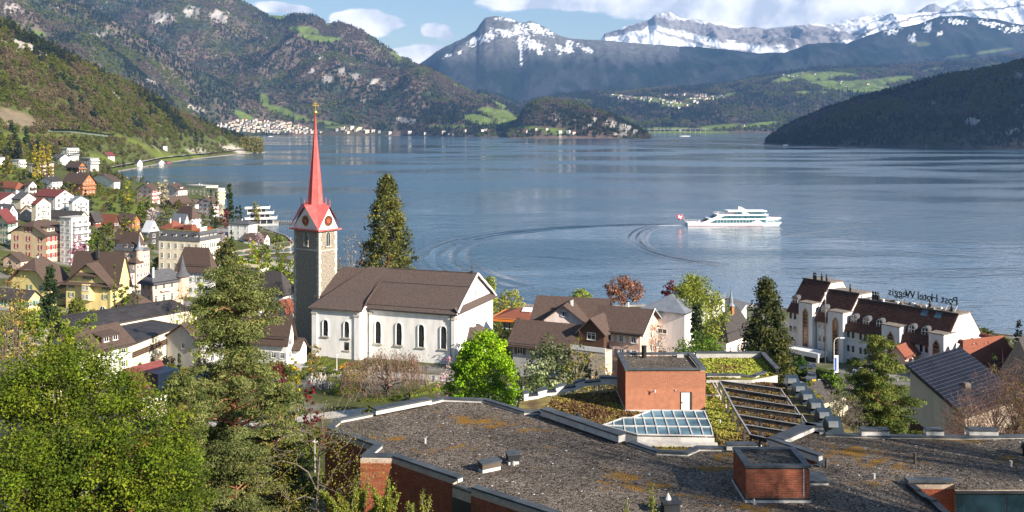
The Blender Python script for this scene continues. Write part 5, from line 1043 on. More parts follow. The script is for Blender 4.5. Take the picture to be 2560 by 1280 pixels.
 m = MB(); m.tube([(-.35, L_-.45, 0), (-.35, L_-.45, ze-.8), (-.35, L_-.9, ze-.3)], .1, 6, GUT); m.build('downpipe', root)
 # porch on the gable side
 m = MB(); m.box((6.5, -4.5, 0), (14, -.02, 4.6), WHITE); m.build('porch', root)
 m = MB(); slab(m, [(6, -5, 4.6), (14.5, -5, 4.6), (12.2, -1, 8.0), (8.3, -1, 8.0)], .2, CHROOF); slab(m, [(6, .0, 4.6), (6, -5, 4.6), (8.3, -1, 8.0), (8.3, 0, 8.0)], .2, CHROOF); slab(m, [(14.5, -5, 4.6), (14.5, 0, 4.6), (12.2, 0, 8.), (12.2, -1, 8.)], .2, CHROOF); m.build('porch_roof', root)
church()
def tower():
 th = R(68); D = 240.;
 # near corner at x=797; left edge 735, right edge 842
 la, lb = corner_lens(735, 797, 842, D, 52); th = R(52)
 C = P(797, 860, D); zb = 10.0; root = empty('church_tower', (C.x, C.y, zb), th); tag(root, 'square rubble stone church tower with clocks and slender red spire', 'tower')
 zt = H-(577-HZ)/F*D-zb; zc = H-(628-HZ)/F*D-zb
 MB().box((0, 0, 0), (la, lb, zt), STONE).build('wall', root)
 MB().box((-.12, -.12, zc-.15), (la+.12, lb+.12, zc+.15), STONEL).build('string_course', root)
 q = MB()
 for i in range(int(zt/1.1)):
  a = .55 if i % 2 else .85; b = .85 if i % 2 else .55
  q.box((-.05, -.05, i*1.1+.06), (a, b, i*1.1+1.04), STONEL).box((la-a, -.05, i*1.1+.06), (la+.05, b, i*1.1+1.04), STONEL).box((-.05, lb-b, i*1.1+.06), (a, lb+.05, i*1.1+1.04), STONEL)
 o = q.build('quoins', root); o['kind'] = 'stuff'
 for f in ('R', 'L'):
  Lf = la if f == 'R' else lb; x, y, rz = face_pt(f, Lf/2, la, lb, .0)
  o = empty('belfry_opening', (x, y, zc+1.0), rz); o.parent = root
  wd, ht = 1.25, 2.6; n = 6; arc = [(math.cos(math.pi*i/n)*wd/2, ht+math.sin(math.pi*i/n)*wd*.62) for i in range(n+1)]
  MB().poly([(wd/2, -.03, 0)]+[(a, -.03, b) for a, b in arc]+[(-wd/2, -.03, 0)], GLASS).build('opening', o)
  MB().tube([(wd/2+.1, -.05, 0)]+[(a*1.15, -.05, ht+(b-ht)*1.12) for a, b in arc]+[(-wd/2-.1, -.05, 0)], .14, 5, STONEL).box((-.06, -.12, 0), (.06, -.03, ht+.4), STONEL).box((-wd/2-.3, -.3, -.25), (wd/2+.3, 0, -.02), STONEL).build('surround', o)
  for j in range(6): MB().box((-wd/2+.05, -.1, .1+j*.42), (wd/2-.05, -.04, .16+j*.42), GUT).build('louvre', o)
 # helm: four clock gables, then an eight-sided spire
 oh = .85; g0 = zt; gh = H-(520-HZ)/F*D-zb-zt; cx, cy = la/2, lb/2
 m = MB(); m.box((-oh, -oh, g0-.15), (la+oh, lb+oh, g0+.2), SPIRE)
 m.build('eaves', root)
 gab = [((-oh*.2, -oh*.2), (la+oh*.2, -oh*.2)), ((la+oh*.2, -oh*.2), (la+oh*.2, lb+oh*.2)), ((la+oh*.2, lb+oh*.2), (-oh*.2, lb+oh*.2)), ((-oh*.2, lb+oh*.2), (-oh*.2, -oh*.2))]
 for (a, b) in gab:
  m = MB(); m.poly([(*a, g0+.2), (*b, g0+.2), ((a[0]+b[0])/2, (a[1]+b[1])/2, g0+gh)], WHITE); m.build('clock_gable', root)
 top = H-(285-HZ)/F*D-zb
 m = MB(); mid = [((a[0]+b[0])/2+((a[0]+b[0])/2-cx)*.12, (a[1]+b[1])/2+((a[1]+b[1])/2-cy)*.12) for a, b in gab]; cor = [(-oh, -oh), (la+oh, -oh), (la+oh, lb+oh), (-oh, lb+oh)]
 # cross-gabled roof: each corner is a valley-sided kite running up to the spire
 for i in range(4):
  cn = cor[i]; m1 = mid[i-1]; m2 = mid[i]
  up = g0+gh+.25; k = .33; inn = (cx+(cn[0]-cx)*k, cy+(cn[1]-cy)*k)
  m.poly([(*cn, g0+.2), (*m2, up), (*inn, up+.6)], SPIRE); m.poly([(*m1, up), (*cn, g0+.2), (*inn, up+.6)], SPIRE)
  m.poly([(*m2, up), (cx, cy, up+.4), (*inn, up+.6)], SPIRE); m.poly([(cx, cy, up+.4), (*m1, up), (*inn, up+.6)], SPIRE)
 m.build('gable_roof', root)
 m = MB(); rr = la*.37; zs = g0+gh*.15
 prof = [(rr*1.02, g0+gh*.2), (rr*.96, g0+gh), (rr*.90, g0+gh+1.5), (rr*.70, g0+gh+(top-g0-gh)*.28), (rr*.42, g0+gh+(top-g0-gh)*.55), (rr*.18, g0+gh+(top-g0-gh)*.78), (.10, top)]
 i0 = len(m.v); n = 8
 for (r_, z) in prof:
  for j in range(n): t = 2*math.pi*(j+.5)/n; m.v.append((cx+r_*math.cos(t), cy+r_*math.sin(t), z))
 for k_ in range(len(prof)-1):
  for j in range(n): m.f.append((i0+k_*n+j, i0+k_*n+(j+1) % n, i0+(k_+1)*n+(j+1) % n, i0+(k_+1)*n+j)); m.m.append(m.mi(SPIRE))
 m.build('spire', root)
 m = MB()
 for j in range(n): m.tube([m_ for m_ in [(cx+r_*math.cos(2*math.pi*(j+.5)/n), cy+r_*math.sin(2*math.pi*(j+.5)/n), z) for (r_, z) in prof]], .045, 4, SPIRED, cap=False)
 for k_ in range(2, 34):
  z = g0+gh+1.5+(top-g0-gh-3)*k_/34; r_ = np.interp(z, [q_[1] for q_ in prof], [q_[0] for q_ in prof])*1.004
  for j in range(n): m.beam((cx+r_*math.cos(2*math.pi*(j+.5)/n), cy+r_*math.sin(2*math.pi*(j+.5)/n), z), (cx+r_*math.cos(2*math.pi*(j+1.5)/n), cy+r_*math.sin(2*math.pi*(j+1.5)/n), z), .02, .03, SPIRED)
 o_ = m.build('spire_seams', root); o_['kind'] = 'stuff'
 for (px_, py_) in mid: MB().tube([(px_, py_, g0+gh+.2), (px_, py_, g0+gh+1.9)], .09, 5, SPIRE).lathe([(.05, g0+gh+1.0), (.2, g0+gh+1.2), (.05, g0+gh+1.4)], 8, GOLD, (px_, py_)).build('gable_finial', root)
 MB().lathe([(.1, top-.2), (.42, top+.1), (.5, top+.4), (.42, top+.7), (.1, top+1.0)], 12, GOLD, (cx, cy)).build('golden_ball', root)
 m = MB(); z = top+1.0; m.beam((cx, cy, z), (cx, cy, z+2.1), .13, .13, GOLD)
 ux, uy = math.cos(R(-30)), math.sin(R(-30))
 m.beam((cx-ux*.75, cy-uy*.75, z+1.2), (cx+ux*.75, cy+uy*.75, z+1.2), .13, .13, GOLD); m.beam((cx-ux*.45, cy-uy*.45, z+1.65), (cx+ux*.45, cy+uy*.45, z+1.65), .1, .1, GOLD)
 for a, b in ((-.75, 1.2), (.75, 1.2), (0, 2.15)): m.lathe([(.03, z+b-.2), (.2, z+b), (.03, z+b+.2)], 6, GOLD, (cx+ux*a, cy+uy*a))
 m.build('cross', root)
 for f in ('R', 'L'):
  Lf = la if f == 'R' else lb; x, y, rz = face_pt(f, Lf/2, la, lb, oh*.2+.03)
  o = empty('clock', (x, y, g0+gh*.40), rz); o.parent = root; rc_ = 1.28
  d = MB(); n = 24; d.poly([(math.cos(2*math.pi*i/n)*rc_, -.05, math.sin(2*math.pi*i/n)*rc_) for i in range(n)], CLK); d.poly([(math.cos(2*math.pi*i/n)*rc_*.5, -.07, math.sin(2*math.pi*i/n)*rc_*.5) for i in range(n)], CLKR); d.build('dial', o)
  d = MB(); d.tube([(math.cos(2*math.pi*i/n)*rc_, -.06, math.sin(2*math.pi*i/n)*rc_) for i in range(n+1)], .05, 4, GOLD); d.build('rim', o)
  for h_ in range(12):
   a = 2*math.pi*h_/12; MB().beam((math.cos(a)*rc_*.68, -.09, math.sin(a)*rc_*.68), (math.cos(a)*rc_*.92, -.09, math.sin(a)*rc_*.92), .05, .14, GOLD, up=Vector((0, 1, 0)).cross(Vector((math.cos(a), 0, math.sin(a))))).build('hour_mark', o)
  for a, l_ in ((R(148), .95), (R(-62), .62)): MB().beam((0, -.12, 0), (math.cos(a)*l_*rc_, -.12, math.sin(a)*l_*rc_), .04, .11, GOLD, up=Vector((0, 1, 0)).cross(Vector((math.cos(a), 0, math.sin(a))))).build('hand', o)
tower()
# ---------------------------------------------------------------- hotel block on the right
HT = mat('hotel_roof_tiles', (.058, .026, .018), col2=(.125, .058, .040), rough=.85, scale=3, detail=8, bump=.05, bscale=4, rlo=.38, rhi=.62)
WARMW = plaster('hotel_render', (.70, .68, .66)); OAK = mat('oak_window', (.42, .19, .06), rough=.6, var=.2, scale=4); GRAVT = mat('roof_gravel_strip', (.19, .16, .135), var=.3, scale=2, rough=.95)
def hotel():
 # front runs from near right to far left; local x along the front from the left end to the right end, local y to the back
 A = P(2112, 850, 205); Bp = P(2345, 900, 189); z0 = 14.5
 d = Vector((Bp.x-A.x, Bp.y-A.y, 0)); L_ = d.length; th = math.atan2(d.y, d.x)
 def unit(name, label, px0, D0, L_, ys, ye_, yr, wins, arches, towers, doms, letters=False, group=None, depth=13., sky=(), gableright=True):
  A = P(px0, 850, D0); root = empty(name, (A.x, A.y, z0), th); tag(root, label, 'hotel', group)
  ze = H-(ye_-HZ)/F*D0-z0; zr = H-(yr-HZ)/F*D0-z0; run = (zr-ze)*.9; yb = run+4.4; depth = yb+run*.95
  MB().box((0, 0, 0), (L_, depth, ze), WARMW).build('wall', root)
  o = .7
  m = MB(); slab(m, [(-.05, -o, ze-.5), (L_+.05, -o, ze-.5), (L_+.05, run, zr), (-.05, run, zr)], .3, HT); slab(m, [(L_+.05, depth+o, ze-.5), (-.05, depth+o, ze-.5), (-.05, yb, zr), (L_+.05, yb, zr)], .3, HT)
  rf = m.build('roof', root)
  # rows of tiles too fine to pick out singly, laid as ribs
  rb_ = MB(); n = 22
  for i in range(1, n): t = i/n; y_ = -o+(run+o)*t; z_ = ze-.5+(zr-ze+.5)*t; rb_.beam((0, y_, z_+.02), (L_, y_, z_+.02), .16, .07, HT)
  q = rb_.build('tile_course', rf); q['kind'] = 'stuff'
  MB().box((-.1, run-.1, zr-.3), (L_+.1, yb+.1, zr), GRAVT).box((-.15, run-.35, zr-.1), (L_+.15, run-.1, zr+.18), GUT).build('flat_top', root)
  m = MB()
  for x_ in ((-.02, L_+.02)): m.poly([(x_, -.0, ze-.1), (x_, depth, ze-.1), (x_, yb, zr-.05), (x_, run, zr-.05)] if x_ > 0 else [(x_, depth, ze-.1), (x_, 0, ze-.1), (x_, run, zr-.05), (x_, yb, zr-.05)], WARMW)
  for i in range(2):
   g = MB(); g.poly([m.v[j] for j in m.f[i]], WARMW); g.build('gable', root)
  W = win_mesh('hotel', .8, 1.5, None, True)
  for r_ in range(3):
   for u in wins:
    for k in (-.55, .55): put_window(root, W, (u+k, -.006, ze-2.3-r_*2.85), 0)
  for u in doms:
   t = .27; y_ = -o+(run+o)*t; z_ = ze-.5+(zr-ze+.5)*t-.3
   o_ = MB().box((-.75, 0, 0), (.75, 2.0, 1.05), GUT).build('dormer', root, (u, y_, z_), 0)
   n = 8; pr = [(-math.cos(math.pi*i/n)*.85, 1.05+math.sin(math.pi*i/n)*.85) for i in range(n+1)]
   c_ = MB()
   for (a, b), (e, f) in zip(pr[:-1], pr[1:]): c_.poly([(a, 3.2, b), (e, 3.2, f), (e, -.15, f), (a, -.15, b)], SLATE)
   c_.build('dormer_hood', o_)
   f_ = MB(); f_.poly([(-.62, -.03, .1), (.62, -.03, .1)]+[(-math.cos(math.pi*(n-i)/n)*.62, -.03, 1.05+math.sin(math.pi*i/n)*.62) for i in range(n+1)], GLASS)
   f_.tube([(-.62, -.06, .1)]+[(-math.cos(math.pi*i/n)*.66, -.06, 1.05+math.sin(math.pi*i/n)*.66) for i in range(n+1)]+[(.62, -.06, .1), (-.62, -.06, .1)], .07, 4, FRAME).box((-.05, -.08, .1), (.05, -.04, 1.65), FRAME).box((-.62, -.08, .85), (.62, -.04, .95), FRAME)
   f_.build('dormer_window', o_)
  for (u, w_) in towers:
   zt = ze+1.9; t = MB().box((u, -1.15, 0), (u+w_, 3.2, zt), WARMW).box((u-.1, -1.25, zt), (u+w_+.1, 3.3, zt+.18), GRAVT).build('stair_tower', root)
   g = MB(); x_ = u+w_/2; h0, h1 = 2.8, zt-2.0
   g.poly([(x_-.55, -1.17, h0), (x_+.55, -1.17, h0), (x_+.55, -1.17, h1), (x_, -1.17, h1+.8), (x_-.55, -1.17, h1)], GLASS); gw = g.build('stair_window', t)
   f_ = MB(); pts = [(x_-.6, -1.2, h0), (x_-.6, -1.2, h1), (x_, -1.2, h1+.9), (x_+.6, -1.2, h1), (x_+.6, -1.2, h0)]
   for a, b in zip(pts, pts[1:]+pts[:1]): f_.beam(a, b, .16, .16, OAK)
   k = h0+.7
   while k < h1: f_.box((x_-.55, -1.24, k), (x_+.55, -1.16, k+.13), OAK); k += .75
   f_.build('oak_frame', t)
  for (u, t) in sky:
   y_ = run*t; z_ = ze+(zr-ze)*t; k_ = (zr-ze)/run
   m = MB(); slab(m, [(u, y_, z_+.2), (u+1.3, y_, z_+.2), (u+1.3, y_+1.0, z_+.2+k_*1.0), (u, y_+1.0, z_+.2+k_*1.0)], .2, GLASSB); m.build('roof_window', rf)
  return root, ze, zr, run, yb
 Lm = (Vector((P(2345, 900, 189).x, P(2345, 900, 189).y))-Vector((P(2112, 850, 205).x, P(2112, 850, 205).y))).length
 wn = [1.6, 5.4, 9.0, 17.2, 21.2]
 r, ze, zr, run, yb = unit('hotel_wing', 'long hotel wing with brown tiled roof, arched dormers and mirrored rooftop letters', 2112, 205, Lm+1.5, None, 815, 752, [Lm*x for x in (.07, .21, .35, .73, .86)], 0, [(Lm*.45, 3.9), (Lm*.94, 3.0)], [Lm*x for x in (.08, .22, .37, .71, .85)], sky=((Lm*.72, .74), (Lm*.86, .74)), depth=14)
 LM = r
 BLK = mat('black_sign', (.012, .012, .014), rough=.5)
 s = 'Post Hotel Weggis'; letters = []; x = 1.0
 # the sign faces the lake, so its letters read backwards from here
 xs = {'P': .75, 'o': .72, 's': .6, 't': .52, ' ': .55, 'H': .92, 'e': .66, 'l': .42, 'W': 1.1, 'g': .72, 'i': .42}
 tot = sum(xs[c] for c in s); x = Lm*.985; sc_ = Lm*.74/tot
 sg = empty('rooftop_sign', (LM.matrix_basis @ Vector((0, yb-1.2, zr)))[:], th); tag(sg, 'black rooftop letters reading Post Hotel Weggis, seen mirrored from behind', 'sign')
 for ch in s:
  wd_ = xs[ch]*sc_
  if ch != ' ': text_on(sg, 'letter', ch, 2.15, (x-wd_/2, 0, 1.15), math.pi, BLK, .09)
  x -= wd_
 m = MB(); m.beam((Lm*.22, .12, 1.05), (Lm*.99, .12, 1.05), .07, .07, BLK)
 for k in range(9): xx = Lm*(.24+.093*k); m.beam((xx, 0.12, 0), (xx, .12, 1.05), .05, .05, BLK); m.beam((xx, -1.2, 0), (xx, .1, 1.05), .05, .05, TRIM)
 m.build('sign_rail', sg)
 rv_ = random.Random(4)
 for k in range(18):
  xx = Lm*(.12+.048*k+rv_.uniform(-.01, .01)); yy = run+.7+rv_.uniform(0, yb-run-2.2); s_ = rv_.uniform(.18, .38)
  MB().box((xx-s_, yy-s_, zr), (xx+s_, yy+s_, zr+rv_.uniform(.25, .5)), TRIM if k % 3 == 0 else GRAVT).build('roof_vent', LM)
 for xx in (Lm*.13, Lm*.16, Lm*.19, Lm*.75, Lm*.97): MB().box((xx-.18, run+1.2, zr), (xx+.18, run+1.6, zr+.9), BLK).lathe([(.3, zr+.9), (.1, zr+1.2), (.28, zr+1.4), (.05, zr+1.9)], 6, BLK, (xx, run+1.4)).build('chimney', LM)
 r2, ze2, zr2, run2, _ = unit('hotel_wing', 'middle hotel wing with brown roof and tall oak stair window, left of the lettered wing', 2042, 210.3, 7.0, None, 792, 729, [1.3], 0, [(3.5, 3.6)], [1.3], depth=14)
 r3, ze3, zr3, run3, _ = unit('hotel_wing', 'farthest left hotel wing with chimneys on its stepped brown roof', 1972, 216, 6.8, None, 770, 702, [1.1], 0, [(3.4, 3.4)], [1.0], depth=14)
 for (q, zz, xs_) in ((r3, zr3, (2.6, 3.1, 4.6, 5.8)), (r2, zr2, (4.5,))):
  for xx in xs_: MB().box((xx-.15, 5.2, zz), (xx+.15, 5.5, zz+.9), BLK).lathe([(.28, zz+.9), (.1, zz+1.2), (.26, zz+1.4), (.05, zz+1.8)], 6, BLK, (xx, 5.35)).build('chimney', q)
 # porte-cochere with open bays
 C = P(1978, 850, 210); ca = empty('garage_deck', (C.x, C.y, z0), th); tag(ca, 'white deck with open garage bays in front of the hotel', 'garage')
 MB().box((0, -1.2, 3.4), (7.5, 2.5, 4.3), WARMW).build('deck', ca)
 for k in range(3): MB().box((k*3.5, -1.2, 0), (k*3.5+.45, -.8, 3.4), WARMW).build('pillar', ca)
 MB().box((0, 1.5, 0), (7.5, 1.8, 3.4), GUT).build('back_wall', ca)
 MB().tube([(2108-1280, 0, 0)]*2, .1, 3, BLK) if False else None
 p = P(2063, 800, 203); fp = empty('flagpole', (p.x, p.y, 15)); tag(fp, 'tall dark pole with white flag top in front of the middle hotel wing', 'flagpole')
 MB().tube([(0, 0, 0), (0, 0, 15)], [.16, .1], 7, GUT).build('pole', fp); MB().box((-.1, -.05, 11.5), (.12, .05, 16.5), TRIM).build('banner', fp)
hotel()
def solar_house():
 # corners of the roof plane, ridge along the top left edge
 A = P(2270, 925, 110);
 r = empty('solar_house', (0, 0, 0)); tag(r, 'house with a big roof of dark blue solar panels, shaded eaves side', 'house')
 zt, zb_ = 42.5, 36.2
 a = G(2263, 911, 38.0); b = G(2401, 868, 39.5); d = G(2412, 1040, 34.5)
 # plane through a, b, d ; c completes it
 c = b+(d-a)
 SOL = mat('solar_glass', (.016, .018, .028), rough=.22, var=.25, scale=.5, spec=.8)
 m = MB(); slab(m, [(a), (d), (c), (b)], .35, GUT); m.build('roof', r)
 nu, nv = 17, 14; n_ = (d-a).cross(b-a).normalized(); n_ = n_ if n_.z > 0 else -n_
 fr = mat('panel_frame', (.06, .06, .07), rough=.5)
 for i in range(nu):
  for j in range(nv):
   def q(u, v): return (a.lerp(d, u)).lerp(b.lerp(c, u), v)+n_*.07
   e = .06; m = MB(); P4 = [q((i+e)/nu, (j+.04)/nv), q((i+1-e)/nu, (j+.04)/nv), q((i+1-e)/nu, (j+.96)/nv), q((i+e)/nu, (j+.96)/nv)]
   m.hexa([p-n_*.06 for p in P4]+P4, SOL); m.build('solar_panel', r)
 for i in range(nu+1):
  u = min(i/nu, .999); m = MB(); p, q_ = a.lerp(d, u), b.lerp(c, u); m.beam(p+n_*.1, q_+n_*.1, .06, .03, fr); m.build('panel_rail', r)
 g = 24.; m = MB(); ins = [p.lerp((a+b+c+d)/4, .09) for p in (a, d, c, b)]
 for i in range(4): j = (i+1) % 4; p, q_ = ins[i], ins[j]; m.poly([(p.x, p.y, g), (q_.x, q_.y, g), (q_.x, q_.y, q_.z-.5), (p.x, p.y, p.z-.5)], TAN)
 m.build('wall', r)
 u = a.lerp(d, .62).lerp(b.lerp(c, .62), .45); MB().box((u.x-.3, u.y-.3, u.z-.4), (u.x+.3, u.y+.3, u.z+.45), GRAVT).build('chimney', r)
 m = MB(); m.poly([(ins[0].x-.06, ins[0].y-.06, g+3), (ins[0].lerp(ins[1], .45).x-.06, ins[0].lerp(ins[1], .45).y-.06, g+3), (ins[0].lerp(ins[1], .45).x-.06, ins[0].lerp(ins[1], .45).y-.06, g+7), (ins[0].x-.06, ins[0].y-.06, g+8)], WOODM); m.build('timber_cladding', r)
solar_house()
# ---------------------------------------------------------------- flat-roofed brick building in the foreground
ZR = 49.3
def gravel_mat(name, moss):
 m = bpy.data.materials.new(name); m.use_nodes = True; nt = m.node_tree; L = nt.links; b = nt.nodes['Principled BSDF']; b.inputs['Roughness'].default_value = .95; b.inputs['Specular IOR Level'].default_value = .15
 def N(t, **k):
  n = nt.nodes.new(t)
  for a_, b_ in k.items(): setattr(n, a_, b_)
  return n
 tc = N('ShaderNodeTexCoord'); v = tc.outputs['Object']
 vo = N('ShaderNodeTexVoronoi'); vo.inputs['Scale'].default_value = 13; L.new(v, vo.inputs['Vector'])
 wn = N('ShaderNodeSeparateColor'); L.new(vo.outputs['Color'], wn.inputs[0])
 cr = N('ShaderNodeValToRGB'); el = cr.color_ramp.elements; L.new(wn.outputs[0], cr.inputs[0])
 for p, c in ((.0, (.012, .0095, .007)), (.4, (.029, .021, .015)), (.72, (.054, .039, .028)), (.93, (.10, .076, .056)), (1, (.22, .18, .145))):
  e = el[0] if p == 0 else (el[1] if p == 1 else el.new(p)); e.position = p; e.color = (*c, 1)
 n1 = N('ShaderNodeTexNoise'); n1.inputs['Scale'].default_value = .35; n1.inputs['Detail'].default_value = 6; L.new(v, n1.inputs['Vector'])
 mr = N('ShaderNodeMapRange'); mr.inputs[1].default_value = .35; mr.inputs[2].default_value = .65; mr.inputs[3].default_value = .75; mr.inputs[4].default_value = 1.2; L.new(n1.outputs['Fac'], mr.inputs[0])
 sc = N('ShaderNodeVectorMath', operation='SCALE'); L.new(cr.outputs[0], sc.inputs[0]); L.new(mr.outputs[0], sc.inputs['Scale'])
 last = None
 for (x, y, rx, ry, wt) in moss:
  d = N('ShaderNodeVectorMath', operation='SUBTRACT'); L.new(v, d.inputs[0]); d.inputs[1].default_value = (x, y, ZR)
  mm = N('ShaderNodeVectorMath', operation='MULTIPLY'); L.new(d.outputs[0], mm.inputs[0]); mm.inputs[1].default_value = (1/rx, 1/ry, 0)
  ln = N('ShaderNodeVectorMath', operation='LENGTH'); L.new(mm.outputs[0], ln.inputs[0])
  r_ = N('ShaderNodeMapRange'); L.new(ln.outputs['Value'], r_.inputs[0]); r_.inputs[1].default_value = 0; r_.inputs[2].default_value = 1.6; r_.inputs[3].default_value = wt; r_.inputs[4].default_value = 0
  if last is None: last = r_.outputs[0]
  else: a = N('ShaderNodeMath', operation='MAXIMUM'); L.new(last, a.inputs[0]); L.new(r_.outputs[0], a.inputs[1]); last = a.outputs[0]
 n2 = N('ShaderNodeTexNoise'); n2.inputs['Scale'].default_value = 1.3; n2.inputs['Detail'].default_value = 8; n2.inputs['Roughness'].default_value = .68; L.new(v, n2.inputs['Vector'])
 a = N('ShaderNodeMath', operation='MULTIPLY_ADD'); L.new(n2.outputs['Fac'], a.inputs[0]); a.inputs[1].default_value = 1.6; L.new(last, a.inputs[2])
 mk = N('ShaderNodeMapRange'); mk.inputs[1].default_value = 1.0; mk.inputs[2].default_value = 1.22; mk.inputs[4].default_value = .92; L.new(a.outputs[0], mk.inputs[0])
 n3 = N('ShaderNodeTexNoise'); n3.inputs['Scale'].default_value = 9; n3.inputs['Detail'].default_value = 4; L.new(v, n3.inputs['Vector'])
 mc = N('ShaderNodeMix', data_type='RGBA'); L.new(n3.outputs['Fac'], mc.inputs['Factor']); mc.inputs['A'].default_value = (.10, .055, .012, 1); mc.inputs['B'].default_value = (.34, .17, .015, 1)
 mx = N('ShaderNodeMix', data_type='RGBA'); L.new(mk.outputs[0], mx.inputs['Factor']); L.new(sc.outputs[0], mx.inputs['A']); L.new(mc.outputs['Result'], mx.inputs['B']); L.new(mx.outputs['Result'], b.inputs['Base Color'])
 bp = N('ShaderNodeBump'); bp.inputs['Strength'].default_value = 1; bp.inputs['Distance'].default_value = .035; L.new(vo.outputs['Distance'], bp.inputs['Height']); bp.invert = True; L.new(bp.outputs[0], b.inputs['Normal'])
 return m
MOSS = []
for (px, py, w_, h_, wt) in [(1195, 1052, 100, 16, .42), (1250, 1062, 60, 14, .4), (975, 1097, 55, 8, .42), (1305, 1076, 22, 7, .42), (1080, 1125, 60, 10, .3), (1180, 1115, 80, 8, .25), (1080, 1030, 20, 6, .3), (1380, 1115, 30, 5, .3), (1240, 1192, 18, 5, .3),
        (2130, 1130, 90, 22, .42), (2190, 1150, 110, 20, .34), (2250, 1165, 70, 18, .34), (1560, 1190, 60, 14, .42), (1580, 1215, 90, 16, .42), (1780, 1170, 90, 10, .42), (1830, 1145, 80, 12, .4), (1880, 1268, 90, 12, .42), (2170, 1205, 60, 8, .42), (2400, 1100, 120, 14, .3), (2540, 1150, 60, 14, .35), (1740, 1240, 70, 12, .34), (1360, 1075, 50, 6, .3), (1800, 1115, 40, 6, .4)]:
 p = G(px, py, ZR); q = G(px, py-h_, ZR); MOSS.append((p.x, p.y, w_/F*p.y, abs(q.y-p.y), wt))
GRAVEL = gravel_mat('roof_gravel', MOSS); GRAVEL2 = gravel_mat('roof_gravel_plain', [(0, 0, 1, 1, 0)])
SEDUM = mat('sedum_turf', (.11, .095, .02), col2=(.26, .27, .035), rough=.95, scale=.55, detail=10, bump=.12, bscale=7, rlo=.38, rhi=.62)
SEDUMB = mat('sedum_brown', (.10, .060, .03), col2=(.24, .19, .05), rough=.95, scale=.9, detail=10, bump=.1, bscale=7, rlo=.36, rhi=.64)
COP = mat('weathered_coping', (.048, .054, .060), col2=(.10, .11, .118), rough=.55, scale=1.2, detail=9, metal=.25, spec=.4); COPB = mat('dark_coping_edge', (.028, .03, .034), rough=.5, var=.3, metal=.2)
FLASH = mat('white_upstand', (.52, .50, .47), rough=.7, var=.15, scale=2)
MORTAR = mat('mortar', (.42, .33, .26), rough=.95, var=.15, scale=6)
BRICK = mat('red_brick', (.30, .082, .038), rough=.9, var=.22, scale=2.5, objrand=.22, detail=6, spec=.2)
BRICKO = mat('orange_brick', (.42, .17, .095), rough=.9, var=.14, scale=2.5, objrand=.12, detail=6, spec=.2)
_bm = {}
def brick_wall(parent, p, q, z0, z1, mt, bl=.285, bh=.060, jt=.018, budget=300, vary=True, thick=.05, name='brick'):
 """bricks in running bond on the vertical plane from p to q (looking at it, p on the left); the wall itself is the mortar"""
 p = Vector((p[0], p[1], 0)); q = Vector((q[0], q[1], 0)); d = q-p; Lw = d.length; d.normalize(); n = Vector((d.y, -d.x, 0)); rz = math.atan2(d.y, d.x)
 key = (round(bl, 3), mt.name)
 if key not in _bm:
  _bm[key] = [MB().box((e, -.012-e2, 0), (bl-e, .02, bh), mt).mesh('brick') for e, e2 in ((0, 0), (.003, .004), (.006, .002))]
 rows = int((z1-z0)/(bh+jt)); cnt = 0; rest = MB()
 inv = parent.matrix_basis.inverted() if parent else Matrix()
 for r_ in range(rows-1, -1, -1):
  z = z0+r_*(bh+jt); u = -(bl+jt)/2 if r_ % 2 else 0.
  while u < Lw-.03:
   a, b_ = max(u, 0), min(u+bl, Lw)
   if b_-a > .05:
    if cnt < budget and b_-a > bl-.01:
     o = link(name, random.choice(_bm[key]), parent); o.location = (p+d*a)+Vector((0, 0, z)); o.rotation_euler = (0, 0, rz); cnt += 1
    else:
     P0 = p+d*a-n*.02; P1 = p+d*b_-n*.02; P2 = p+d*b_+n*.012; P3 = p+d*a+n*.012
     rest.hexa([P3+Vector((0, 0, z)), P2+Vector((0, 0, z)), P1+Vector((0, 0, z)), P0+Vector((0, 0, z)), P3+Vector((0, 0, z+bh)), P2+Vector((0, 0, z+bh)), P1+Vector((0, 0, z+bh)), P0+Vector((0, 0, z+bh))], mt)
   u += bl+jt
 if rest.f: o = rest.build('brickwork', parent); o['kind'] = 'stuff'
def offset_poly(pts, w_, closed=False):
 """inner line of a polyline, offset to the left of its direction"""
 out = []; n = len(pts)
 for i in range(n):
  a = pts[i-1] if i > 0 else None; b = pts[i]; c = pts[i+1] if i < n-1 else None
  d1 = (Vector(b[:2])-Vector(a[:2])).normalized() if a is not None else None; d2 = (Vector(c[:2])-Vector(b[:2])).normalized() if c is not None else None
  if d1 is None: d1 = d2
  if d2 is None: d2 = d1
  n1 = Vector((-d1.y, d1.x)); n2 = Vector((-d2.y, d2.x)); m = n1+n2
  if m.length < .2: m = n1
  m.normalize(); k = w_/max(.35, m.dot(n1)); out.append(Vector((b[0]+m.x*k, b[1]+m.y*k)))
 return out
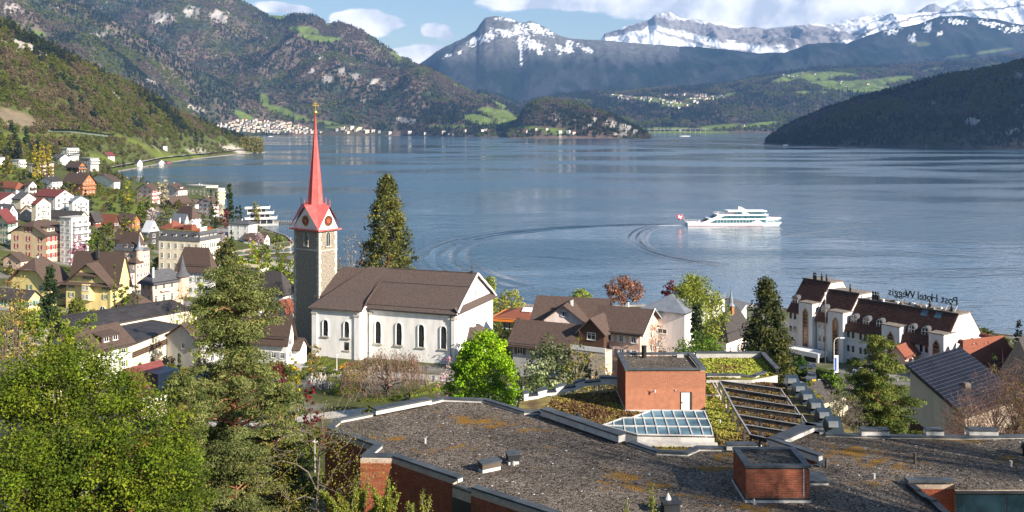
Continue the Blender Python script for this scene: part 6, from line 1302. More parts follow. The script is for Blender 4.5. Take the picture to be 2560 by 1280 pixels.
def coping(root, pts, z, w_=.42, th=.09, drop=.25, side=1, flash=True, brickface=False):
 """coping pieces along an outer edge; inner side is on the left; the upstand under the inner edge is white"""
 inn = offset_poly(pts, w_)
 i2 = offset_poly(pts, w_-.05); o2 = offset_poly(pts, .05)
 for i in range(len(pts)-1):
  a, b = pts[i], pts[i+1]; c, d = inn[i+1], inn[i]
  m = MB(); V8 = [(a[0], a[1], z-th), (b[0], b[1], z-th), (c[0], c[1], z-th), (d[0], d[1], z-th), (a[0], a[1], z), (b[0], b[1], z), (c[0], c[1], z), (d[0], d[1], z)]
  m.hexa(V8, COP); m.build('coping', root)
  if drop:
   m = MB(); a, b, c, d = o2[i], o2[i+1], i2[i+1], i2[i]
   m.hexa([(a[0], a[1], z-th-drop), (b[0], b[1], z-th-drop), (c[0], c[1], z-th-drop), (d[0], d[1], z-th-drop), (a[0], a[1], z-th-.002), (b[0], b[1], z-th-.002), (c[0], c[1], z-th-.002), (d[0], d[1], z-th-.002)], FLASH); m.build('upstand', root)
def main_building():
 r = empty('brick_building', (0, 0, 0)); tag(r, 'large red brick building with angular gravelled flat roof and grey copings in the foreground', 'building')
 zc = ZR+.22
 def Q(px, py, z=zc): p = G(px, py, z); return (p.x, p.y)
 left = [Q(813, 1070), Q(935, 1112), Q(901, 1140), Q(982, 1141), Q(1143, 1196)]
 back = [Q(813, 1070), Q(842, 1045), Q(904, 1033), Q(928, 1028), Q(1066, 1001), Q(1105, 991), Q(1217, 995), Q(1315, 1024), Q(1353, 1023), Q(1370, 1032), Q(1565, 1098), Q(1580, 1100), Q(1647, 1122), Q(1712, 1125), Q(1741, 1112), Q(1812, 1113), Q(1887, 1113)]
 notch = [Q(1887, 1113), Q(2035, 1156), Q(2058, 1143), Q(1928, 1099), Q(2012, 1063), Q(2056, 1066)]
 right = [Q(2056, 1066), Q(2062, 1077), Q(2145, 1080), Q(2215, 1082), Q(2310, 1083), Q(2410, 1084), Q(2560, 1082), Q(2760, 1084)]
 fr = [Q(1143, 1196), Q(1131, 1203), Q(1178, 1219), Q(1329, 1268), Q(1520, 1330), Q(1600, 1500)]
 br = [(right[-1][0]+2, right[-1][1]), (22, 38), Q(2770, 1218), Q(2387, 1218), Q(2387, 1203), Q(2270, 1203), Q(2350, 1262), Q(2380, 1300), (15, 36)]
 poly = fr[::-1][:-0 or None]
 outline = left+fr[1:]+[(15, 36)]+[Q(2380, 1300), Q(2350, 1262), Q(2270, 1203), Q(2387, 1203), Q(2387, 1218), Q(2770, 1218), (right[-1][0]+1, right[-1][1])]+right[::-1][0:]+notch[::-1][1:]+back[::-1][1:-1]
 import mathutils.geometry as mg
 vs = [Vector((x, y, 0)) for x, y in outline]; tri = mg.tessellate_polygon([vs])
 m = MB(); m.v = [(x, y, ZR) for x, y in outline];
 for t in tri:
  a, b, c = [vs[k] for k in t];
  if (b-a).cross(c-a).z < 0: t = t[::-1]
  m.f.append(tuple(t)); m.m.append(m.mi(GRAVEL))
 m.build('gravel_roof', r)
 n = len(outline); m = MB()
 for i in range(n):
  a, b = outline[i], outline[(i+1) % n]; m.poly([(a[0], a[1], 33), (b[0], b[1], 33), (b[0], b[1], ZR+.1), (a[0], a[1], ZR+.1)], MORTAR)
 m.build('wall', r)
 # bricks on the faces in view: near the corner singly, the rest joined
 z0, z1 = 43.5, ZR-.06
 def bw(a, b, z0, z1, bud):
  d = (Vector(b)-Vector(a)).normalized(); nn = Vector((d.y, -d.x))*.006; brick_wall(r, (a[0]+nn.x, a[1]+nn.y), (b[0]+nn.x, b[1]+nn.y), z0, z1, BRICK, budget=bud)
 bw(left[2], left[3], z0, z1, 130); bw(left[3], left[4], z0, z1, 110); bw(left[0], left[1], 44.5, z1, 0); bw(fr[2], fr[3], 45.5, z1, 0); bw(fr[3], fr[4], 46.5, z1, 0)
 bw(outline[outline.index(Q(2270, 1203))], outline[outline.index(Q(2387, 1203))], 46.6, z1, 60);
 bw(notch[3], notch[2], 45.5, z1, 0)
 # window bays: left recess and the dark glass front at the right
 a, b = Vector(fr[1]), Vector(fr[2]); d = (b-a).normalized(); nn = Vector((d.y, -d.x))
 m = MB(); m.hexa([(*(a+nn*.02), 38), (*(b+nn*.02), 38), (*b, 38), (*a, 38), (*(a+nn*.02), ZR-.5), (*(b+nn*.02), ZR-.5), (*b, ZR-.5), (*a, ZR-.5)], GUT); m.build('window_bay', r)
 m = MB(); c1, c2 = a.lerp(b, .25)+nn*.05, a.lerp(b, .7)+nn*.05; m.poly([(*c1, 40), (*c2, 40), (*c2, ZR-1.9), (*c1, ZR-1.9)], GLASSB); m.build('window', r)
 a, b = Vector(Q(2387, 1218)), Vector(Q(2770, 1218)); L_ = (b-a).length; k = 0
 NAVY = glass('navy_glass', (.012, .03, .045), .15)
 for i in range(3):
  p, q = a.lerp(b, i/3+.004), a.lerp(b, (i+1)/3-.004)
  m = MB(); m.hexa([(p.x, p.y-.05, 47.9), (q.x, q.y-.05, 47.9), (q.x, q.y, 47.9), (p.x, p.y, 47.9), (p.x, p.y-.05, ZR-.05), (q.x, q.y-.05, ZR-.05), (q.x, q.y, ZR-.05), (p.x, p.y, ZR-.05)], NAVY); m.build('facade_panel', r)
  m = MB(); m.hexa([(p.x, p.y-.04, 45.5), (q.x, q.y-.04, 45.5), (q.x, q.y, 45.5), (p.x, p.y, 45.5), (p.x, p.y-.04, 47.85), (q.x, q.y-.04, 47.85), (q.x, q.y, 47.85), (p.x, p.y, 47.85)], GLASS); w_ = m.build('window', r)
  for j in range(3):
   u = (j+.5)/3; c_ = p.lerp(q, u); m = MB()
   for t in range(4): m.box((c_.x-.32+t*.14, c_.y-.075, 45.5), (c_.x-.22+t*.14, c_.y-.05, 47.7), TRIM)
   o = m.build('curtain', w_); o['kind'] = 'stuff'
 # copings
 coping(r, [left[0], left[1], left[2], left[3], left[4]], zc+.03)
 coping(r, [fr[2], fr[3], fr[4], fr[5]], zc+.03); coping(r, [fr[1], fr[2]], zc-.2, w_=.35)
 bk = back[::-1]
 coping(r, back[0:4][::-1], zc, w_=.36); coping(r, back[4:10][::-1], zc, w_=.34); coping(r, back[11:16][::-1], zc-.02, w_=.34)
 def raised(a, b, z, w_=.5, h=.38, ext=.0):
  coping(r, [a, b], z+h-.12, w_=w_, drop=h*.8, th=.08)
 raised(back[4], back[3], zc+.05, .62, .3); raised(back[10], back[9], zc+.05, .6, .42); raised(notch[0], back[15], zc+.02, .5, .3)
 raised(notch[4], notch[3], zc, .75, .3); raised(notch[5], notch[4], zc, .6, .3)
 coping(r, [notch[3], notch[2]][::-1], zc+.18, w_=.38, drop=.3); coping(r, [notch[2], notch[1]], zc-.1, w_=.3)
 coping(r, right[:2][::-1], zc, w_=.3); coping(r, right[1:][::-1], zc-.06, w_=.34, drop=.12)
 for (x0, x1) in ((2147, 2216), (2308, 2352), (2414, 2486)):
  a, b = Q(x0, 1078), Q(x1, 1079); raised(b, a, zc+.03, .55, .34)
 coping(r, [Q(2387, 1203), Q(2270, 1203)], zc+.12, w_=.45, drop=.1) if False else None
 a, b = Q(2270, 1205), Q(2389, 1205); m = MB(); m.box((a[0], a[1]-.06, zc-.02), (b[0], a[1]+.42, zc+.08), COP); m.build('coping', r)
 a, b = Q(2389, 1220), Q(2770, 1220); m = MB(); m.box((a[0], a[1]-.05, ZR-.03), (b[0], a[1]+.12, ZR+.06), COPB); m.build('coping', r)
 dl = [Q(2270, 1205), Q(2292, 1222), Q(2316, 1240), Q(2332, 1248), Q(2362, 1276), Q(2380, 1300)]
 for i in range(5):
  a, b = Vector(dl[i]), Vector(dl[i+1]); m = MB(); z_ = zc-.02-.05*(i % 2); m.hexa([(a.x-.12, a.y, ZR), (b.x-.12, b.y, ZR), (b.x+.22, b.y, ZR), (a.x+.22, a.y, ZR), (a.x-.12, a.y, z_), (b.x-.12, b.y, z_), (b.x+.22, b.y, z_), (a.x+.22, a.y, z_)], COPB); m.build('coping', r)
 return r
MBLD = main_building()
def small_box():
 a = G(1865, 1256, ZR); b = G(2024, 1256, ZR); zt = H-(1166-HZ)/F*a.y; dpt = 2.45
 r = empty('brick_vent_house', (a.x, a.y, ZR)); tag(r, 'square brick box with gravel top and grey coping standing on the gravel roof', 'roof box'); w_ = b.x-a.x; h = zt-ZR
 MB().box((0, 0, .12), (w_, dpt, h-.14), MORTAR).build('wall', r); MB().box((-.06, -.06, 0), (w_+.06, dpt+.06, .1), FLASH).box((-.03, -.03, .1), (w_+.03, dpt+.03, .2), GUT).build('base_flashing', r)
 brick_wall(r, (0, -.002), (w_, -.002), .22, h-.1, BRICK, budget=230); brick_wall(r, (-.002, dpt), (-.002, 0), .22, h-.1, BRICK, budget=60)
 c = .24; z0, z1 = h-.06, h+.05
 for (x0, y0, x1, y1) in ((-.05, -.05, w_+.05, c), (-.05, dpt-c, w_+.05, dpt+.05), (-.05, c, c, dpt-c), (w_-c, c, w_+.05, dpt-c)): MB().box((x0, y0, z0), (x1, y1, z1), COP).build('coping', r)
 MB().box((c-.02, c-.02, h-.1), (w_-c+.02, dpt-c+.02, h-.12+.03), GRAVEL2).build('gravel_top', r)
 MB().box((w_-.28, -.035, .25), (w_-.25, -.014, h-.1), TRIM).build('expansion_joint', r)
 MB().tube([(w_*.5, -.06, 0), (w_*.5, -.06, .9)], .012, 5, GUT).build('lightning_wire', r); MB().tube([(.3, -.2, -.02), (.3, -.2, .22)], .05, 8, FLASH).build('vent_pipe', r)
small_box()
ZG = 45.5
def penthouse():
 a = G(1564, 1029, ZG); b = G(1764, 1029, ZG); zt = H-(925-HZ)/F*a.y; d = 5.0; w_ = b.x-a.x; h = zt-ZG
 r = empty('brick_penthouse', (a.x, a.y, ZG), R(.6)); tag(r, 'orange brick rooftop penthouse with white door and gravel top', 'penthouse')
 MB().box((0, 0, 0), (w_, d, h-.22), MORTAR).build('wall', r); MB().box((-.05, -.05, 0), (w_+.05, d+.05, .12), FLASH).build('base_flashing', r)
 dx = w_*.695; dw = .72; dh = 1.35
 brick_wall(r, (0, -.003), (w_, -.003), .14, h-.05, BRICKO, bl=.26, budget=300); brick_wall(r, (-.003, d), (-.003, 0), .14, h-.05, BRICK, bl=.26, budget=0)
 MB().box((dx-.04, -.05, .0), (dx+dw+.06, -.013, dh+.04), GUT).build('door_recess', r); dr = MB().box((dx, -.075, .02), (dx+dw-.13, -.05, dh), TRIM).build('door', r); MB().box((dx+.05, -.12, .62), (dx+.09, -.075, .7), GUT).build('handle', dr)
 c = .36; z0, z1 = h-.02, h+.10
 for (x0, y0, x1, y1) in ((-.06, -.06, w_+.06, c-.12), (-.06, d-c, w_+.06, d+.06), (-.06, c-.12, c, d-c), (w_-c, c-.12, w_+.06, d-c)): MB().box((x0, y0, z0), (x1, y1, z1), COP).build('coping', r)
 MB().box((c-.02, c-.14, h-.2), (w_-c+.02, d-c+.02, h-.10), GRAVEL2).build('gravel_top', r)
 MB().tube([(1.9, d-.9, h-.1), (1.9, d-.9, h+.75)], .19, 12, COPB).tube([(1.9, d-.9, h+.75), (1.9, d-.9, h+.8)], .22, 12, COPB).build('flue', r)
 MB().tube([(1.35, d-1.1, h-.1), (1.35, d-1.1, h+.35)], .05, 8, GUT).build('vent_pipe', r); MB().box((w_-1.3, d-.9, h-.1), (w_-.8, d-.6, h+.1), CONC).build('stone_block', r)
 lm = MB(); x0, z0 = w_*.36, h*.52; lm.tube([(x0, -.02, z0-.05), (x0, -.30, z0)], .025, 6, GUT).tube([(x0, -.30, z0-.1), (x0, -.30, z0+.1)], .045, 8, TRIM); lm.tube([(x0-.1, -.32, z0+.2), (x0, -.30, z0+.06), (x0+.1, -.32, z0+.2)], .02, 6, GUT); lm.build('wall_lamp', r)
 MB().tube([(w_*.625, -.02, h*.52), (w_*.625, -.08, h*.52)], .06, 10, CONC).build('wall_cap', r)
penthouse()
def green_roofs():
 r = empty('green_roof', (0, 0, 0)); tag(r, 'lower turfed roof terrace with sedum around the penthouse and skylight', 'roof terrace')
 pts = [G(1290, 1050, ZG), G(1700, 1140, ZG), G(2200, 1140, ZG), G(2110, 1060, ZG), G(1968, 958, ZG), G(1765, 948, ZG), G(1560, 966, ZG), G(1500, 976, ZG), G(1300, 1003, ZG)]
 pts[1].z = pts[2].z = ZG
 m = MB(); m.prism([(p.x, p.y) for p in pts], 34, ZG, CONC, SEDUMB); m.build('roof', r)
 # sedum cushions: lumpy turf as real relief, too fine to count
 rg = np.random.default_rng(8)
 def cushions(name, quad, n, s0, palette, par, z):
  P0, P1, P2, P3 = [np.array(q[:2]) for q in quad]; a = rg.random((n, 1)); b = rg.random((n, 1)); p = (P0*(1-a)+P1*a)*(1-b)+(P3*(1-a)+P2*a)*b
  w_ = fbm(p[:, 0]*.9, p[:, 1]*.9, 4, 3); keep = w_+rg.random(n)*.35 > .55; p = p[keep]; n = len(p)
  c = np.c_[p, z+.02+.05*rg.random(n)]; pal = np.array(palette); T = pal[np.clip((fbm(p[:, 0]*.5+9, p[:, 1]*.5, 3, 6)*len(pal)*1.2-.2*len(pal)+rg.normal(size=n)*.5).astype(int), 0, len(pal)-1)]*(1+.25*rg.normal(size=(n, 1)))
  V, Fc, Tv = leaf_quads(c, s0*(.5+rg.random(n)), np.clip(T, .01, .6), np.array([[0, 0, 1.2]]), .9, rg)
  o = link(name, crown_mesh(name, V, Fc, Tv, foliage('sedum', trans=0)), par); o['kind'] = 'stuff'
 PAL = [(.13, .07, .035), (.19, .13, .04), (.30, .26, .05), (.22, .26, .04), (.34, .33, .06)]
 cushions('sedum', [G(1340, 1052, ZG), G(1640, 1090, ZG), G(1560, 978, ZG), G(1390, 990, ZG)], 16000, .16, PAL[:4], r, ZG)
 cushions('sedum', [G(1765, 1112, ZG), G(1860, 1112, ZG), G(1812, 950, ZG), G(1764, 952, ZG)], 14000, .16, PAL[1:], r, ZG)
 cushions('sedum', [G(1620, 1122, ZG), G(1730, 1122, ZG), G(1730, 1100, ZG), G(1620, 1100, ZG)], 2500, .16, PAL[1:], r, ZG)
 cushions('sedum', [G(1860, 1130, ZG), G(2010, 1090, ZG), G(1960, 960, ZG), G(1812, 950, ZG)], 7000, .16, PAL[:2], r, ZG)
 # stepped white parapet at the back left
 steps = [(1310, 1003), (1322, 1000), (1345, 997), (1368, 990), (1390, 988), (1412, 980), (1438, 976), (1462, 966), (1500, 962), (1556, 962)]
 for i in range(len(steps)-1):
  a = G(*steps[i], ZG); b = G(*steps[i+1], ZG); hi = .5 if i % 2 == 0 else .25
  m = MB(); m.hexa([(a.x, a.y, ZG), (b.x, b.y, ZG), (b.x, b.y+.5, ZG), (a.x, a.y+.5, ZG), (a.x, a.y, ZG+hi), (b.x, b.y, ZG+hi), (b.x, b.y+.5, ZG+hi), (a.x, a.y+.5, ZG+hi)], FLASH); m.build('parapet_wall', r)
  m = MB(); m.hexa([(a.x-.05, a.y-.05, ZG+hi+.002), (b.x+.05, b.y-.05, ZG+hi+.002), (b.x+.05, b.y+.6, ZG+hi+.002), (a.x-.05, a.y+.6, ZG+hi+.002), (a.x-.05, a.y-.05, ZG+hi+.1), (b.x+.05, b.y-.05, ZG+hi+.1), (b.x+.05, b.y+.6, ZG+hi+.1), (a.x-.05, a.y+.6, ZG+hi+.1)], COP if hi > .3 else COPB); m.build('coping', r)
 for (px, py) in ((1801, 1000), (1815, 1022), (1831, 1055), (1800, 1060), (1862, 1100)): p = G(px, py, ZG); MB().tube([(p.x, p.y, ZG), (p.x, p.y, ZG+.3)], .06, 8, FLASH).build('vent_pipe', r)
 p = G(1446, 1046, ZG); MB().lathe([(.28, ZG), (.26, ZG+.2), (.14, ZG+.33), (.02, ZG+.36)], 12, COPB, (p.x, p.y)).build('dome_vent', r)
 # upper turfed roof beyond, level and edged with metal
 z2 = ZG+.3; r2 = empty('turf_roof', (0, 0, 0)); tag(r2, 'bright yellow-green turfed roof behind the penthouse with metal edge', 'roof terrace')
 q = [G(1766, 950, z2), G(1880, 950, z2), G(1944, 938, z2), G(1906, 897, z2), G(1740, 897, z2)]
 m = MB(); m.prism([(p.x, p.y) for p in q], 36, z2, CONC, SEDUM); m.build('roof', r2)
 cushions('sedum', [q[0], q[2], q[3], q[4]], 14000, .2, [(.22, .17, .05), (.30, .30, .05), (.26, .32, .04), (.38, .38, .08)], r2, z2)
 ed = [q[2], q[3], q[4]]
 for i in range(2):
  a, b = ed[i], ed[i+1]; m = MB(); m.beam(a+Vector((0, .1, .25)), b+Vector((0, .1, .25)), .25, .5, CONC if i else COPB); m.beam(a+Vector((0, .1, .54)), b+Vector((0, .1, .54)), .4, .07, COP); m.build('edge', r2)
 for (u, v, hh_) in (((1766, 950), (1850, 950), .4), ((1850, 948), (1885, 950), .25), ((1885, 950), (1912, 940), .3)):
  a = G(*u, ZG+.1); b = G(*v, ZG+.1); m = MB(); m.beam(a+Vector((0, 0, hh_/2)), b+Vector((0, 0, hh_/2)), .3, hh_, FLASH); m.build('parapet_wall', r2); m = MB(); m.beam(a+Vector((0, 0, hh_+.05)), b+Vector((0, 0, hh_+.05)), .45, .09, COP); m.build('coping', r2)
green_roofs()
def skylight():
 r = empty('roof_skylight', (0, 0, 0)); tag(r, 'faceted glass skylight with white bars in front of the brick penthouse', 'skylight')
 z0 = ZG+.55; y0 = 20*F/780*.98
 nrm = Vector((0, -.13, 1))
 def S(x, y):
  px, py = 1500+x/8, 1010+y/8; dx, dz = (px-1280)/F, -(py-HZ)/F; Y = (H-z0+.13*y0)/(-dz+.13); Y = (H-z0+.13*y0)/(.13-dz); return Vector((dx*Y, Y, H+dz*Y))
 SKY = glass('skylight_glass', (.10, .17, .20), .08)
 bars = set()
 cells = [[(50, 430), (485, 445), (505, 552)], [(485, 445), (715, 455), (745, 615), (505, 552)], [(50, 430), (265, 355), (285, 438)], [(265, 355), (465, 280), (485, 445), (285, 438)],
    [(640, 275), (835, 205), (870, 285)], [(835, 205), (1030, 130), (1085, 287), (870, 285)]]
 r3b = [745, 945, 1165, 1390, 1615, 1850, 2075, 2262]; r3t = [715, 910, 1130, 1350, 1575, 1790, 2020, 2222]; yb = lambda x: 615+(x-745)/1500*25; ym = lambda x: 440+(x-485)/1700*25
 for i in range(7): cells.append([(r3b[i], yb(r3b[i])), (r3b[i+1], yb(r3b[i+1])), (r3t[i+1], ym(r3t[i+1])), (r3t[i], ym(r3t[i]))])
 r2t = [680, 870, 1085, 1295, 1510, 1720, 1950, 2150]; yt = lambda x: 278+(x-465)/1700*22
 cells.append([(485, 445), (715, ym(715)), (680, yt(680)), (465, 280)])
 for i in range(7): cells.append([(r3t[i], ym(r3t[i])), (r3t[i+1], ym(r3t[i+1])), (r2t[i+1], yt(r2t[i+1])), (r2t[i], yt(r2t[i]))])
 r1t = [1030, 1240, 1450, 1660, 1885, 2085]; r1b = r2t[2:8]; yk = lambda x: 128+(x-1030)/1060*15
 for i in range(5): cells.append([(r1b[i], yt(r1b[i])), (r1b[i+1], yt(r1b[i+1])), (r1t[i+1], yk(r1t[i+1])), (r1t[i], yk(r1t[i]))])
 cells = [c if True else c for c in cells]
 for c in cells:
  p = [S(*q) for q in c]
  a = (p[1]-p[0]).cross(p[2]-p[0]);
  if a.z < 0: p = p[::-1]
  cc = sum(p, Vector())/len(p); m = MB(); pp = [cc+(q-cc)*.97 for q in p]; slab(m, pp, .03, SKY); m.build('pane', r)
  for i in range(len(p)):
   k = tuple(sorted([tuple(round(t, 1) for t in p[i]), tuple(round(t, 1) for t in p[(i+1) % len(p)])]))
   if k in bars: continue
   bars.add(k); m = MB(); m.beam(p[i]+Vector((0, 0, .02)), p[(i+1) % len(p)]+Vector((0, 0, .02)), .07, .08, FLASH); m.build('glazing_bar', r)
 # kerb under the glass
 cor = [(50, 430), (745, 620), (2290, 645), (2100, 140), (1030, 125), (640, 272), (465, 275)]; pc = [S(*q) for q in cor]
 m = MB(); pc2 = [Vector((p.x, p.y, 0)) for p in pc]
 m.v = [(p.x, p.y, ZG-.02) for p in pc]+[(p.x, p.y, p.z-.09) for p in pc]; n = len(pc)
 for i in range(n): m.f.append((i, (i+1) % n, n+(i+1) % n, n+i)); m.m.append(m.mi(FLASH))
 m.build('kerb', r)
 a, b = S(760, 640), S(2340, 670); m = MB(); m.beam(Vector((a.x, a.y-.12, ZG+.14)), Vector((b.x, b.y-.12, ZG+.14)), .35, .28, FLASH); m.build('sill', r)
 m = MB(); p = [S(650, 280), S(1030, 128), S(1085, 287)];
 c = (S(1200, 300)); m = MB(); q_ = [S(760, 610), S(2250, 630), S(2080, 150), S(1050, 140), S(680, 270), S(480, 290), S(80, 432)]; m.poly([v-Vector((0, 0, .35)) for v in q_], mat('interior_blind', (.36, .34, .30), rough=.9)); m.build('blind', r)
skylight()
def pergola():
 r = empty('roof_pergola', (0, 0, 0)); tag(r, 'dark metal pergola of seven parallel beams on the roof terrace', 'pergola')
 z = ZG+1.25
 B = [((1798, 951), (1951, 971)), ((1808, 968), (1968, 993)), ((1820, 990), (1986, 1015)), ((1832, 1013), (2004, 1037)), ((1845, 1036), (2011, 1063)), ((1861, 1061), (1990, 1081)), ((1876, 1086), (1940, 1100))]
 PM = mat('pergola_metal', (.035, .032, .03), col2=(.09, .085, .08), rough=.6, scale=3, metal=.2); PL = mat('pergola_flange', (.26, .26, .26), rough=.5, var=.1)
 prev = None
 for i, (a, b) in enumerate(B):
  a = G(*a, z); b = G(*b, z); m = MB(); m.beam(a-Vector((0, 0, .14)), b-Vector((0, 0, .14)), .05, .26, PM); bm_ = m.build('beam', r); m = MB(); m.beam(a, b, .12, .025, PL); m.build('flange', bm_)
  for t in (.0, .36, .7, 1.0):
   p = a.lerp(b, t); m = MB(); m.box((p.x-.07, p.y-.05, ZG), (p.x+.07, p.y+.05, z-.28), PM); m.build('post', r)
  if i < 5:
   e = b+Vector((.25, -.9, -.55)); m = MB(); m.beam(b, e, .06, .1, PL); m.beam(b+Vector((0, 0, -.4)), e, .05, .05, PL); m.build('brace', r)
  for t in (.12, .62):
   p = a.lerp(b, t); m = MB(); m.beam(p+Vector((.1, -.1, -.75)), p+Vector((.5, -.05, -.62)), .1, .06, TRIM); m.build('lamp', r)
  if prev is not None: m = MB(); m.beam(prev-Vector((0, 0, .1)), a-Vector((0, 0, .1)), .08, .2, PM); m.beam(prev, a, .11, .02, PL); m.build('side_rail', r)
  prev = a
 for (u, v) in (((1764, 988), (1800, 989)), ((1782, 958), (1800, 989)), ((1790, 957), (1806, 986))): m = MB(); m.beam(G(*u, ZG+.5), G(*v, ZG+.5), .07, .09, FLASH); m.build('rail', r)
 # stepped metal hoods along the right-hand edge of the terrace
 h0 = MB().hexa([(0, 0, -1.5), (1.6, 0, -1.5), (1.6, 1.5, -1.5), (0, 1.5, -1.5), (.25, 0, .25), (1.2, .1, .25), (1.35, 1.3, .45), (.4, 1.3, .45)], mat('blue_grey_metal', (.035, .055, .075), rough=.4, metal=.3, var=.2, scale=1.5)).mesh('roof_hood')
 h1 = MB().hexa([(.15, -.35, .2), (.8, -.35, .2), (1.0, .35, .32), (.35, .35, .32), (.15, -.35, .28), (.8, -.35, .28), (1.0, .35, .4), (.35, .35, .4)], mat('hood_cap_metal', (.17, .18, .18), rough=.6)).mesh('hood_cap')
 for i, (px, py) in enumerate(((1962, 962), (1982, 982), (2000, 1003), (2020, 1025), (2040, 1049), (2062, 1072))):
  p = G(px, py, ZG+.3); o = empty('metal_roof_hood', (p.x, p.y, ZG+.3)); tag(o, ['topmost blue-grey metal hood of the stepped row right of the pergola', 'second blue-grey hood from the top right of the pergola', 'third blue-grey hood from the top right of the pergola', 'fourth blue-grey hood, beside the middle pergola beams', 'fifth blue-grey hood, beside the lowest full pergola beam', 'lowest blue-grey metal hood, next to the gravel roof corner'][i], 'roof hood', 'stepped hoods beside the pergola')
  link('hood', h0, o); link('cap', h1, o)
pergola()
def roof_things():
 p = G(1224, 1176, ZR); r = empty('roof_vent', (p.x, p.y, ZR), R(32)); tag(r, 'long low roof vent box with slanted grey lid in the middle of the gravel', 'roof vent')
 MB().box((-.5, -.2, 0), (.5, .2, .17), FLASH).build('base', r); MB().box((-.52, -.22, .17), (.52, .22, .42), mat('brown_metal', (.10, .075, .06), rough=.6)).build('body', r); m = MB(); slab(m, [(-.56, -.26, .46), (.56, -.26, .46), (.56, .26, .52), (-.56, .26, .52)], .06, COP); m.build('lid', r)
 p = G(1281, 1158, ZR); r = empty('roof_vent', (p.x, p.y, ZR), R(15)); tag(r, 'small square roof vent with dark body beside the long one', 'roof vent')
 MB().box((-.25, -.22, 0), (.27, .22, .15), FLASH).build('base', r); MB().box((-.27, -.24, .15), (.29, .24, .48), COPB).build('body', r); m = MB(); slab(m, [(-.31, -.28, .52), (.33, -.28, .52), (.33, .28, .56), (-.31, .28, .56)], .05, COP); m.build('lid', r); MB().tube([(-.02, -.34, 0), (-.02, -.34, .2)], .05, 8, FLASH).build('pipe', r)
 p = G(1676, 1282, ZR); r = empty('roof_vent', (p.x, p.y, ZR), R(5)); tag(r, 'dark roof vent with pointed white cap at the bottom edge', 'roof vent')
 MB().box((-.34, -.3, 0), (.34, .3, .5), COPB).build('body', r); MB().lathe([(.16, .5), (.12, .62), (.02, .82)], 10, FLASH, (-.08, .1)).build('cap', r); m = MB(); slab(m, [(-.4, -.36, .53), (.4, -.36, .53), (.4, .36, .57), (-.4, .36, .57)], .05, COPB); m.build('lid', r)
 for (px, py, h_, r_, mt, lab) in ((1063, 1108, .2, .055, FLASH, 'short white vent pipe near the yellow moss on the left roof'), (2185, 1197, .2, .06, FLASH, 'short white vent pipe on the right roof below the moss'), (2527, 1166, .22, .06, FLASH, 'short white vent pipe by the right edge'), (2066, 1170, .46, .075, mat('brown_metal', (.10, .075, .06)), 'brown vent pipe just right of the brick box'), (2287, 1160, .5, .07, mat('brown_metal', (.10, .075, .06)), 'brown vent pipe with cap on the far right roof')):
  p = G(px, py, ZR); o = empty('vent_pipe', (p.x, p.y, ZR)); tag(o, lab, 'vent pipe', 'vent pipes on the gravel roof'); MB().tube([(0, 0, 0), (0, 0, h_)], r_, 10, mt).build('pipe', o); MB().tube([(0, 0, h_+.02), (0, 0, h_+.05)], r_*1.25, 10, mt).build('pipe_cap', o)
 p = G(2570, 1140, ZR); o = empty('roof_vent', (p.x, p.y, ZR)); tag(o, 'dark rounded vent cowl cut by the right edge', 'roof vent'); MB().lathe([(.25, 0), (.25, .3), (.34, .4), (.3, .6), (.05, .75)], 12, COPB).build('cowl', o)
 a = G(2030, 1215, ZR); b = G(2075, 1218, ZR); o = empty('roof_hatch', (a.x+.35, a.y+.7, ZR)); tag(o, 'flat grey hatch lid behind the brick box', 'hatch'); MB().box((-.4, -.6, 0), (.45, .6, .12), FLASH).build('frame', o); MB().box((-.45, -.65, .122), (.5, .65, .2), COP).build('lid', o)
roof_things()
# ---------------------------------------------------------------- individual trees
GR1 = [(.10, .15, .015), (.15, .20, .02), (.12, .15, .03)]            # fresh beech
BRT = [(.22, .38, .012), (.30, .46, .015), (.18, .32, .012)]          # vivid lime green
LIM = [(.26, .30, .04), (.34, .36, .06), (.22, .27, .04)]             # pale spring green
YEL_ = [(.34, .29, .03), (.42, .34, .04)]
DRK = [(.022, .042, .016), (.035, .055, .018), (.05, .07, .02)]
SEQ = [(.12, .125, .025), (.17, .165, .035), (.07, .08, .022)]
PINE = [(.125, .15, .038), (.17, .185, .055), (.09, .11, .03)]
OLV = [(.11, .13, .03), (.15, .15, .035), (.085, .10, .03)]
COPR = [(.30, .13, .075), (.36, .17, .09), (.22, .10, .06)]
REDL_ = [(.16, .02, .03), (.22, .03, .035), (.10, .015, .02)]
BRN = [(.17, .115, .08), (.22, .14, .10)]
WHT = [(.55, .46, .42), (.62, .50, .48)]; PNK = [(.55, .25, .32), (.62, .33, .38)]
SIL = [(.19, .22, .10), (.26, .28, .15), (.12, .15, .05)]
TR = []
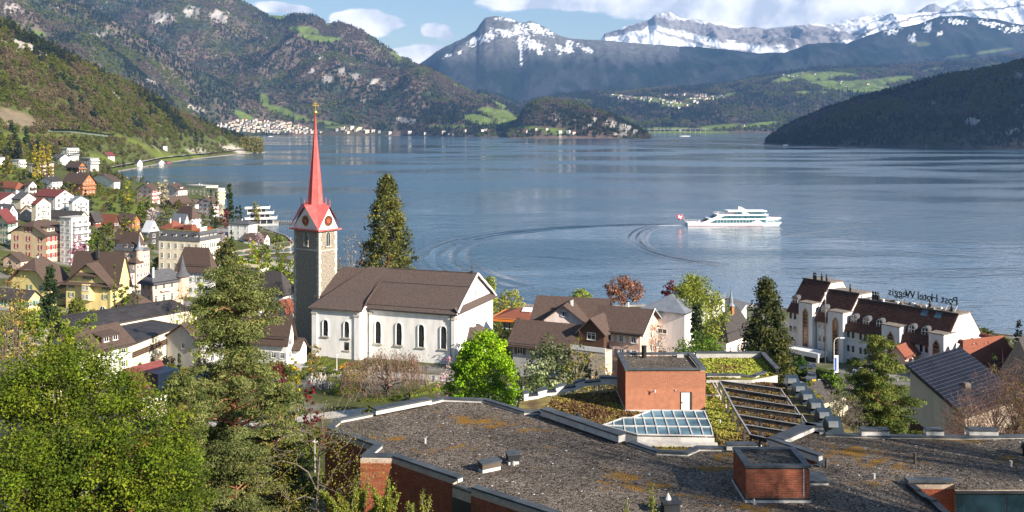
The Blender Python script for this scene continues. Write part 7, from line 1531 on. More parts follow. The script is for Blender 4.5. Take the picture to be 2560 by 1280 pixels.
def tree(name, label, px, pt, D, wpx, pal, shape='egg', ncl=60, per=14, leaf=.5, clr=.30, low=.18, cat='tree', base=None, mt=None, bark=None, upn=.6, fill=.45, twigs=0, group=None, trunk=True, seed=None, squash=.75, z0=None, rt=None, lean=0):
 r = np.random.default_rng(seed or (int(px*7+pt) % 9973)); rr = random.Random(int(px))
 x = (px-1280)/F*D; top = H-(pt-HZ)/F*D; b = gz(x, D)-.2 if base is None else base
 h = top-b; rx = wpx/2/F*D
 o = empty(name, (x, D, b)); tag(o, label, cat, group)
 ncl = int(ncl*1.35); per = int(per*1.7); leaf = leaf*1.12 if shape != 'cone' else leaf; bark = bark or BARK
 V, Fc, T, cc = broad_crown(h*low, h, rx, ncl, per, leaf, pal, r, clr=clr, shape=shape, upn=upn, fill=fill, squash=squash)
 if twigs:
  parts = [(V, Fc, T), twig_quads(cc, r, twigs, leaf*3.0, .03, (.12, .09, .07))]; V, Fc, T = merge(parts)
 link('crown', crown_mesh('crown', V, Fc, T, mt or LEAF), o)
 if trunk:
  k = cc[r.permutation(len(cc))[:min(len(cc), 10 if h < 14 else 18)]]; k = [q for q in k if q[2] > h*.25]
  trunk_mb(h*(.9 if shape in ('cone', 'column') else .72), rt or min(.35, max(.10, h*.016)), k, (lean, 0), bark or BARK, rr).build('trunk', o)
 TR.append(o); return o
# ---- foreground: the big beech at the lower left
def beech():
 r = np.random.default_rng(91); D = 47.
 o = empty('beech_tree', (P(190, 1280, D).x, D, 34)); tag(o, 'large fresh green beech filling the lower left corner', 'tree')
 parts = []; ctr = []
 lobes = [(190, 1010, 47, 190, 150), (330, 1110, 45, 170, 150), (60, 1080, 46, 170, 160), (210, 1200, 43, 250, 140), (420, 1240, 42, 110, 90), (20, 1230, 42, 160, 120), (120, 960, 50, 120, 90), (170, 890, 50, 45, 80), (270, 970, 48, 100, 70), (380, 1180, 43, 120, 80), (60, 970, 50, 80, 70), (440, 1150, 44, 40, 30)]
 for (px, py, Dl, wx, hy) in lobes:
  c = np.array(P(px, py, Dl))-np.array(o.location); k = Dl/F; n = int(wx*hy/125)
  d = r.normal(size=(n, 3)); d /= np.linalg.norm(d, axis=1)[:, None]; rad = .35+.65*r.random(n)**.5; d *= rad[:, None]
  cc = c+d*np.array([wx*k, 1.9, hy*k]); ctr.append(cc)
  per = 62; li = np.repeat(np.arange(n), per); q = r.normal(size=(n*per, 3)); q /= np.linalg.norm(q, axis=1)[:, None]; q *= (r.random(n*per)**.4)[:, None]*np.array([.6, .6, .36])
  # sprays: leaves lie along layered twigs
  pts = cc[li]+q; pal = np.array([(.095, .15, .010), (.145, .20, .012), (.19, .23, .016), (.075, .11, .012)]); base = pal[r.integers(4, size=n)]*(1+.12*r.normal(size=(n, 1))); T = np.clip(base[li]*(1+.12*r.normal(size=(n*per, 1))), .01, .6)
  parts.append(leaf_quads(pts, .125*(.7+.7*r.random(len(pts))), T, q*.9+np.array([0, 0, .9]), .62, r))
 cc = np.concatenate(ctr); parts.append(twig_quads(cc, r, 2600, .5, .010, (.10, .075, .05)))
 V, Fc, T = merge(parts); link('crown', crown_mesh('crown', V, Fc, T, LEAF), o)
 ends = [c for c in cc[r.permutation(len(cc))[:70]] if c[2] > 5]
 trunk_mb(18, .36, ends, (-.4, .6), BARK, random.Random(3), top=.12).build('trunk', o)
beech()
# ---- the tall Scots pine
def pine(name, label, px, pt, pb, D, wpx, n_l, seed, per=90, needle=.2, base=None, rb=.32, pal=PINE, top=.35):
 r = np.random.default_rng(seed); x = P(px, pb, D).x; zt = P(px, pt, D).z; zb = P(px, pb, D).z; b0 = base if base is not None else zb-6
 o = empty(name, (x, D, b0)); tag(o, label, 'tree'); h = zt-b0; parts = []; ctr = []; kx = D/F; ends = []
 for i in range(n_l):
  t = r.random()**.9; z = (zb-b0)+(zt-zb)*(1-t); wr = wpx/2*kx*(.16+.84*t**.75)*(.75+.3*math.sin(t*17+seed)) ; a = r.random()*6.283; rad = wr*(.35+.65*r.random()**.6)
  e = np.array([rad*math.cos(a), rad*math.sin(a)*.75, z+rad*.10]); ends.append(e)
  ncl = 4
  for k in range(ncl):
   f = .62+.38*(k+1)/ncl; ctr.append(e*np.array([f, f, 1])+r.normal(size=3)*np.array([.45, .45, .2])*(wpx*kx/9))
 C = np.array(ctr); n = len(C); s = wpx*kx/9*(.45+.35*r.random(n)); li = np.repeat(np.arange(n), per)
 q = r.normal(size=(n*per, 3)); q /= np.linalg.norm(q, axis=1)[:, None]; q[:, 2] = np.abs(q[:, 2])*.8-.15; q *= (r.random(n*per)**.35)[:, None]
 pts = C[li]+q*s[li][:, None]*np.array([1, 1, .7]); pa = np.array(pal); base_ = pa[r.integers(len(pa), size=n)]*(1+.2*r.normal(size=(n, 1))); T = np.clip(base_[li]*(1+.25*r.normal(size=(n*per, 1))), .005, .5)
 parts.append(leaf_quads(pts, needle*(.7+.8*r.random(len(pts))), T, q*1.6+np.array([0, 0, .5]), .28, r))
 V, Fc, T = merge(parts); link('crown', crown_mesh('crown', V, Fc, T, NEED), o)
 m = MB(); N_ = 9; pts = [Vector((math.sin(i*1.3+seed)*.12*rb, 0, h*.985*i/(N_-1))) for i in range(N_)]
 m.tube(pts, [rb*(1-.9*i/(N_-1)) for i in range(N_)], 8, BARKR)
 m.build('trunk', o); m = MB()
 for e in ends:
  e = Vector(e); z = max(.5, e.z-abs(e.x)*.35); i = min(N_-2, int(z/(h*.985)*(N_-1))); a = pts[i].lerp(pts[i+1], z/(h*.985)*(N_-1)-i); a.z = z; m.tube([a, a.lerp(e, .55)+Vector((0, 0, .25)), e], [rb*.22, rb*.14, rb*.05], 5, BARKR, cap=False)
 q_ = m.build('limbs', o); return o
pine('pine_tree', 'tall grey-green pine with orange trunk rising before the white houses left of the church', 585, 665, 1290, 66, 440, 190, 5, per=120, needle=.19, base=24, rb=.36)
pine('pine_tree', 'dark spreading pine with orange trunk before the hotel and the solar roof', 2195, 850, 1085, 96, 250, 110, 9, per=110, needle=.24, base=25, rb=.26, pal=[(.07, .10, .018), (.11, .14, .025), (.15, .165, .03)])
# lower skirt pines between the beech and the tall pine
pine('pine_tree', 'low bushy pine between the beech and the tall pine', 460, 930, 1300, 58, 260, 80, 15, per=110, needle=.17, base=27, rb=.2)
pine('pine_tree', 'low bushy pine right of the tall pine, above the brick wall', 700, 960, 1300, 60, 260, 85, 19, per=110, needle=.17, base=27, rb=.2)
pine('pine_tree', 'dark low pine beneath the tall pine at the bottom edge', 590, 1080, 1330, 52, 330, 80, 23, per=110, needle=.15, base=30, rb=.2, pal=[(.10, .12, .035), (.14, .155, .05)])
# ---- bare crooked tree in front of the brick wall
BARKT = mat('grey_twig_bark', (.15, .12, .10), var=.3, scale=4, rough=.95)
def crooked():
 D = 40.; o = empty('bare_tree', (P(800, 1280, D).x, D, 44)); tag(o, 'crooked half-bare tree with grey twisted limbs in front of the brick wall', 'tree'); m = MB(); rr = random.Random(8); tips = []
 B = Vector(o.location)
 def L(pts, r0, r1):
  q = [P(a, b, d)-B for a, b, d in pts]; m.tube(q, [(r0+(r1-r0)*i/(len(q)-1))*.55 for i in range(len(q))], 6, BARKT, cap=False); tips.append(q[-1]); tips.append(q[-2]); tips.append(q[len(q)//2])
 L([(795, 1400, 40), (792, 1270, 40), (796, 1180, 40.2), (800, 1110, 40), (806, 1060, 39.8), (812, 1020, 40)], .13, .02)
 L([(794, 1230, 40), (770, 1180, 39.6), (740, 1160, 39.2), (705, 1152, 39), (660, 1160, 39)], .06, .012)
 L([(720, 1155, 39.2), (716, 1140, 39), (732, 1126, 39)], .02, .008)
 L([(795, 1150, 40), (770, 1110, 40.5), (745, 1085, 41), (720, 1070, 41)], .05, .01)
 L([(797, 1140, 40), (830, 1120, 39.5), (860, 1098, 39.3), (868, 1095, 39.3)], .05, .012)
 L([(799, 1115, 40), (828, 1105, 40.4), (846, 1098, 40.4)], .035, .01)
 L([(797, 1190, 40), (835, 1185, 39.4), (862, 1160, 39), (890, 1150, 39)], .05, .01)
 L([(794, 1210, 40), (840, 1230, 39.4), (880, 1210, 39), (905, 1225, 39)], .05, .012)
 L([(794, 1250, 40), (760, 1240, 39), (725, 1255, 38.6), (700, 1230, 38.6)], .06, .012)
 L([(794, 1260, 40), (850, 1262, 39.2), (900, 1240, 39), (935, 1262, 39)], .06, .012)
 L([(790, 1290, 40), (740, 1290, 39), (700, 1270, 38.6)], .06, .02); L([(795, 1240, 40), (815, 1215, 40.6), (850, 1150, 41)], .04, .01); L([(800, 1130, 40), (785, 1095, 40), (770, 1085, 40)], .02, .008)
 for k in range(150):
  t = rr.choice(tips); e = t+Vector((rr.uniform(-.8, .8), rr.uniform(-.7, .7), rr.uniform(-.3, .8))); md = t.lerp(e, .5)+Vector((rr.uniform(-.15, .15), 0, rr.uniform(-.15, .1))); m.tube([t, md, e], [.011, .008, .004], 4, BARKT, cap=False); tips.append(e)
 m.build('limbs', o); r = np.random.default_rng(2); C = np.array(tips); C = C[(C[:, 2] < 14.2)|(r.random(len(C)) < .3)]; li = r.integers(len(C), size=20000); low = np.clip(1.2-(C[li][:, 2]-1)/8, .12, 1); keep = r.random(len(li)) < low; li = li[keep]; pts = C[li]+r.normal(size=(len(li), 3))*.2
 V, Fc, T = leaf_quads(pts, .065*(.6+r.random(len(li))), cols((.22, .20, .03), len(li), r), None, .5, r); link('crown', crown_mesh('crown', V, Fc, T, LEAF), o)
 # small reddish climber round the top
 pr = [P(806, 1060, 39.9)-B+Vector(rr.gauss(0, .12) for _ in range(3))*1. for i in range(260)]
 V, Fc, T = leaf_quads(np.array([tuple(q+Vector((0, 0, rr.uniform(-1.0, .5)))) for q in pr]), .06, cols((.20, .05, .05), 260, r), None, .7, r); link('red_leaves', crown_mesh('red_leaves', V, Fc, T, LEAF), o)
crooked()
def shoot(label, px, pt, D, wpx, n, seed, pb=1330, sprigs=4, cat='shrub'):
 r = np.random.default_rng(seed); B = P(px, pb, D); o = empty('leafy_shrub', tuple(B)); tag(o, label, cat); top = P(px, pt, D).z-B.z; m = MB(); C = []
 for k in range(sprigs):
  dx = (r.random()-.5)*wpx/F*D; hh_ = top*(1 if k == 0 else .45+.45*r.random()); e = Vector((dx*(0 if k == 0 else 1), (r.random()-.5)*.6, hh_)); m.tube([(0, 0, -1), e*.5+Vector((dx*.1, 0, 0)), e], [.03, .02, .006], 5, BARKL, cap=False)
  for j in range(n): t = .35+.65*r.random(); C.append(tuple(e*t+Vector(r.normal(size=3)*.09*(1.4-t))))
 m.build('stems', o); C = np.array(C); V, Fc, T = leaf_quads(C, .10*(.6+.7*r.random(len(C))), cols((.24, .26, .04), len(C), r), np.array([[0, 0, .6]]), .45, r); link('crown', crown_mesh('crown', V, Fc, T, LEAF), o)
shoot('leafy shrub tip with yellow-green leaves before the dark brick wall', 968, 1205, 38, 110, 420, 1, sprigs=9)
shoot('thin leafy shoot rising in front of the brick wall, right of the leafy shrub', 1058, 1218, 38, 40, 110, 2, sprigs=3)
shoot('low leafy shrub at the bottom edge below the brick wall', 890, 1195, 38.5, 230, 420, 3, sprigs=16)
shoot('leafy shoot poking up at the bottom edge in front of the gravel roof', 1628, 1213, 36, 40, 150, 4, sprigs=2)
shoot('tiny pair of leafy tips at the bottom edge left of the dark vent', 1570, 1252, 36, 60, 60, 5, sprigs=3)
shoot('small leafy shrub right of the thin shoot at the bottom edge', 1020, 1252, 37, 60, 100, 6, sprigs=4)
# ---- middle distance
def sequoia():
 o = tree('giant_sequoia', 'towering sequoia with lumpy olive crown behind the church', 968, 445, 268, 168, SEQ, 'cone', 330, 34, .62, clr=.20, low=.08, mt=NEED, bark=BARKR, upn=.9, fill=.6, rt=.9, squash=.9)
sequoia()
tree('lime_tree', 'vivid lime-green tree in front of the church porch', 1210, 828, 150, 172, BRT, 'round', 230, 60, .34, clr=.21, low=.02, fill=.62, base=16)
tree('weeping_tree', 'brown leafless weeping beech in the churchyard', 968, 872, 186, 210, BRN, 'round', 90, 4, .3, clr=.22, low=.30, mt=TWIG, base=13.5, rt=.55)
def weeping():
 o = TR[-1]; r = np.random.default_rng(4); Pn = [];
 for k in range(150):
  a = r.random()*6.283; rad = 8.0*r.random()**.6; z1 = 9.6-(rad/8.)**2*2.6+r.normal()*.4; n = 26; t = np.linspace(0, 1, n); ln = 2.5+r.random()*3.6
  p = np.stack([math.cos(a)*(rad+t*.7)+r.normal(size=n)*.22, math.sin(a)*(rad+t*.7)+r.normal(size=n)*.22, z1-t*ln], 1); Pn.append(p)
 C = np.concatenate(Pn); n = len(C); d = np.tile([0, 0, -1.], (n, 1))+r.normal(size=(n, 3))*.35; L_ = .8; s = r.normal(size=(n, 3)); s = np.cross(d, s); s /= np.linalg.norm(s, axis=1)[:, None]; s *= .035
 V = np.stack([C-s, C+d*L_-s*.4, C+d*L_+s*.4, C+s], 1).reshape(-1, 3); T = np.repeat(cols((.20, .125, .085), n, r, .25, .08), 4, axis=0)
 link('hanging_twigs', crown_mesh('hanging_twigs', V, np.arange(4*n).reshape(n, 4), T, TWIG), o)
weeping()
tree('magnolia', 'white and pink blossoming magnolia beside the church corner', 1116, 882, 172, 62, WHT+PNK, 'egg', 36, 14, .3, low=.2, twigs=80, clr=.3, base=13)
tree('silver_willow', 'silvery green tree in front of the shaded grey house', 1375, 838, 140, 150, SIL, 'egg', 120, 26, .34, clr=.24, low=.02, fill=.4)
tree('white_blossom_tree', 'rounded tree with white-green blossom below the silvery tree', 1345, 905, 128, 110, [(.34, .38, .20), (.22, .28, .08), (.13, .18, .05)], 'round', 70, 30, .28, low=.05, clr=.26)
tree('birch_tree', 'thin yellowish birch with a pale trunk right of the silvery tree', 1440, 838, 138, 70, YEL_+OLV, 'egg', 46, 9, .28, low=.15, bark=BARKL, twigs=160)
tree('birch_tree', 'sparse golden birch left of the brick penthouse', 1490, 880, 128, 110, [(.32, .24, .05), (.26, .22, .06)], 'round', 60, 10, .28, low=.05, bark=BARKL, twigs=260)
tree('rust_shrub', 'rusty bare shrub hugging the penthouse wall', 1535, 925, 112, 46, [(.30, .13, .05), (.26, .16, .06)], 'round', 30, 8, .24, low=.05, twigs=160, cat='shrub')
tree('willow_tree', 'airy yellow-green willow before the white hall', 1735, 690, 215, 168, LIM, 'egg', 200, 30, .42, clr=.20, low=.12, fill=.45, upn=.2, squash=1.3, bark=BARKL)
tree('spruce_tree', 'young dark spruce at the foot of the willow', 1742, 765, 190, 70, DRK, 'cone', 90, 22, .42, clr=.3, low=.03, mt=NEED)
tree('hazel_bush', 'broad dark green bush under the willow', 1745, 830, 180, 150, [(.07, .14, .015), (.11, .19, .02), (.16, .24, .02)], 'round', 90, 26, .34, low=.02, cat='bush')
tree('cedar_tree', 'tall dark conifer with ragged outline left of the hotel', 1915, 705, 158, 175, [(.055, .065, .015), (.085, .09, .02), (.03, .042, .012)], 'cone', 260, 30, .40, clr=.22, low=.0, mt=NEED, upn=.8, fill=.5, rt=.4)
tree('cedar_tree', 'shorter dark conifer leaning on the tall one left of the hotel', 1948, 850, 138, 66, [(.08, .085, .015), (.12, .12, .02), (.05, .06, .015)], 'column', 90, 26, .34, clr=.4, low=.0, mt=NEED)
tree('copper_beech', 'copper-coloured round tree on the lakeside', 1561, 692, 335, 98, COPR, 'round', 110, 9, .7, clr=.22, low=.22, fill=.4, bark=BARK, twigs=300)
tree('purple_beech', 'dark red tree behind the metal roof of the white hall', 1680, 705, 310, 52, REDL_, 'round', 50, 14, .6, low=.1)
tree('lime_tree', 'small lime-green tree behind the brown roofs by the lake', 1452, 721, 335, 50, LIM+[(.36, .42, .03)], 'egg', 60, 14, .5, low=.1)
tree('poplar_tree', 'pale green tree rising behind the church gable', 1222, 686, 285, 56, LIM, 'egg', 80, 15, .55, low=.05)
tree('poplar_tree', 'yellow-green tree between the gable and the orange hall', 1278, 716, 290, 60, [(.34, .36, .05), (.42, .40, .07)], 'round', 60, 12, .5, low=.08, twigs=200)
tree('shrub', 'olive shrub between the church porch and the orange hall', 1262, 802, 215, 90, OLV+[(.22, .24, .03)], 'round', 60, 18, .4, low=.02, cat='shrub')
tree('shrub', 'green bush in front of the orange hall with the flags', 1320, 828, 220, 50, OLV, 'round', 36, 16, .4, low=.02, cat='shrub')
tree('bare_tree', 'pale leafless tree between the tower and the sequoia', 880, 585, 262, 88, [(.36, .27, .16), (.30, .22, .14)], 'round', 60, 3, .4, low=.1, mt=TWIG, twigs=1400, bark=BARKL)
tree('bare_tree', 'leafless tree behind the white hall beside the copper tree', 1640, 800, 205, 50, BRN, 'egg', 30, 3, .3, low=.1, mt=TWIG, twigs=400)
# right edge: reddish leafless shrubs in front of the solar roof
for i, (px, pt, D, w_, lab) in enumerate(((2490, 935, 74, 170, 'reddish leafless shrub over the corner of the solar roof'), (2540, 910, 70, 120, 'reddish-brown leafless tree cut by the right edge'), (2420, 1010, 66, 110, 'low brown thicket behind the gravel roof edge'), (2105, 975, 92, 90, 'grey leafless bush left of the spreading pine'))):
 r = np.random.default_rng(60+i); x = (px-1280)/F*D; b = P(px, 1110, D).z-3; h = P(px, pt, D).z-b; rx = w_/2/F*D
 o = empty('leafless_shrub', (x, D, b)); tag(o, lab, 'shrub'); _, _, _, cc = broad_crown(h*.15, h, rx, 120, 1, .2, BRN, r); V, Fc, T = twig_quads(cc, r, 2600 if i < 3 else 2200, .75, .009, (.17, .10, .075) if i < 3 else (.19, .16, .13)); V2, F2, T2, _ = broad_crown(h*.15, h, rx, 70, 16 if i != 3 else 5, .09, [(.20, .16, .03), (.24, .10, .05)], r, fill=.4); V, Fc, T = merge([(V, Fc, T), (V2, F2, T2)])
 link('crown', crown_mesh('crown', V, Fc, T, TWIG), o); trunk_mb(h*.7, .12, cc[:40], (0, 0), BARK, random.Random(i)).build('trunk', o)
tree('hedge_tree', 'yellow-green bush above the solar roof ridge at the right edge', 2535, 925, 88, 90, OLV, 'round', 60, 24, .25, low=.05, cat='bush')
tree('bush', 'narrow dark conifer beside the red-roofed dormer house', 2485, 885, 130, 34, DRK+OLV, 'cone', 40, 18, .3, low=.0, mt=NEED, cat='conifer')
tree('bush', 'dark green bush at the hotel car park', 1998, 890, 185, 42, [(.05, .11, .02), (.08, .15, .02)], 'round', 40, 18, .35, low=.0, cat='bush')
tree('bush', 'leafy bush below the street lamp with the blue banner', 2078, 925, 150, 62, [(.10, .17, .02), (.14, .22, .02)], 'round', 60, 22, .3, low=.0, cat='bush')
tree('bush', 'small bright bush left of the road bend', 1990, 942, 150, 26, [(.16, .26, .02)], 'cone', 26, 16, .25, low=.0, cat='bush')
tree('bush', 'yellowish bush above the beige garage roof', 2030, 955, 135, 56, [(.26, .22, .03), (.16, .18, .03)], 'round', 44, 16, .28, low=.0, cat='bush')
# village trees, left
T_ = [('conifer', 'dark columnar conifer left of the yellow hotel', 125, 668, 225, 60, DRK, 'cone', 130, 24, .5, .0), ('cypress', 'broad olive-green cypress beside the white hotel', 563, 596, 330, 66, SEQ, 'egg', 130, 22, .7, .0),
  ('fir_tree', 'tall dark fir near the modern lake house', 574, 459, 590, 26, DRK, 'cone', 60, 12, 1.2, .05), ('cypress', 'left of the twin slim cypresses by the lake house', 592, 515, 560, 9, DRK, 'column', 24, 10, 1., .0), ('cypress', 'right of the twin slim cypresses by the lake house', 600, 514, 560, 9, DRK, 'column', 24, 10, 1., .0),
  ('spruce_tree', 'dark green spruce behind the white house with red blinds', 532, 518, 500, 26, DRK+OLV, 'cone', 50, 12, 1., .0), ('bare_tree', 'small golden bare tree on the lake terrace', 642, 495, 640, 22, [(.30, .28, .06)], 'egg', 24, 8, .9, .1),
  ('magnolia', 'pink blossoming magnolia before the balcony block', 195, 588, 330, 46, PNK, 'round', 44, 14, .6, .05), ('spruce_tree', 'green spruce right of the pink magnolia', 247, 578, 325, 34, DRK+GR1, 'cone', 60, 14, .6, .0), ('bush', 'bright green bush right of the white balcony block', 232, 572, 345, 30, BRT[:1]+GR1, 'round', 40, 14, .6, .0),
  ('olive_tree', 'round olive tree above the pink magnolia', 262, 553, 390, 48, OLV, 'round', 40, 14, .7, .0), ('palm_like_tree', 'yellow-topped tree before the low red roof', 312, 530, 400, 26, YEL_+OLV, 'round', 30, 12, .7, .2), ('poplar_tree', 'golden pyramid tree left of the metal-roofed building', 337, 545, 395, 22, YEL_, 'cone', 36, 12, .6, .0),
  ('poplar_tree', 'leftmost of the golden poplars above the village', 88, 362, 800, 18, YEL_, 'column', 50, 10, 1.4, .0), ('poplar_tree', 'tallest golden poplar above the village', 104, 354, 805, 20, YEL_, 'column', 50, 10, 1.4, .0), ('poplar_tree', 'rightmost golden poplar above the village', 122, 362, 810, 18, YEL_, 'column', 50, 10, 1.4, .0),
  ('bush', 'dark round tree left of the timber chalet', 170, 453, 590, 38, OLV+DRK[2:], 'round', 40, 12, 1.0, .0), ('thuja', 'slim dark thuja in front of the white houses', 95, 446, 555, 11, DRK+GR1[:1], 'column', 26, 12, .8, .0), ('poplar_tree', 'yellow tree on the bank above the bay', 318, 441, 640, 22, YEL_+LIM, 'egg', 34, 12, .9, .0),
  ('blossom_tree', 'white blossoming tree under the pinkish apartments', 381, 512, 520, 30, WHT, 'round', 34, 12, .8, .05), ('bush', 'olive tree right of the white blossom tree', 412, 510, 520, 40, OLV, 'round', 44, 12, .8, .0), ('blossom_tree', 'pale blossoming tree behind the pinkish apartments', 407, 446, 680, 30, [(.45, .40, .26)], 'round', 34, 10, 1., .1),
  ('bush', 'green tree on the bank left of the pinkish apartments', 365, 490, 560, 40, GR1, 'round', 44, 12, .9, .0), ('hedge_tree', 'light green tree in front of the yellow hotel', 222, 760, 195, 50, [(.20, .26, .03), (.15, .22, .03)], 'round', 50, 18, .4, .0), ('bush', 'yellow-green bush between the conifer and the yellow hotel', 152, 760, 185, 60, LIM+GR1, 'round', 60, 18, .4, .0),
  ('lime_tree', 'broad green tree below the yellow garden wing', 60, 742, 165, 120, [(.12, .17, .02), (.17, .23, .02), (.22, .22, .03)], 'round', 120, 24, .4, .0), ('birch_tree', 'sparse golden birch over the yellow garden wing', 40, 640, 120, 100, [(.36, .24, .06), (.42, .30, .08)], 'round', 70, 7, .26, .05), ('birch_tree', 'sparse golden birch lower at the left edge', 5, 720, 105, 110, [(.36, .24, .06), (.30, .26, .05)], 'round', 70, 8, .24, .05),
  ('palm_tree', 'round green tree right of the yellow hotel', 308, 698, 245, 34, GR1, 'round', 34, 14, .45, .1), ('cypress', 'slim green cypress right of the yellow hotel', 286, 660, 260, 8, GR1+LIM, 'column', 26, 10, .5, .0), ('bush', 'small tree on the shaded street corner', 340, 700, 250, 26, OLV, 'egg', 26, 10, .4, .1),
  ('bare_tree', 'pale half-bare tree before the pink house with the turret', 462, 712, 228, 56, LIM+[(.30, .26, .12)], 'round', 44, 6, .4, .1), ('lime_tree', 'pale green tree left of the tall pine top', 500, 700, 200, 56, LIM, 'egg', 60, 14, .4, .0), ('lime_tree', 'light green tree right of the white lettered hotel', 560, 700, 235, 60, LIM+BRT[:1], 'round', 60, 14, .5, .0),
  ('bush', 'yellow forsythia by the white house behind the pine', 735, 893, 148, 34, [(.50, .38, .02), (.42, .38, .03)], 'round', 36, 18, .28, .0), ('japanese_maple', 'dark red maple by the low pine', 690, 895, 135, 56, REDL_, 'round', 60, 18, .28, .0), ('japanese_maple', 'small dark red maple at the edge of the graveyard', 777, 947, 128, 36, REDL_, 'round', 40, 18, .26, .0),
  ('bush', 'round grey-green bush left of the red maple', 735, 930, 120, 60, [(.12, .15, .05), (.09, .11, .04)], 'round', 60, 20, .24, .0), ('poplar_tree', 'pale green poplar growing in front of the two-dormer house', 172, 835, 112, 52, [(.24, .28, .02), (.30, .32, .03)], 'column', 90, 16, .26, .0), ('poplar_tree', 'second pale green tree before the white gable wall', 148, 880, 105, 50, [(.22, .26, .02), (.28, .30, .03)], 'egg', 60, 16, .26, .0),
  ('bare_tree', 'thin pale tree before the green-shuttered facade', 245, 845, 112, 70, [(.34, .32, .10)], 'round', 40, 6, .24, .1), ('bush', 'yellow-green shrub right of the red tiled roof', 470, 900, 105, 70, [(.30, .28, .03), (.22, .22, .03)], 'round', 60, 18, .24, .0), ('bare_tree', 'leafless shrub before the beige hall', 395, 835, 135, 46, BRN, 'round', 30, 6, .3, .1),
  ('conifer', 'small dark conifer before the gabled white house', 448, 876, 120, 26, DRK, 'cone', 40, 14, .28, .0), ('autumn_shrub', 'golden shrub at the foot of the tower', 787, 855, 200, 34, [(.36, .24, .06), (.30, .24, .08)], 'round', 34, 12, .3, .05),
  ('garden_tree', 'palm-like tree at the tip of the lake garden', 695, 585, 470, 30, OLV+LIM, 'round', 30, 12, .7, .3), ('garden_tree', 'yellow-green tree left on the lake promenade', 598, 640, 400, 40, BRT[:1]+YEL_+LIM, 'round', 44, 12, .7, .0), ('garden_tree', 'lime-green bush in front of the low white garden house', 632, 600, 400, 34, BRT+YEL_, 'round', 36, 12, .6, .0), ('garden_tree', 'low green hedge trees beside the garden house', 655, 605, 430, 50, GR1+LIM, 'round', 50, 12, .7, .0),
  ('plane_tree', 'pollarded plane tree nearest the tower on the promenade', 722, 645, 345, 44, LIM+GR1, 'round', 34, 10, .6, .25), ('plane_tree', 'pollarded plane tree in the middle of the promenade', 690, 655, 350, 40, LIM+GR1, 'round', 34, 10, .6, .25), ('plane_tree', 'pollarded plane tree at the pavilion end of the promenade', 660, 652, 365, 34, LIM, 'round', 30, 10, .6, .25), ('garden_tree', 'dark bush beside the bay wall', 700, 632, 400, 24, GR1, 'round', 26, 10, .5, .1),
  ('fir_tree', 'small fir by the square white villa', 578, 575, 410, 26, DRK+GR1, 'cone', 40, 12, .6, .0), ('pink_blossom_tree', 'pink blossom behind the low garden house', 645, 578, 450, 44, [(.50, .36, .36)], 'round', 36, 10, .7, .05), ('blossom_tree', 'pale pink cherry beside the yellow hotel end', 553, 555, 450, 24, [(.50, .38, .34)], 'round', 30, 10, .6, .0),
  ('fir_tree', 'fir before the pale yellow block, left one', 527, 472, 640, 9, DRK, 'cone', 24, 8, 1., .0), ('fir_tree', 'fir before the pale yellow block, right one', 540, 478, 640, 10, DRK, 'cone', 24, 8, 1., .0), ('red_maple', 'red maple left of the tall fir by the lake', 562, 512, 580, 22, REDL_, 'round', 24, 8, .8, .0),
  ('conifer', 'left of the two dark conifers below the bare slope', 37, 318, 1050, 26, DRK, 'cone', 50, 10, 2., .0), ('conifer', 'right of the two dark conifers below the bare slope', 66, 318, 1050, 24, DRK, 'cone', 50, 10, 2., .0), ('bush', 'golden tree at the left edge above the villas', 18, 392, 780, 26, YEL_+OLV, 'round', 34, 10, 1.2, .0),
  ('maple_tree', 'olive tree right of the hotel letters behind the lake hotel', 420, 690, 300, 20, OLV, 'round', 20, 8, .5, .0)]
for (nm, lab, px, pt, D, w_, pal, shp, ncl, per, leaf, low) in T_:
 tw = 260 if 'bare' in nm or 'birch' in nm else 0
 cat_ = 'bush' if nm in ('bush', 'autumn_shrub') else 'tree'
 tree(nm, lab, px, pt, D, w_, pal, shp, ncl, per, leaf, low=low, twigs=tw, cat=cat_, clr=.3, mt=NEED if pal is DRK else None, bark=BARK)
# poplars on the wooded cape
for i in range(9):
 px = 603+i*6.4; D = 2200; r = np.random.default_rng(i);
 tree('cape_poplar', ['leftmost golden-green poplar of the row on the cape', 'second golden-green poplar from the left on the cape', 'third golden-green poplar from the left on the cape', 'fourth golden-green poplar from the left on the cape', 'middle golden-green poplar of the row on the cape', 'fourth golden-green poplar from the right on the cape', 'third golden-green poplar from the right on the cape', 'second golden-green poplar from the right on the cape', 'rightmost golden-green poplar of the cape row, next to open water'][i], px, 338+abs(i-4)*.8+r.random()*4, D, 9, [(.24, .22, .05), (.30, .27, .06)], 'column', 40, 8, 3.0, low=0, group='poplars in a row on the cape', base=1.2)
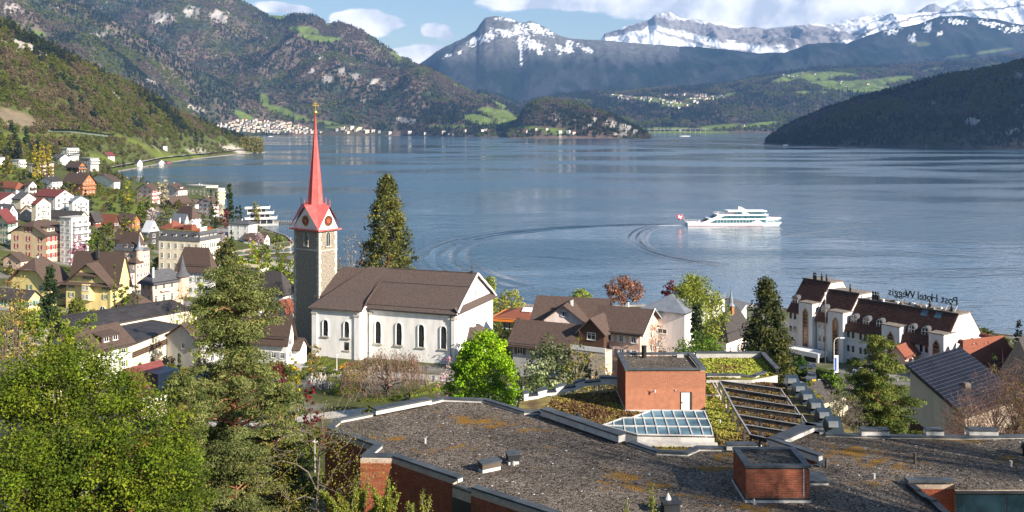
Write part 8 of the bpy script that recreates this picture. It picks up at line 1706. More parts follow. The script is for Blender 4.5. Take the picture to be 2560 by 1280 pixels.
# countless gardens: shrubs and small trees between the village houses
def gardens():
 r = np.random.default_rng(77); n = 5200; x = -620+r.random(n)*520; y = 240+r.random(n)*1150; d = shore_dist(x, y); z = ground(x, y)
 px = 1280+F*x/y; py = HZ+F*(H-z)/y; ok = (d > 5) & (px > -80) & (z < 60) & (y < 1300)
 for (ro, la, lb, ze) in HS:
  ox, oy = ro.location.x, ro.location.y; th = ro.rotation_euler.z; c, s = math.cos(th), math.sin(th); u = (x-ox)*c+(y-oy)*s; v = -(x-ox)*s+(y-oy)*c
  ok &= ~((u > -2.2) & (u < la+2.2) & (v > -2.2) & (v < lb+2.2))
 ok &= fbm(x/28, y/28, 3, 12)+r.random(n)*.3 > .62
 x, y, z = x[ok], y[ok], z[ok]; n = len(x); k = r.choice([2, 3, 4, 5, 0, 6, 7], n, p=[.24, .22, .17, .10, .12, .1, .05])
 scatter('garden_greenery', np.stack([x, y, z-.3], 1), .22+.34*r.random(n)**2, r.random(n)*6.28, k, MIDP, 'shrubs and small trees in the gardens between the village houses', 'greenery')
 # near slope below the camera hill and around the churchyard
 n = 900; x = -110+r.random(n)*240; y = 60+r.random(n)*215; d = shore_dist(x, y); z = ground(x, y); ok = (d > 8)
 for (ro, la, lb, ze) in HS+[(bpy.data.objects['church'], 20.5, 45, 11)]:
  ox, oy = ro.location.x, ro.location.y; th = ro.rotation_euler.z; c, s = math.cos(th), math.sin(th); u = (x-ox)*c+(y-oy)*s; v = -(x-ox)*s+(y-oy)*c
  ok &= ~((u > -3) & (u < la+3) & (v > -3) & (v < lb+3))
 px = 1280+F*x/y; py = HZ+F*(H-z)/y
 ok &= ~((px > 740) & (px < 1130) & (py > 860) & (py < 1050)); ok &= ~((px > 1930) & (px < 2400) & (py > 800) & (py < 1000)); ok &= (y > 95)
 x, y, z = x[ok], y[ok], z[ok]; n = len(x); k = r.choice([2, 3, 4, 0, 6], n); scatter('garden_greenery', np.stack([x, y, z-.3], 1), .18+.22*r.random(n), r.random(n)*6.28, k, MIDP, 'low shrubs round the houses between the churchyard and the hotel', 'greenery')
gardens()
# ---------------------------------------------------------------- passenger ship
SHIPW = mat('ship_white', (.82, .82, .82), rough=.35, var=.03, spec=.5); TEAL = glass('ship_glass', (.05, .13, .15), .1); SWR = mat('swiss_red', (.62, .03, .05), rough=.6, var=.05); SWW = mat('flag_white', (.8, .8, .8), rough=.7)
def ship():
 D = 645.; a = P(1716, 562, D); b = P(1960, 562, D); L_ = b.x-a.x
 r = empty('passenger_ship', (a.x, D, 0), R(1.5)); tag(r, 'long white three-deck passenger ship with teal windows and a red flag at the stern', 'ship')
 B = 5.8; r.scale = (1, 1, .94)
 def plan(x):   # half width along the hull
  t = x/L_; return B*min(1, (1-t)*4.2+.02)**.6 if t > .7 else B*(.86+.14*min(1, t*5))
 def hullsec(name, z0, z1, x0, x1, mt, inset=0., rake=0., n=22, par=None):
  m = MB(); xs = [x0+(x1-x0)*i/n for i in range(n+1)]; i0 = len(m.v)
  for z, rk in ((z0, 0), (z1, rake)):
   for x in xs: xx = x+rk*((x-x0)/(x1-x0)); w_ = max(.08, plan(min(x, L_-.05))-inset); m.v += [(xx, -w_, z), (xx, w_, z)]
  N_ = 2*(n+1)
  for i in range(n):
   a_, b_ = 2*i, 2*i+2
   m.f += [(a_, b_, N_+b_, N_+a_), (b_+1, a_+1, N_+a_+1, N_+b_+1), (N_+a_, N_+b_, N_+b_+1, N_+a_+1), (a_+1, b_+1, b_, a_)]; m.m += [m.mi(mt)]*4
  m.f += [(0, N_, N_+1, 1), (2*n, 2*n+1, N_+2*n+1, N_+2*n)]; m.m += [m.mi(mt)]*2
  return m.build(name, par or r)
 K = L_/61.
 hullsec('hull', -.4, 2.0, 0, L_-4*K, SHIPW, rake=2.4*K); hullsec('hull_band', -.45, .25, .3, L_-4.2*K, mat('hull_red', (.35, .05, .05), rough=.5), inset=-.02, rake=.4)
 hullsec('main_deck_window', 2.0, 4.1, 15*K, L_-3.5*K, TEAL, inset=.12, rake=1.2*K); hullsec('bulwark', 4.1, 5.0, 13*K, L_-2.6*K, SHIPW, rake=1.0*K)
 hullsec('upper_deck_window', 5.0, 6.9, 17*K, L_-12*K, TEAL, inset=.35); hullsec('upper_deck_roof', 6.9, 7.7, 18*K, L_-11*K, SHIPW, inset=-.05, rake=.6)
 hullsec('bridge_window', 7.7, 9.5, 30*K, L_-13*K, TEAL, inset=.9); hullsec('sun_roof', 9.5, 10.2, 25*K, L_-11.5*K, SHIPW, inset=.3)
 hullsec('bow_rail', 5.0, 5.25, L_-12*K, L_-2.2*K, SHIPW, inset=.1)
 for sg in (-1, 1):
  y = sg*(B+.02); m = MB(); m.hexa([(8*K, y-.1, 2.0), (13*K, y-.1, 2.0), (13*K, y+.1, 2.0), (8*K, y+.1, 2.0), (20*K, y-.1, 7.6), (24*K, y-.1, 7.6), (24*K, y+.1, 7.6), (20*K, y+.1, 7.6)], SHIPW); m.build('side_brace', r)
  y = sg*(B-.05); m = MB(); m.hexa([(39*K, y-.06, 2.0), (47*K, y-.06, 2.0), (47*K, y+.08, 2.0), (39*K, y+.08, 2.0), (43*K, y-.06, 3.9), (44*K, y-.06, 3.9), (44*K, y+.08, 3.9), (43*K, y+.08, 3.9)], SHIPW); m.build('side_fin', r)
  y = sg*(B-.9); m = MB(); m.hexa([(35*K, y-.1, 7.6), (39*K, y-.1, 7.6), (39*K, y+.1, 7.6), (35*K, y+.1, 7.6), (33*K, y-.1, 9.6), (36*K, y-.1, 9.6), (36*K, y+.1, 9.6), (33*K, y+.1, 9.6)], SHIPW); m.build('bridge_brace', r)
  for i in range(14):
   x = (18+i*2.0)*K; m = MB().box((x, sg*(B-.1)-.04, 2.0), (x+.16, sg*(B-.1)+.04, 4.1), SHIPW); m.build('window_post', r)
 MB().hexa([(33*K, -.6, 10.2), (38*K, -.6, 10.2), (38*K, .6, 10.2), (33*K, .6, 10.2), (32.5*K, -.4, 12.6), (34*K, -.4, 12.6), (34*K, .4, 12.6), (32.5*K, .4, 12.6)], SHIPW).build('funnel', r)
 MB().hexa([(10*K, -B*.85, 2.0), (13*K, -B*.85, 2.0), (13*K, B*.85, 2.0), (10*K, B*.85, 2.0), (17*K, -B*.8, 5.2), (18*K, -B*.8, 5.2), (18*K, B*.8, 5.2), (17*K, B*.8, 5.2)], COPB).build('stern_stairs', r)
 for (x0, x1, z) in ((0, 10*K, 2.0), (18*K, 31*K, 7.7)):
  m = MB()
  for i in range(12): x = x0+(x1-x0)*i/11; m.box((x-.03, -B*.8-.03, z), (x+.03, -B*.8+.03, z+1.0), SHIPW).box((x-.03, B*.8-.03, z), (x+.03, B*.8+.03, z+1.0), SHIPW)
  m.box((x0, -B*.8-.04, z+1), (x1, -B*.8+.04, z+1.1), SHIPW).box((x0, B*.8-.04, z+1), (x1, B*.8+.04, z+1.1), SHIPW); m.build('railing', r)
 q = random.Random(6); m = MB(); PC = [mat('deck_dark_cloth', (.04, .05, .08)), mat('deck_red_cloth', (.4, .05, .05)), mat('deck_pale_cloth', (.5, .48, .45))]
 for i in range(44):
  x, z = (q.uniform(18.5, 31)*K, 7.7) if i % 3 else ((q.uniform(1, 9)*K, 2.0) if i % 2 else (q.uniform(L_/K-11, L_/K-3)*K, 5.05)); y = q.uniform(-.7, .7)*min(B, plan(min(x, L_-.1)))
  c = q.choice(PC); h_ = q.uniform(.9, 1.5); m.lathe([(.1, z), (.22, z+.5*h_), (.26, z+.75*h_), (.09, z+.82*h_), (.13, z+.92*h_), (.04, z+h_+.05)], 6, c, (x, y))
 o = m.build('passengers', r); o['kind'] = 'stuff'
 fl = empty('flag', (-.5, 0, 2.0), R(-1.5)); fl.parent = r
 MB().tube([(0, 0, 0), (-2.6, 0, 5.6)], .09, 6, SHIPW).build('flag_pole', fl)
 m = MB(); n = 8; c = [(-2.6, 5.5), (-1.0, 2.2)]
 def fp(u, v):
  x = -2.75-.0*u+1.45*v-3.6*u*.9; z = 5.6-3.1*v-1.0*u; y = .35*math.sin(u*5+v*2)*u; return (x, y, z)
 for i in range(n):
  for j in range(n):
   u0, u1, v0, v1 = i/n, (i+1)/n, j/n, (j+1)/n; uc, vc = (u0+u1)/2, (v0+v1)/2
   wht = (abs(uc-.5) < .13 and abs(vc-.5) < .32) or (abs(vc-.5) < .13 and abs(uc-.5) < .32)
   A = [Vector(fp(u0, v0)), Vector(fp(u1, v0)), Vector(fp(u1, v1)), Vector(fp(u0, v1))]; k = Vector((0, .04, 0)); m.hexa([p-k for p in A]+[p+k for p in A], SWW if wht else SWR)
 m.build('flag_cloth', fl)
ship()
# ---------------------------------------------------------------- wakes: low real waves on the water
WK1 = water_mat('wake_dark', (.010, .028, .045), .10, .2); WK2 = mat('foam', (.62, .66, .68), rough=.5, var=.2, scale=.5, spec=.5)
def wake(label, pts, width, amp, n=160, waves=3, mt=None, seedn=1):
 """ridges and troughs following a curve on the water"""
 pts = [np.array(G(px, py, .0)[:2]) for px, py in pts]; P_ = np.array(pts); d = np.r_[0, np.cumsum(np.hypot(*np.diff(P_, axis=0).T))]; t = np.linspace(0, d[-1], n);
 from numpy import interp as ip
 # smooth curve
 cx = np.polyfit(d, P_[:, 0], min(5, len(pts)-1)); cy = np.polyfit(d, P_[:, 1], min(5, len(pts)-1)); x = np.polyval(cx, t); y = np.polyval(cy, t)
 tx = np.gradient(x); ty = np.gradient(y); l_ = np.hypot(tx, ty); nx, ny = -ty/l_, tx/l_; m_ = waves*8+1; s = np.linspace(-1, 1, m_)
 w_ = (width if not hasattr(width, '__len__') else np.interp(t/d[-1], [0, 1], width)); w_ = np.broadcast_to(w_, t.shape)
 X = x[:, None]+nx[:, None]*s[None, :]*w_[:, None]; Y = y[:, None]+ny[:, None]*s[None, :]*w_[:, None]
 env = np.cos(s*np.pi/2)**1.0; end = np.sin(np.pi*np.clip(t/d[-1], .0, 1))**.4
 Z = .004+amp*(np.sin(s*np.pi*waves)*.5+.5)[None, :]*env[None, :]*end[:, None]*(.5+.9*fbm(X/14, Y/14, 3, seedn))-.012*(1-env[None, :])
 i = np.arange(n*m_).reshape(n, m_); Fc = np.stack([i[:-1, :-1], i[1:, :-1], i[1:, 1:], i[:-1, 1:]], -1).reshape(-1, 4)
 o = link('wake', npmesh('wake', np.stack([X, Y, Z], -1).reshape(-1, 3), Fc, (mt or WK1,), smooth=True)); tag(o, label, 'wake', kind='stuff'); return o
wake('long dark wake curving from the ship to the left', [(1712, 560), (1600, 562), (1480, 566), (1340, 575), (1220, 590), (1140, 612), (1108, 640), (1130, 672), (1190, 700), (1270, 722)], [8, 20], .6, 320, 4)
wake('dark wave curling below the ship', [(1640, 566), (1600, 582), (1590, 600), (1610, 622), (1670, 642), (1740, 655), (1810, 665)], 7, .5, 180, 3, seedn=3)
wake('white foam streak behind the stern', [(1714, 563), (1690, 563), (1660, 563.4), (1635, 563.6)], 1.0, .12, 50, 1, WK2, 5)
wake('pale line on the water left of the red spire', [(560, 462), (620, 467), (700, 474), (740, 478)], 1.6, .12, 60, 1, None, 6)
wake('thin white trail of a small boat near the promontory', [(1900, 362.5), (1850, 360), (1780, 357), (1700, 354)], 9, .35, 80, 1, WK2, 7)
for i, (a, b) in enumerate((((1040, 585), (1110, 570)), ((1820, 660), (1700, 650)), ((2000, 440), (2160, 420)), ((1880, 470), (2000, 455)), ((1560, 520), (1700, 500)), ((1300, 640), (1500, 655)), ((1900, 600), (2200, 560)))):
 wake('faint ripple line on the lake', [a, ((a[0]+b[0])/2, (a[1]+b[1])/2-2), b], 3, .12, 50, 3, None, 10+i)
def small_boat(px, py, label, L_=14.):
 p = G(px, py, 0); o = empty('small_boat', tuple(p)); tag(o, label, 'boat'); k = L_
 MB().hexa([(-k*.45, -1.6, -.2), (k*.35, -1.6, -.2), (k*.35, 1.6, -.2), (-k*.45, 1.6, -.2), (-k*.5, -2, 1.6), (k*.5, -.6, 1.9), (k*.5, .6, 1.9), (-k*.5, 2, 1.6)], SHIPW).build('hull', o)
 MB().box((-k*.3, -1.3, 1.6), (k*.15, 1.3, 3.4), SHIPW).build('cabin', o); MB().box((-k*.28, -1.34, 2.2), (k*.12, -1.3, 3.0), GLASS).build('window', o); MB().tube([(0, 0, 3.4), (0, 0, 6)], .1, 5, SHIPW).build('mast', o)
small_boat(1714, 340.5, 'white ferry boat far out beside the rocky nose', 55); small_boat(1964, 363.5, 'tiny motorboat with a white trail near the promontory', 18); small_boat(677, 341.5, 'small white boat off the far village', 26); small_boat(815, 334.5, 'white boat moored at the far village by the spire', 60)
# ---------------------------------------------------------------- far villages: every house its own object
def far_house_mesh(k, r):
 w_, d, h, rh = r.uniform(11, 20), r.uniform(10, 15), r.uniform(7, 13), r.uniform(2.5, 5); m = MB(); wl = [WHITE, GREYW, CREAM, ROSE, TAN][k % 5]; rf = [BROWNT, DARKT, BROWNT, REDT, SLATE][k % 5]
 m.box((-w_/2, -d/2, -6), (w_/2, d/2, h), wl); o = .8
 slab(m, [(-w_/2-o, -d/2-o, h), (w_/2+o, -d/2-o, h), (w_/2+o, 0, h+rh), (-w_/2-o, 0, h+rh)], .3, rf); slab(m, [(w_/2+o, d/2+o, h), (-w_/2-o, d/2+o, h), (-w_/2-o, 0, h+rh), (w_/2+o, 0, h+rh)], .3, rf)
 for x in (-w_/2, w_/2): m.poly([(x, -d/2, h), (x, d/2, h), (x, 0, h+rh)], wl)
 for z in (1.5, 4.5):
  for i in range(4): x = -w_/2+(i+.5)*w_/4; m.box((x-.7, -d/2-.05, z), (x+.7, -d/2, z+1.5), GLASS)
 return m.mesh('distant_house')
def far_village(M, polys, n, group, labs, seed, sc=1.0):
 X, Y, Z, tm = M; r = random.Random(seed); rn = np.random.default_rng(seed); meshes = [far_house_mesh(k, r) for k in range(10)]
 PX = 1280+F*X/Y; PY = HZ+F*(H-Z)/Y; msk = blobs(PX, PY, polys); W = np.clip(msk*2, 0, 1)*(Z > 1.5)
 k = W[:-9] if False else W; k = k.copy(); k[-11:] = 0
 x, y, z = sample_surface(X, Y, Z, k, n*6, rn); got = []; zones = []
 for i in range(len(x)):
  if z[i] < 1.2: continue
  if all((x[i]-a)**2+(y[i]-b)**2*.5 > (17*sc)**2 for a, b in got):
   got.append((x[i], y[i])); o = link('distant_house', r.choice(meshes)); s = sc*r.uniform(.75, 1.15); o.location = (x[i], y[i], z[i]); o.scale = (s, s, s); o.rotation_euler = (0, 0, r.uniform(-.6, .9))
   px = 1280+F*x[i]/y[i]; lab = next(l for lim, l in labs if px < lim); tag(o, lab, 'house', group)
   if len(got) >= n: break
 return len(got)
far_village(MA, [(560, 320, 40, 14, 0), (620, 316, 60, 19, 0), (690, 320, 50, 16, 0), (750, 325, 50, 11, 0), (810, 327, 50, 9, 0), (535, 318, 20, 9, 0)], 230, 'houses of the village across the bay', [(545, 'small house at the left end of the far village, above the wooded cape'), (585, 'small far-village house above the cape poplars'), (625, 'small far-village house just right of the cape poplars'), (665, 'small house in the middle of the far village behind the open water'), (705, 'small far-village house behind the little white boat'), (745, 'small far-village house in the part nearing the spire'), (785, 'small far-village house just left of the spire'), (830, 'small far-village house just right of the spire'), (9999, 'small house at the right end of the far village')], 4, .92)
far_village(MBm, [(880, 330, 40, 6, 0), (920, 332, 30, 4, 0)], 24, 'houses of the village across the bay', [(9999, 'small pale house at the right-hand end of the far village')], 14, 1.1)
far_village(MBm, [(960, 336, 30, 3, 0), (1010, 334, 30, 3, 0), (1100, 336, 60, 3, 0), (1180, 330, 40, 4, 0)], 10, 'scattered shore houses under the mountain', [(9999, 'lone pale house on the shore below the wooded mountain')], 5, .9)
far_village(MCm, [(1350, 322, 30, 6, 0), (1320, 335, 30, 5, 0), (1400, 332, 30, 5, 0), (1440, 338, 30, 4, 0)], 7, 'houses on the meadow of the nose', [(9999, 'pale farmhouse on the green meadow by the rocky nose')], 6, .9)
_E = bpy.data.objects['rear_hills'].data
def rear_villages():
 n = len(_E.vertices); co = np.empty(n*3, np.float32); _E.vertices.foreach_get('co', co); co = co.reshape(-1, 460, 3).astype(float); X, Y, Z = co[..., 0], co[..., 1], co[..., 2]
 far_village((X, Y, Z, None), [(1560, 244, 40, 4, 5), (1640, 252, 60, 6, 5), (1700, 258, 60, 7, 0), (1760, 248, 60, 5, -5), (1690, 266, 40, 5, 0), (1720, 240, 70, 4, 0)], 110, 'houses of the hillside village behind the ship', [(1590, 'tiny pale house at the left end of the high hillside village'), (1650, 'tiny pale house in the left half of the high hillside village'), (1700, 'tiny pale house left of the middle of the high hillside village'), (1740, 'tiny pale house in the middle of the high hillside village'), (9999, 'tiny pale house at the right of the high hillside village')], 8, 1.25)
 far_village((X, Y, Z, None), [(2030, 195, 120, 12, 0), (2150, 215, 100, 14, 0), (1990, 190, 60, 6, 0), (1680, 328, 60, 3, 0), (1850, 318, 60, 4, 0)], 22, 'farms on the far green slopes', [(1950, 'tiny farm on the distant lakeside green strip'), (2060, 'tiny farm at the left of the distant high green slope'), (9999, 'tiny farm at the right of the distant high green slope')], 9, 1.1)
rear_villages()
def viaduct():
 a = G(1626, 333.5, 0); D = 6400; a = P(1618, 323, D); b = P(1770, 322, D); r = empty('viaduct', (0, 0, 0)); tag(r, 'long thin motorway viaduct along the far lake shore', 'bridge')
 m = MB(); m.beam(a, b, 6, 2.0, CONC); m.build('deck', r)
 for i in range(12): p = a.lerp(b, (i+.5)/12); MB().box((p.x-.8, p.y-1, 0), (p.x+.8, p.y+1, p.z-1.0), CONC).build('pier', r)
viaduct()
# ---------------------------------------------------------------- shore: wall, quay road, jetty, flagpoles
def strip(name, pts, w_, z, mt, kind='structure', label=None, cat=None, dz=0.06):
 """road or wall top draped over the ground"""
 pl = resample(np.array([[p[0], p[1]] for p in pts], float), 3.); n = len(pl); t = np.gradient(pl, axis=0); t /= np.hypot(t[:, 0], t[:, 1])[:, None]; nn = np.stack([-t[:, 1], t[:, 0]], 1); k = 3
 V = [];
 for s in np.linspace(-.5, .5, k): q = pl+nn*s*w_; zz = (ground(q[:, 0], q[:, 1])+dz) if z is None else np.full(n, z); V.append(np.c_[q, zz])
 V = np.stack(V, 1); i = np.arange(n*k).reshape(n, k); Fc = np.stack([i[:-1, :-1], i[:-1, 1:], i[1:, 1:], i[1:, :-1]], -1).reshape(-1, 4)
 V[:, :, 2] = V[:, :, 2].max(1, keepdims=True)
 o = link(name, npmesh(name, V.reshape(-1, 3), Fc, (mt,), smooth=True)); tag(o, label, cat, kind=kind); return o
PAVE = mat('pale_paving', (.40, .37, .33), rough=.9, var=.12, scale=1.2); ROADM = mat('road_surface', (.24, .23, .22), rough=.9, var=.12, scale=1.5)
def shore_things():
 pl = SH[3:-2]; q = resample(pl, 6.); t = np.gradient(q, axis=0); t /= np.hypot(t[:, 0], t[:, 1])[:, None]; nn = np.stack([t[:, 1], -t[:, 0]], 1)
 m = MB();
 for i in range(len(q)-1):
  a, b = q[i], q[i+1]; c, d = b-nn[i+1]*.8, a-nn[i]*.8
  m.hexa([(a[0], a[1], -1.5), (b[0], b[1], -1.5), (c[0], c[1], -1.5), (d[0], d[1], -1.5), (a[0], a[1], 1.25), (b[0], b[1], 1.25), (c[0], c[1], 1.25), (d[0], d[1], 1.25)], mat('shore_stone', (.30, .26, .22), var=.3, scale=.8, bump=.1))
 o = m.build('shore_wall'); tag(o, kind='structure')
 sh = [(x, y) for x, y in SHORE if 1300 < y < 2300]; strip('shore_road', [(x-9, y) for x, y in sh], 7, None, PAVE, dz=.5)
 o = empty('jetty', (0, 0, 0)); tag(o, 'wooden landing stage with posts running out from the lake house', 'jetty'); a, b = G(680, 556, .8), G(745, 557, .8); m = MB(); m.beam(a, b, 2.2, .2, WOODM); m.build('deck', o); m = MB()
 for i in range(12): p = a.lerp(b, i/11); m.tube([(p.x, p.y-1, -1.5), (p.x, p.y-1, 2.4)], .16, 5, BARKL).tube([(p.x, p.y+1, -1.5), (p.x, p.y+1, 2.4)], .16, 5, BARKL)
 m.build('posts', o)
 for (px, D, col, lab) in ((727, 500, PINK, 'slim pink and white mast at the tip of the lake garden'),): p = P(px, 600, D); o = empty('mast', (p.x, D, .3)); tag(o, lab, 'mast'); MB().tube([(0, 0, 0), (0, 0, 8.5)], .09, 6, TRIM).build('pole', o); MB().box((-.12, -.12, 5.5), (.12, .12, 7.2), SH_RED).build('band', o)
shore_things()
def streets():
 g = lambda px, py, D: (P(px, py, D).x, D)
 strip('road', [g(430, 760, 300), g(395, 720, 310), g(360, 680, 330), g(390, 640, 365), g(470, 600, 440), g(530, 570, 500), g(560, 540, 570)], 9, None, ROADM)
 strip('road', [(-190, 240), (-150, 262), (-118, 275), (-100, 300), (-92, 330)], 7, None, ROADM)
 strip('road', [(40, 152), (56, 172), (74, 190), (88, 200), (110, 196), (140, 180)], 8, None, ROADM); strip('car_park', [(70, 205), (84, 215), (100, 206)], 11, None, ASPH)
 strip('path', [(-60, 232), (-44, 214), (-30, 209), (-8, 202), (2, 190)], 4.5, None, PAVE); strip('path', [(-52, 150), (-34, 160), (-18, 172), (2, 178)], 4, None, PAVE); strip('path', [(-48, 206), (-42, 185), (-38, 168)], 2.4, None, PAVE)
 strip('promenade', [(-80, 395), (-98, 440), (-118, 462), (-138, 470)], 7, None, PAVE)
streets()
# ---------------------------------------------------------------- churchyard
HEDGE = mat('hedge_green', (.05, .085, .015), col2=(.14, .16, .03), rough=.9, scale=2.5, detail=8, bump=.12, bscale=8)
def churchyard():
 rr = random.Random(3)
 def hedge(px0, py0, px1, py1, h_, w_, lab):
  z = 14.; a = G(px0, py0, gz(*G(px0, py0, 14)[:2])+h_/2); b = G(px1, py1, gz(*G(px1, py1, 14)[:2])+h_/2); n = max(3, int((b-a).length/.8)); o = empty('hedge', (a.x, a.y, a.z-h_/2)); tag(o, lab, 'hedge', 'clipped hedges of the churchyard'); A = Vector(o.location)
  m = MB(); m.beam(a-A-Vector((0, 0, 0)), b-A, w_*.85, h_*.9, HEDGE); m.build('body', o); C = []; d = (b-a); N_ = int(d.length*w_*70)+200
  rg = np.random.default_rng(int(px0)); t = rg.random(N_); s = (rg.random(N_)-.5)*w_; zz = (rg.random(N_)-.5)*h_; f = rg.integers(3, size=N_); s = np.where(f == 0, np.sign(s)*w_/2*.98, s); zz = np.where(f > 0, h_/2*.98, zz)
  dn = d.normalized(); pn = Vector((-dn.y, dn.x, 0)); C = np.outer(t, np.array(d))+np.outer(s, np.array(pn))+np.outer(zz, [0, 0, 1])+np.array(a-A)+rg.normal(size=(N_, 3))*.05
  V, Fc, T = leaf_quads(C, .26, cols((.13, .15, .025), N_, rg), np.array([[0, -.3, .8]]), .7, rg); link('leaves', crown_mesh('leaves', V, Fc, T, LEAF), o)
 for (a, b, c, d, h_, w_, lab) in [(768, 912, 815, 896, .9, 1.2, 'short clipped hedge nearest the tower foot'), (792, 918, 832, 904, .9, 1.2, 'second short hedge row from the tower foot'), (822, 922, 868, 906, .9, 1.2, 'third hedge row, beside the orange flowers'), (862, 926, 905, 908, .9, 1.2, 'fourth hedge row right of the flower bed'), (758, 928, 862, 940, 1.5, 1.3, 'long hedge crossing below the hedge rows'), (753, 940, 780, 926, 1.2, 1.2, 'hedge by the bench at the churchyard corner'), (985, 1000, 1108, 975, 1.2, 1.6, 'curved bright hedge along the road behind the weeping tree'), (900, 1008, 990, 1004, 1.0, 1.8, 'low hedge in front of the weeping tree trunk'), (905, 925, 935, 912, .8, 1.0, 'small hedge left of the weeping tree crown'), (830, 985, 905, 975, 1.3, 2.5, 'dark hedge block below the gravestones')]:
  hedge(a, b, c, d, h_, w_, lab)
 gs = [MB().box((-.25, -.09, 0), (.25, .09, .95), STONEL).box((-.32, -.14, -.1), (.32, .14, .12), CONC).mesh('gravestone'), MB().box((-.22, -.08, 0), (.22, .08, 1.2), mat('dark_granite', (.14, .14, .15), rough=.5)).box((-.32, -.14, -.1), (.32, .14, .12), CONC).mesh('gravestone'), MB().box((-.08, -.08, 0), (.08, .08, 1.2), STONEL).box((-.3, -.07, .7), (.3, .07, .86), STONEL).mesh('gravestone')]
 fl = {}
 k = 0
 for row, (x0, y0, x1, y1, n) in enumerate(((770, 958, 852, 948, 12), (785, 968, 862, 956, 12), (800, 978, 868, 966, 9), (770, 948, 812, 943, 5), (925, 930, 955, 925, 4), (1055, 965, 1085, 955, 4))):
  for i in range(n):
   t = i/(n-1); px, py = x0+(x1-x0)*t+rr.uniform(-1.5, 1.5), y0+(y1-y0)*t+rr.uniform(-1, 1); g0 = G(px, py, 14); z = gz(g0.x, g0.y); g0 = G(px, py, z)
   o = link('gravestone', rr.choice(gs)); o.location = (g0.x, g0.y, z); o.rotation_euler = (0, 0, rr.uniform(-.5, -.2)); o.scale = (1.15,)*3
   tag(o, ['pale gravestone in the upper row of the graveyard', 'pale gravestone in the middle row of the graveyard', 'gravestone in the lowest row of the graveyard, by the dark hedge', 'gravestone in the short top row under the hedges', 'gravestone left behind the weeping tree', 'gravestone right behind the weeping tree'][row], 'gravestone', 'gravestones of the churchyard')
 for i, (px, py, c, lab) in enumerate(((862, 910, (.75, .40, .02), 'orange flower bed between the hedge rows'), (874, 902, (.5, .05, .12), 'crimson flower tuft beside the orange bed'), (884, 946, (.42, .40, .03), 'yellow-green spreading shrub left of the weeping tree'), (845, 962, (.42, .40, .03), 'yellow shrub among the gravestones'), (1075, 990, (.30, .34, .03), 'bright low shrub at the road hedge'), (860, 975, (.24, .30, .03), 'yellow-green shrub by the dark hedge block'), (905, 942, (.34, .34, .04), 'light shrub beside the weeping tree'))):
  g0 = G(px, py, 14.5); z = gz(g0.x, g0.y); r = np.random.default_rng(i); V, Fc, T, _ = broad_crown(0, 1.3 if i < 2 else 2.2, 1.1 if i < 2 else 2.2, 24, 26, .2, [c], r); o = empty('flower_bed' if i < 2 else 'garden_shrub', (g0.x, g0.y, z)); tag(o, lab, 'flowers' if i < 2 else 'shrub'); link('crown', crown_mesh('crown', V, Fc, T, LEAF), o); MB().tube([(0, 0, -.3), (0, 0, .5)], .08, 5, BARK).build('stem', o)
 # statue by the wall, lamp
 g0 = G(815, 880, 13); o = empty('statue', (g0.x, g0.y, gz(g0.x, g0.y))); tag(o, 'pale stone figure on a pedestal against the church wall', 'statue'); MB().box((-.6, -.6, -.2), (.6, .6, .8), STONEL).box((-1, -1, -.3), (1, 1, .1), CONC).build('pedestal', o); MB().lathe([(.38, .8), (.42, 1.2), (.25, 1.9), (.36, 2.3), (.12, 2.5), (.17, 2.7), (.05, 2.9)], 10, STONEL).build('figure', o)
 def lamp(px, py, D, h_, lab, arm=False, post=TRIM):
  x = P(px, py, D).x; z = gz(x, D); o = empty('street_lamp', (x, D, z)); tag(o, lab, 'street lamp'); m = MB(); m.tube([(0, 0, 0), (0, 0, h_*.9)], [.09, .06], 8, post)
  if arm: m.tube([(0, 0, h_*.9), (.15, 0, h_*.97), (.6, 0, h_), (1.3, 0, h_)], .05, 6, post); m.build('pole', o); MB().box((1.0, -.15, h_-.08), (1.8, .15, h_+.08), TRIM).build('lamp_head', o)
  else: m.build('pole', o); MB().lathe([(.32, h_*.9), (.36, h_*.9+.08), (.15, h_*.9+.25), (.03, h_*.9+.3)], 10, TRIM).build('lamp_shade', o)
  return o
 lamp(842, 880, 212, 3.8, 'slim white path lamp in front of the church wing'); lamp(787, 1030, 118, 4.0, 'grey path lamp between the low pine and the brick roof', post=CONC)
 o = lamp(2085, 900, 172, 9.0, 'tall street lamp with blue and white banner before the hotel', True); MB().box((.1, -.03, 3.0), (.75, .03, 6.0), SWW).build('banner', o); MB().box((.1, -.035, 3.3), (.45, .035, 5.6), mat('banner_blue', (.03, .10, .42))).build('banner_stripe', o)
 lamp(355, 860, 152, 8.5, 'street lamp with curved arm in front of the beige hall', True)
 # signs and cars
 for (px, D, col, lab) in ((1317, 235, ROSE, 'pinkish white banner flag by the orange hall'), (1303, 236, SH_GREY, 'pale blue banner flag by the orange hall')):
  x = P(px, 830, D).x; z = gz(x, D); o = empty('banner_flag', (x, D, z)); tag(o, lab, 'flag'); MB().tube([(0, 0, 0), (0, 0, 5.2)], .05, 6, TRIM).build('pole', o); MB().box((.05, -.02, 2.0), (.95, .02, 5.0), col).build('cloth', o)
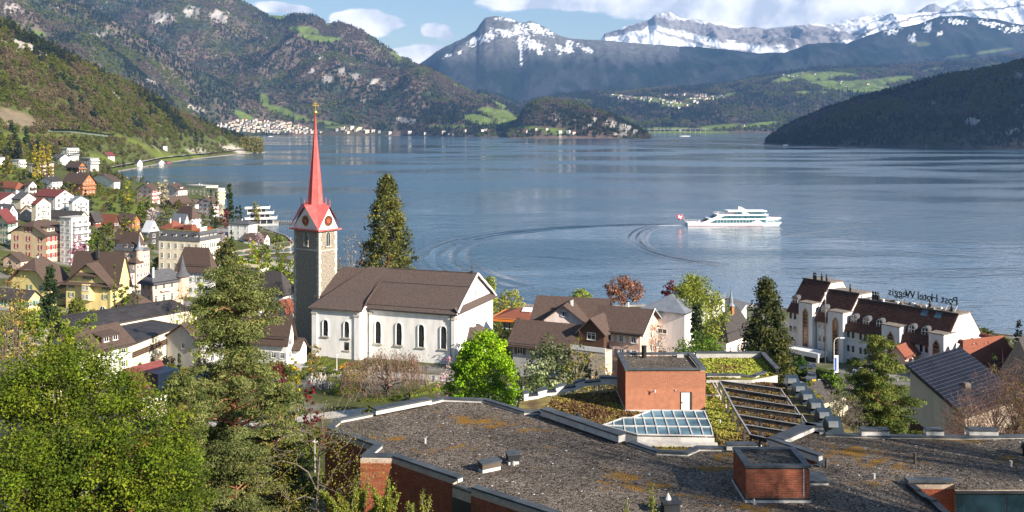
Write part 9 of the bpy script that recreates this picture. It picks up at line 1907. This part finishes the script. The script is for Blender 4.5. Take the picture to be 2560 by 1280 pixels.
 def car(px, D, col, lab, rz=.4, z=None):
  x = P(px, 900, D).x; z = gz(x, D)+.1 if z is None else z; o = empty('parked_car', (x, D, z), rz); tag(o, lab, 'car'); CP = mat('car_paint_'+lab.split()[0], col, rough=.25, var=.03, spec=.6)
  m = MB(); pr = [(-2.1, .3), (-2.15, .75), (-1.9, .95), (-1.3, 1.0), (-.8, 1.42), (.6, 1.45), (1.2, 1.0), (2.0, .85), (2.15, .5), (2.1, .3)]
  for sg in (1,):
   V = [(a, -.85+(.12 if b > 1.1 else 0), b) for a, b in pr]+[(a, .85-(.12 if b > 1.1 else 0), b) for a, b in pr]; n = len(pr); m.v = V; m.f = [tuple(range(n)), tuple(range(2*n-1, n-1, -1))]+[(i, (i+1) % n, n+(i+1) % n, n+i)[::-1] for i in range(n)]; m.m = [m.mi(CP)]*(n+2)
  m.build('body', o)
  for a, b in ((-1.25, -.8), (.6, 1.15)): MB().hexa([(a, -.72, 1.02 if a < 0 else 1.40), (b, -.72, 1.40 if a < 0 else 1.02), (b, .72, 1.40 if a < 0 else 1.02), (a, .72, 1.02 if a < 0 else 1.40), (a-.01, -.72, 1.07 if a < 0 else 1.46), (b, -.72, 1.46 if a < 0 else 1.06), (b, .72, 1.46 if a < 0 else 1.06), (a-.01, .72, 1.07 if a < 0 else 1.46)], GLASS).build('windscreen', o)
  MB().box((-.75, -.80, 1.02), (.55, .80, 1.36), GLASS).build('side_window', o)
  for a in (-1.3, 1.3):
   for b in (-.82, .82): MB().tube([(a, b-.1, .32), (a, b+.1, .32)], .32, 12, COPB).build('wheel', o)
 car(2012, 196, (.02, .03, .06), 'dark car in the shade of the hotel car park'); car(2030, 182, (.10, .12, .14), 'grey car parked by the road below the hotel', 1.2); car(2160, 187, (.6, .6, .6), 'white car under the hotel wing', .1); car(1985, 214, (.3, .3, .32), 'silver car under the garage deck', 1.4)
 car(1995, 172, (.5, .5, .5), 'pale car at the road bend', .9); car(556, 300, (.05, .12, .35), 'blue car behind the lettered hotel', .5); car(410, 262, (.3, .3, .32), 'grey car in the street by the pink turret house', 1.1)
 for (px, D, col, lab) in ((2035, 170, mat('sign_yellow', (.7, .5, .02)), 'yellow traffic sign at the hotel road'), (2048, 170, SWW, 'white traffic sign on a pole at the hotel road')):
  x = P(px, 900, D).x; z = gz(x, D); o = empty('road_sign', (x, D, z)); tag(o, lab, 'road sign'); MB().tube([(0, 0, 0), (0, 0, 2.4)], .05, 6, GUT).build('pole', o); MB().box((-.35, -.06, 1.5), (.35, -.055, 2.3), col).build('plate', o)
 hd = P(2090, 905, 178)
 x0, x1 = P(2045, 900, 182).x, P(2130, 900, 176).x; z = gz((x0+x1)/2, 179); o = empty('hedge', (x0, 182, z-.2)); tag(o, 'tall dark hedge screening the hotel car park', 'hedge'); m = MB(); m.beam((0, 0, 1.0), (x1-x0, -6, 1.0), 1.3, 2.2, HEDGE); m.build('body', o)
 rg = np.random.default_rng(5); N_ = 3000; t = rg.random(N_); C = np.c_[t*(x1-x0), -6*t, rg.random(N_)*2.1]+np.c_[rg.normal(size=N_)*.1, (rg.random(N_)-.5)*1.4, np.zeros(N_)]; C[::2, 2] = 2.12; V, Fc, T = leaf_quads(C, .25, cols((.09, .14, .02), N_, rg), np.array([[0, -.3, .8]]), .7, rg); link('leaves', crown_mesh('leaves', V, Fc, T, LEAF), o)
churchyard()
# vineyard posts and the net terrace on the slope
def vineyard():
 r = empty('vineyard_trellis', (0, 0, 0)); tag(r, 'rows of thin vineyard posts on the green bank above the red-roofed barns', 'vineyard'); m = MB()
 for k in range(22):
  px, py = 235+(k % 11)*16+(k//11)*7, 500+(k//11)*18+(k % 11)*1.8; D = 455-(k//11)*12; p = P(px, py, D); z = gz(p.x, D); m.tube([(p.x, D, z), (p.x, D, z+3.0)], .07, 4, GREYM)
 m.build('posts', r)
 r = empty('hail_net_terrace', (0, 0, 0)); tag(r, 'long grey-green netted orchard terrace on the hillside', 'netting'); NET = mat('orchard_net', (.13, .16, .11), rough=.8, var=.2, scale=.3)
 m = MB(); m2 = MB(); pts = [P(120+i*10, 322+abs(i-5)*.5+i*.75, 1080+i*9) for i in range(16)]
 for a, b in zip(pts[:-1], pts[1:]):
  m.poly([a, b, b+Vector((4, 9, .8)), a+Vector((4, 9, .8))], NET); m2.tube([a-Vector((0, 0, 6)), a], .15, 4, NET); m.poly([a-Vector((0, 0, 2)), b-Vector((0, 0, 2)), b, a], NET)
 m.build('net', r); m2.build('posts', r)
vineyard()
# terraces and red tiled roofs glimpsed between the trees, bottom left
def lower_left():
 r = house('house', 'low house with dark red tiled roof and blue-framed dormer behind the beech', 310, 350, 402, 968, 90, 58, TAN, MAROON, 'gable', 'x', 1.6, .5, (2, 1), None, .9, .9, None, fix=True, base=24)
 BL = mat('blue_metal', (.012, .022, .04), rough=.4, metal=.2); ro = r[0]; MB().box((1.0, -1.2, r[3]-.6), (3.4, 1.2, r[3]+1.1), BL).build('blue_dormer', ro); MB().box((4.4, -1.4, r[3]-1.0), (6.6, .4, r[3]+.3), BL).build('blue_dormer', ro)
 r = house('flat_house', 'flat-roofed building with gravel top glimpsed behind the beech', -60, 60, 170, 965, 84, 50, TAN, GRAVEL2, 'flat', 'x', .25, .2, None, None, fix=True, base=26, cat='building')
 r = house('brick_annex', 'red brick building glimpsed under the beech and the pines', 40, 180, 420, 1150, 62, 60, mat('plain_red_brick', (.26, .075, .04), var=.3, scale=3), GRAVEL2, 'flat', 'x', .25, .1, (3, 1), None, 1.2, 1.2, GLASSB if False else None, fix=True, base=28, cat='building')
lower_left()
# tall bare trees standing behind the camera to the right; their shadows fall across the brick box and roof
def shade_trees():
 for i, (x, y, h_, lab) in enumerate(((44, 20, 25, 'bare tree standing right of the viewpoint, outside the frame'), (53, 27, 27, 'second bare tree right of the viewpoint, outside the frame'), (37, 26, 22, 'third bare tree right of the viewpoint, outside the frame'))):
  z = gz(x, y); zt = (78, 80, 73)[i]; r = np.random.default_rng(i+70); h_ = zt-z; o = empty('bare_tree', (x, y, z)); tag(o, lab, 'tree', 'bare trees beside the viewpoint'); _, _, _, cc = broad_crown(h_*.45, h_, 6.5, 120, 1, .2, BRN, r, fill=.2)
  V, Fc, T = twig_quads(cc, r, 2200, 1.0, .018, (.12, .09, .07)); link('crown', crown_mesh('crown', V, Fc, T, TWIG), o); trunk_mb(h_*.85, .38, cc[:70], (0, 0), BARK, random.Random(i)).build('trunk', o)
shade_trees()
# ---------------------------------------------------------------- unseen cumulus cloud, placed out of frame to shade the promontory
def cloud():
 r = np.random.default_rng(44); t = (2350-120)/SV.z; c = Vector((1750, 3050, 120))+SV*t; parts = []
 bm = bmesh.new(); bmesh.ops.create_icosphere(bm, subdivisions=3, radius=1); V0 = np.array([v.co[:] for v in bm.verts]); F0 = np.array([[v.index for v in f.verts] for f in bm.faces]); bm.free()
 Vs, Fs, o = [], [], 0
 for i in range(34):
  x, y = r.uniform(-1, 1, 2);
  if x*x+y*y > 1: x, y = x*.6, y*.6
  s = 260+r.random()*200; V = V0*np.array([s, s, s*.45]); n = fbm(V0[:, 0]*2+i, V0[:, 1]*2+V0[:, 2]*3, 4, i); V = V*(.75+.5*n)[:, None]+np.array([x*900, y*720, s*.35+60]); Vs.append(V); Fs.append(F0+o); o += len(V)
 m = mat('cloud_white', (.9, .9, .9), rough=1, var=.02, trans=.25)
 ob = link('cloud', npmesh('cloud', np.concatenate(Vs), np.concatenate(Fs), (m,), smooth=True)); ob.location = c; tag(ob, kind='stuff', label='unseen cumulus cloud placed to shade the promontory', cat='cloud')
cloud()
# ---------------------------------------------------------------- air
def haze():
 m = bpy.data.materials.new('haze'); m.use_nodes = True; nt = m.node_tree; nt.nodes.remove(nt.nodes['Principled BSDF'])
 v = nt.nodes.new('ShaderNodeVolumePrincipled'); v.inputs['Color'].default_value = (.27, .52, 1.0, 1); v.inputs['Density'].default_value = HAZE_D; v.inputs['Anisotropy'].default_value = .2
 nt.links.new(v.outputs[0], nt.nodes['Material Output'].inputs['Volume'])
 o = MB().box((-9500, -2700, -8), (11500, 17500, 2150), m).build('haze'); tag(o, kind='stuff')
HAZE_D = 4.3e-5
haze()
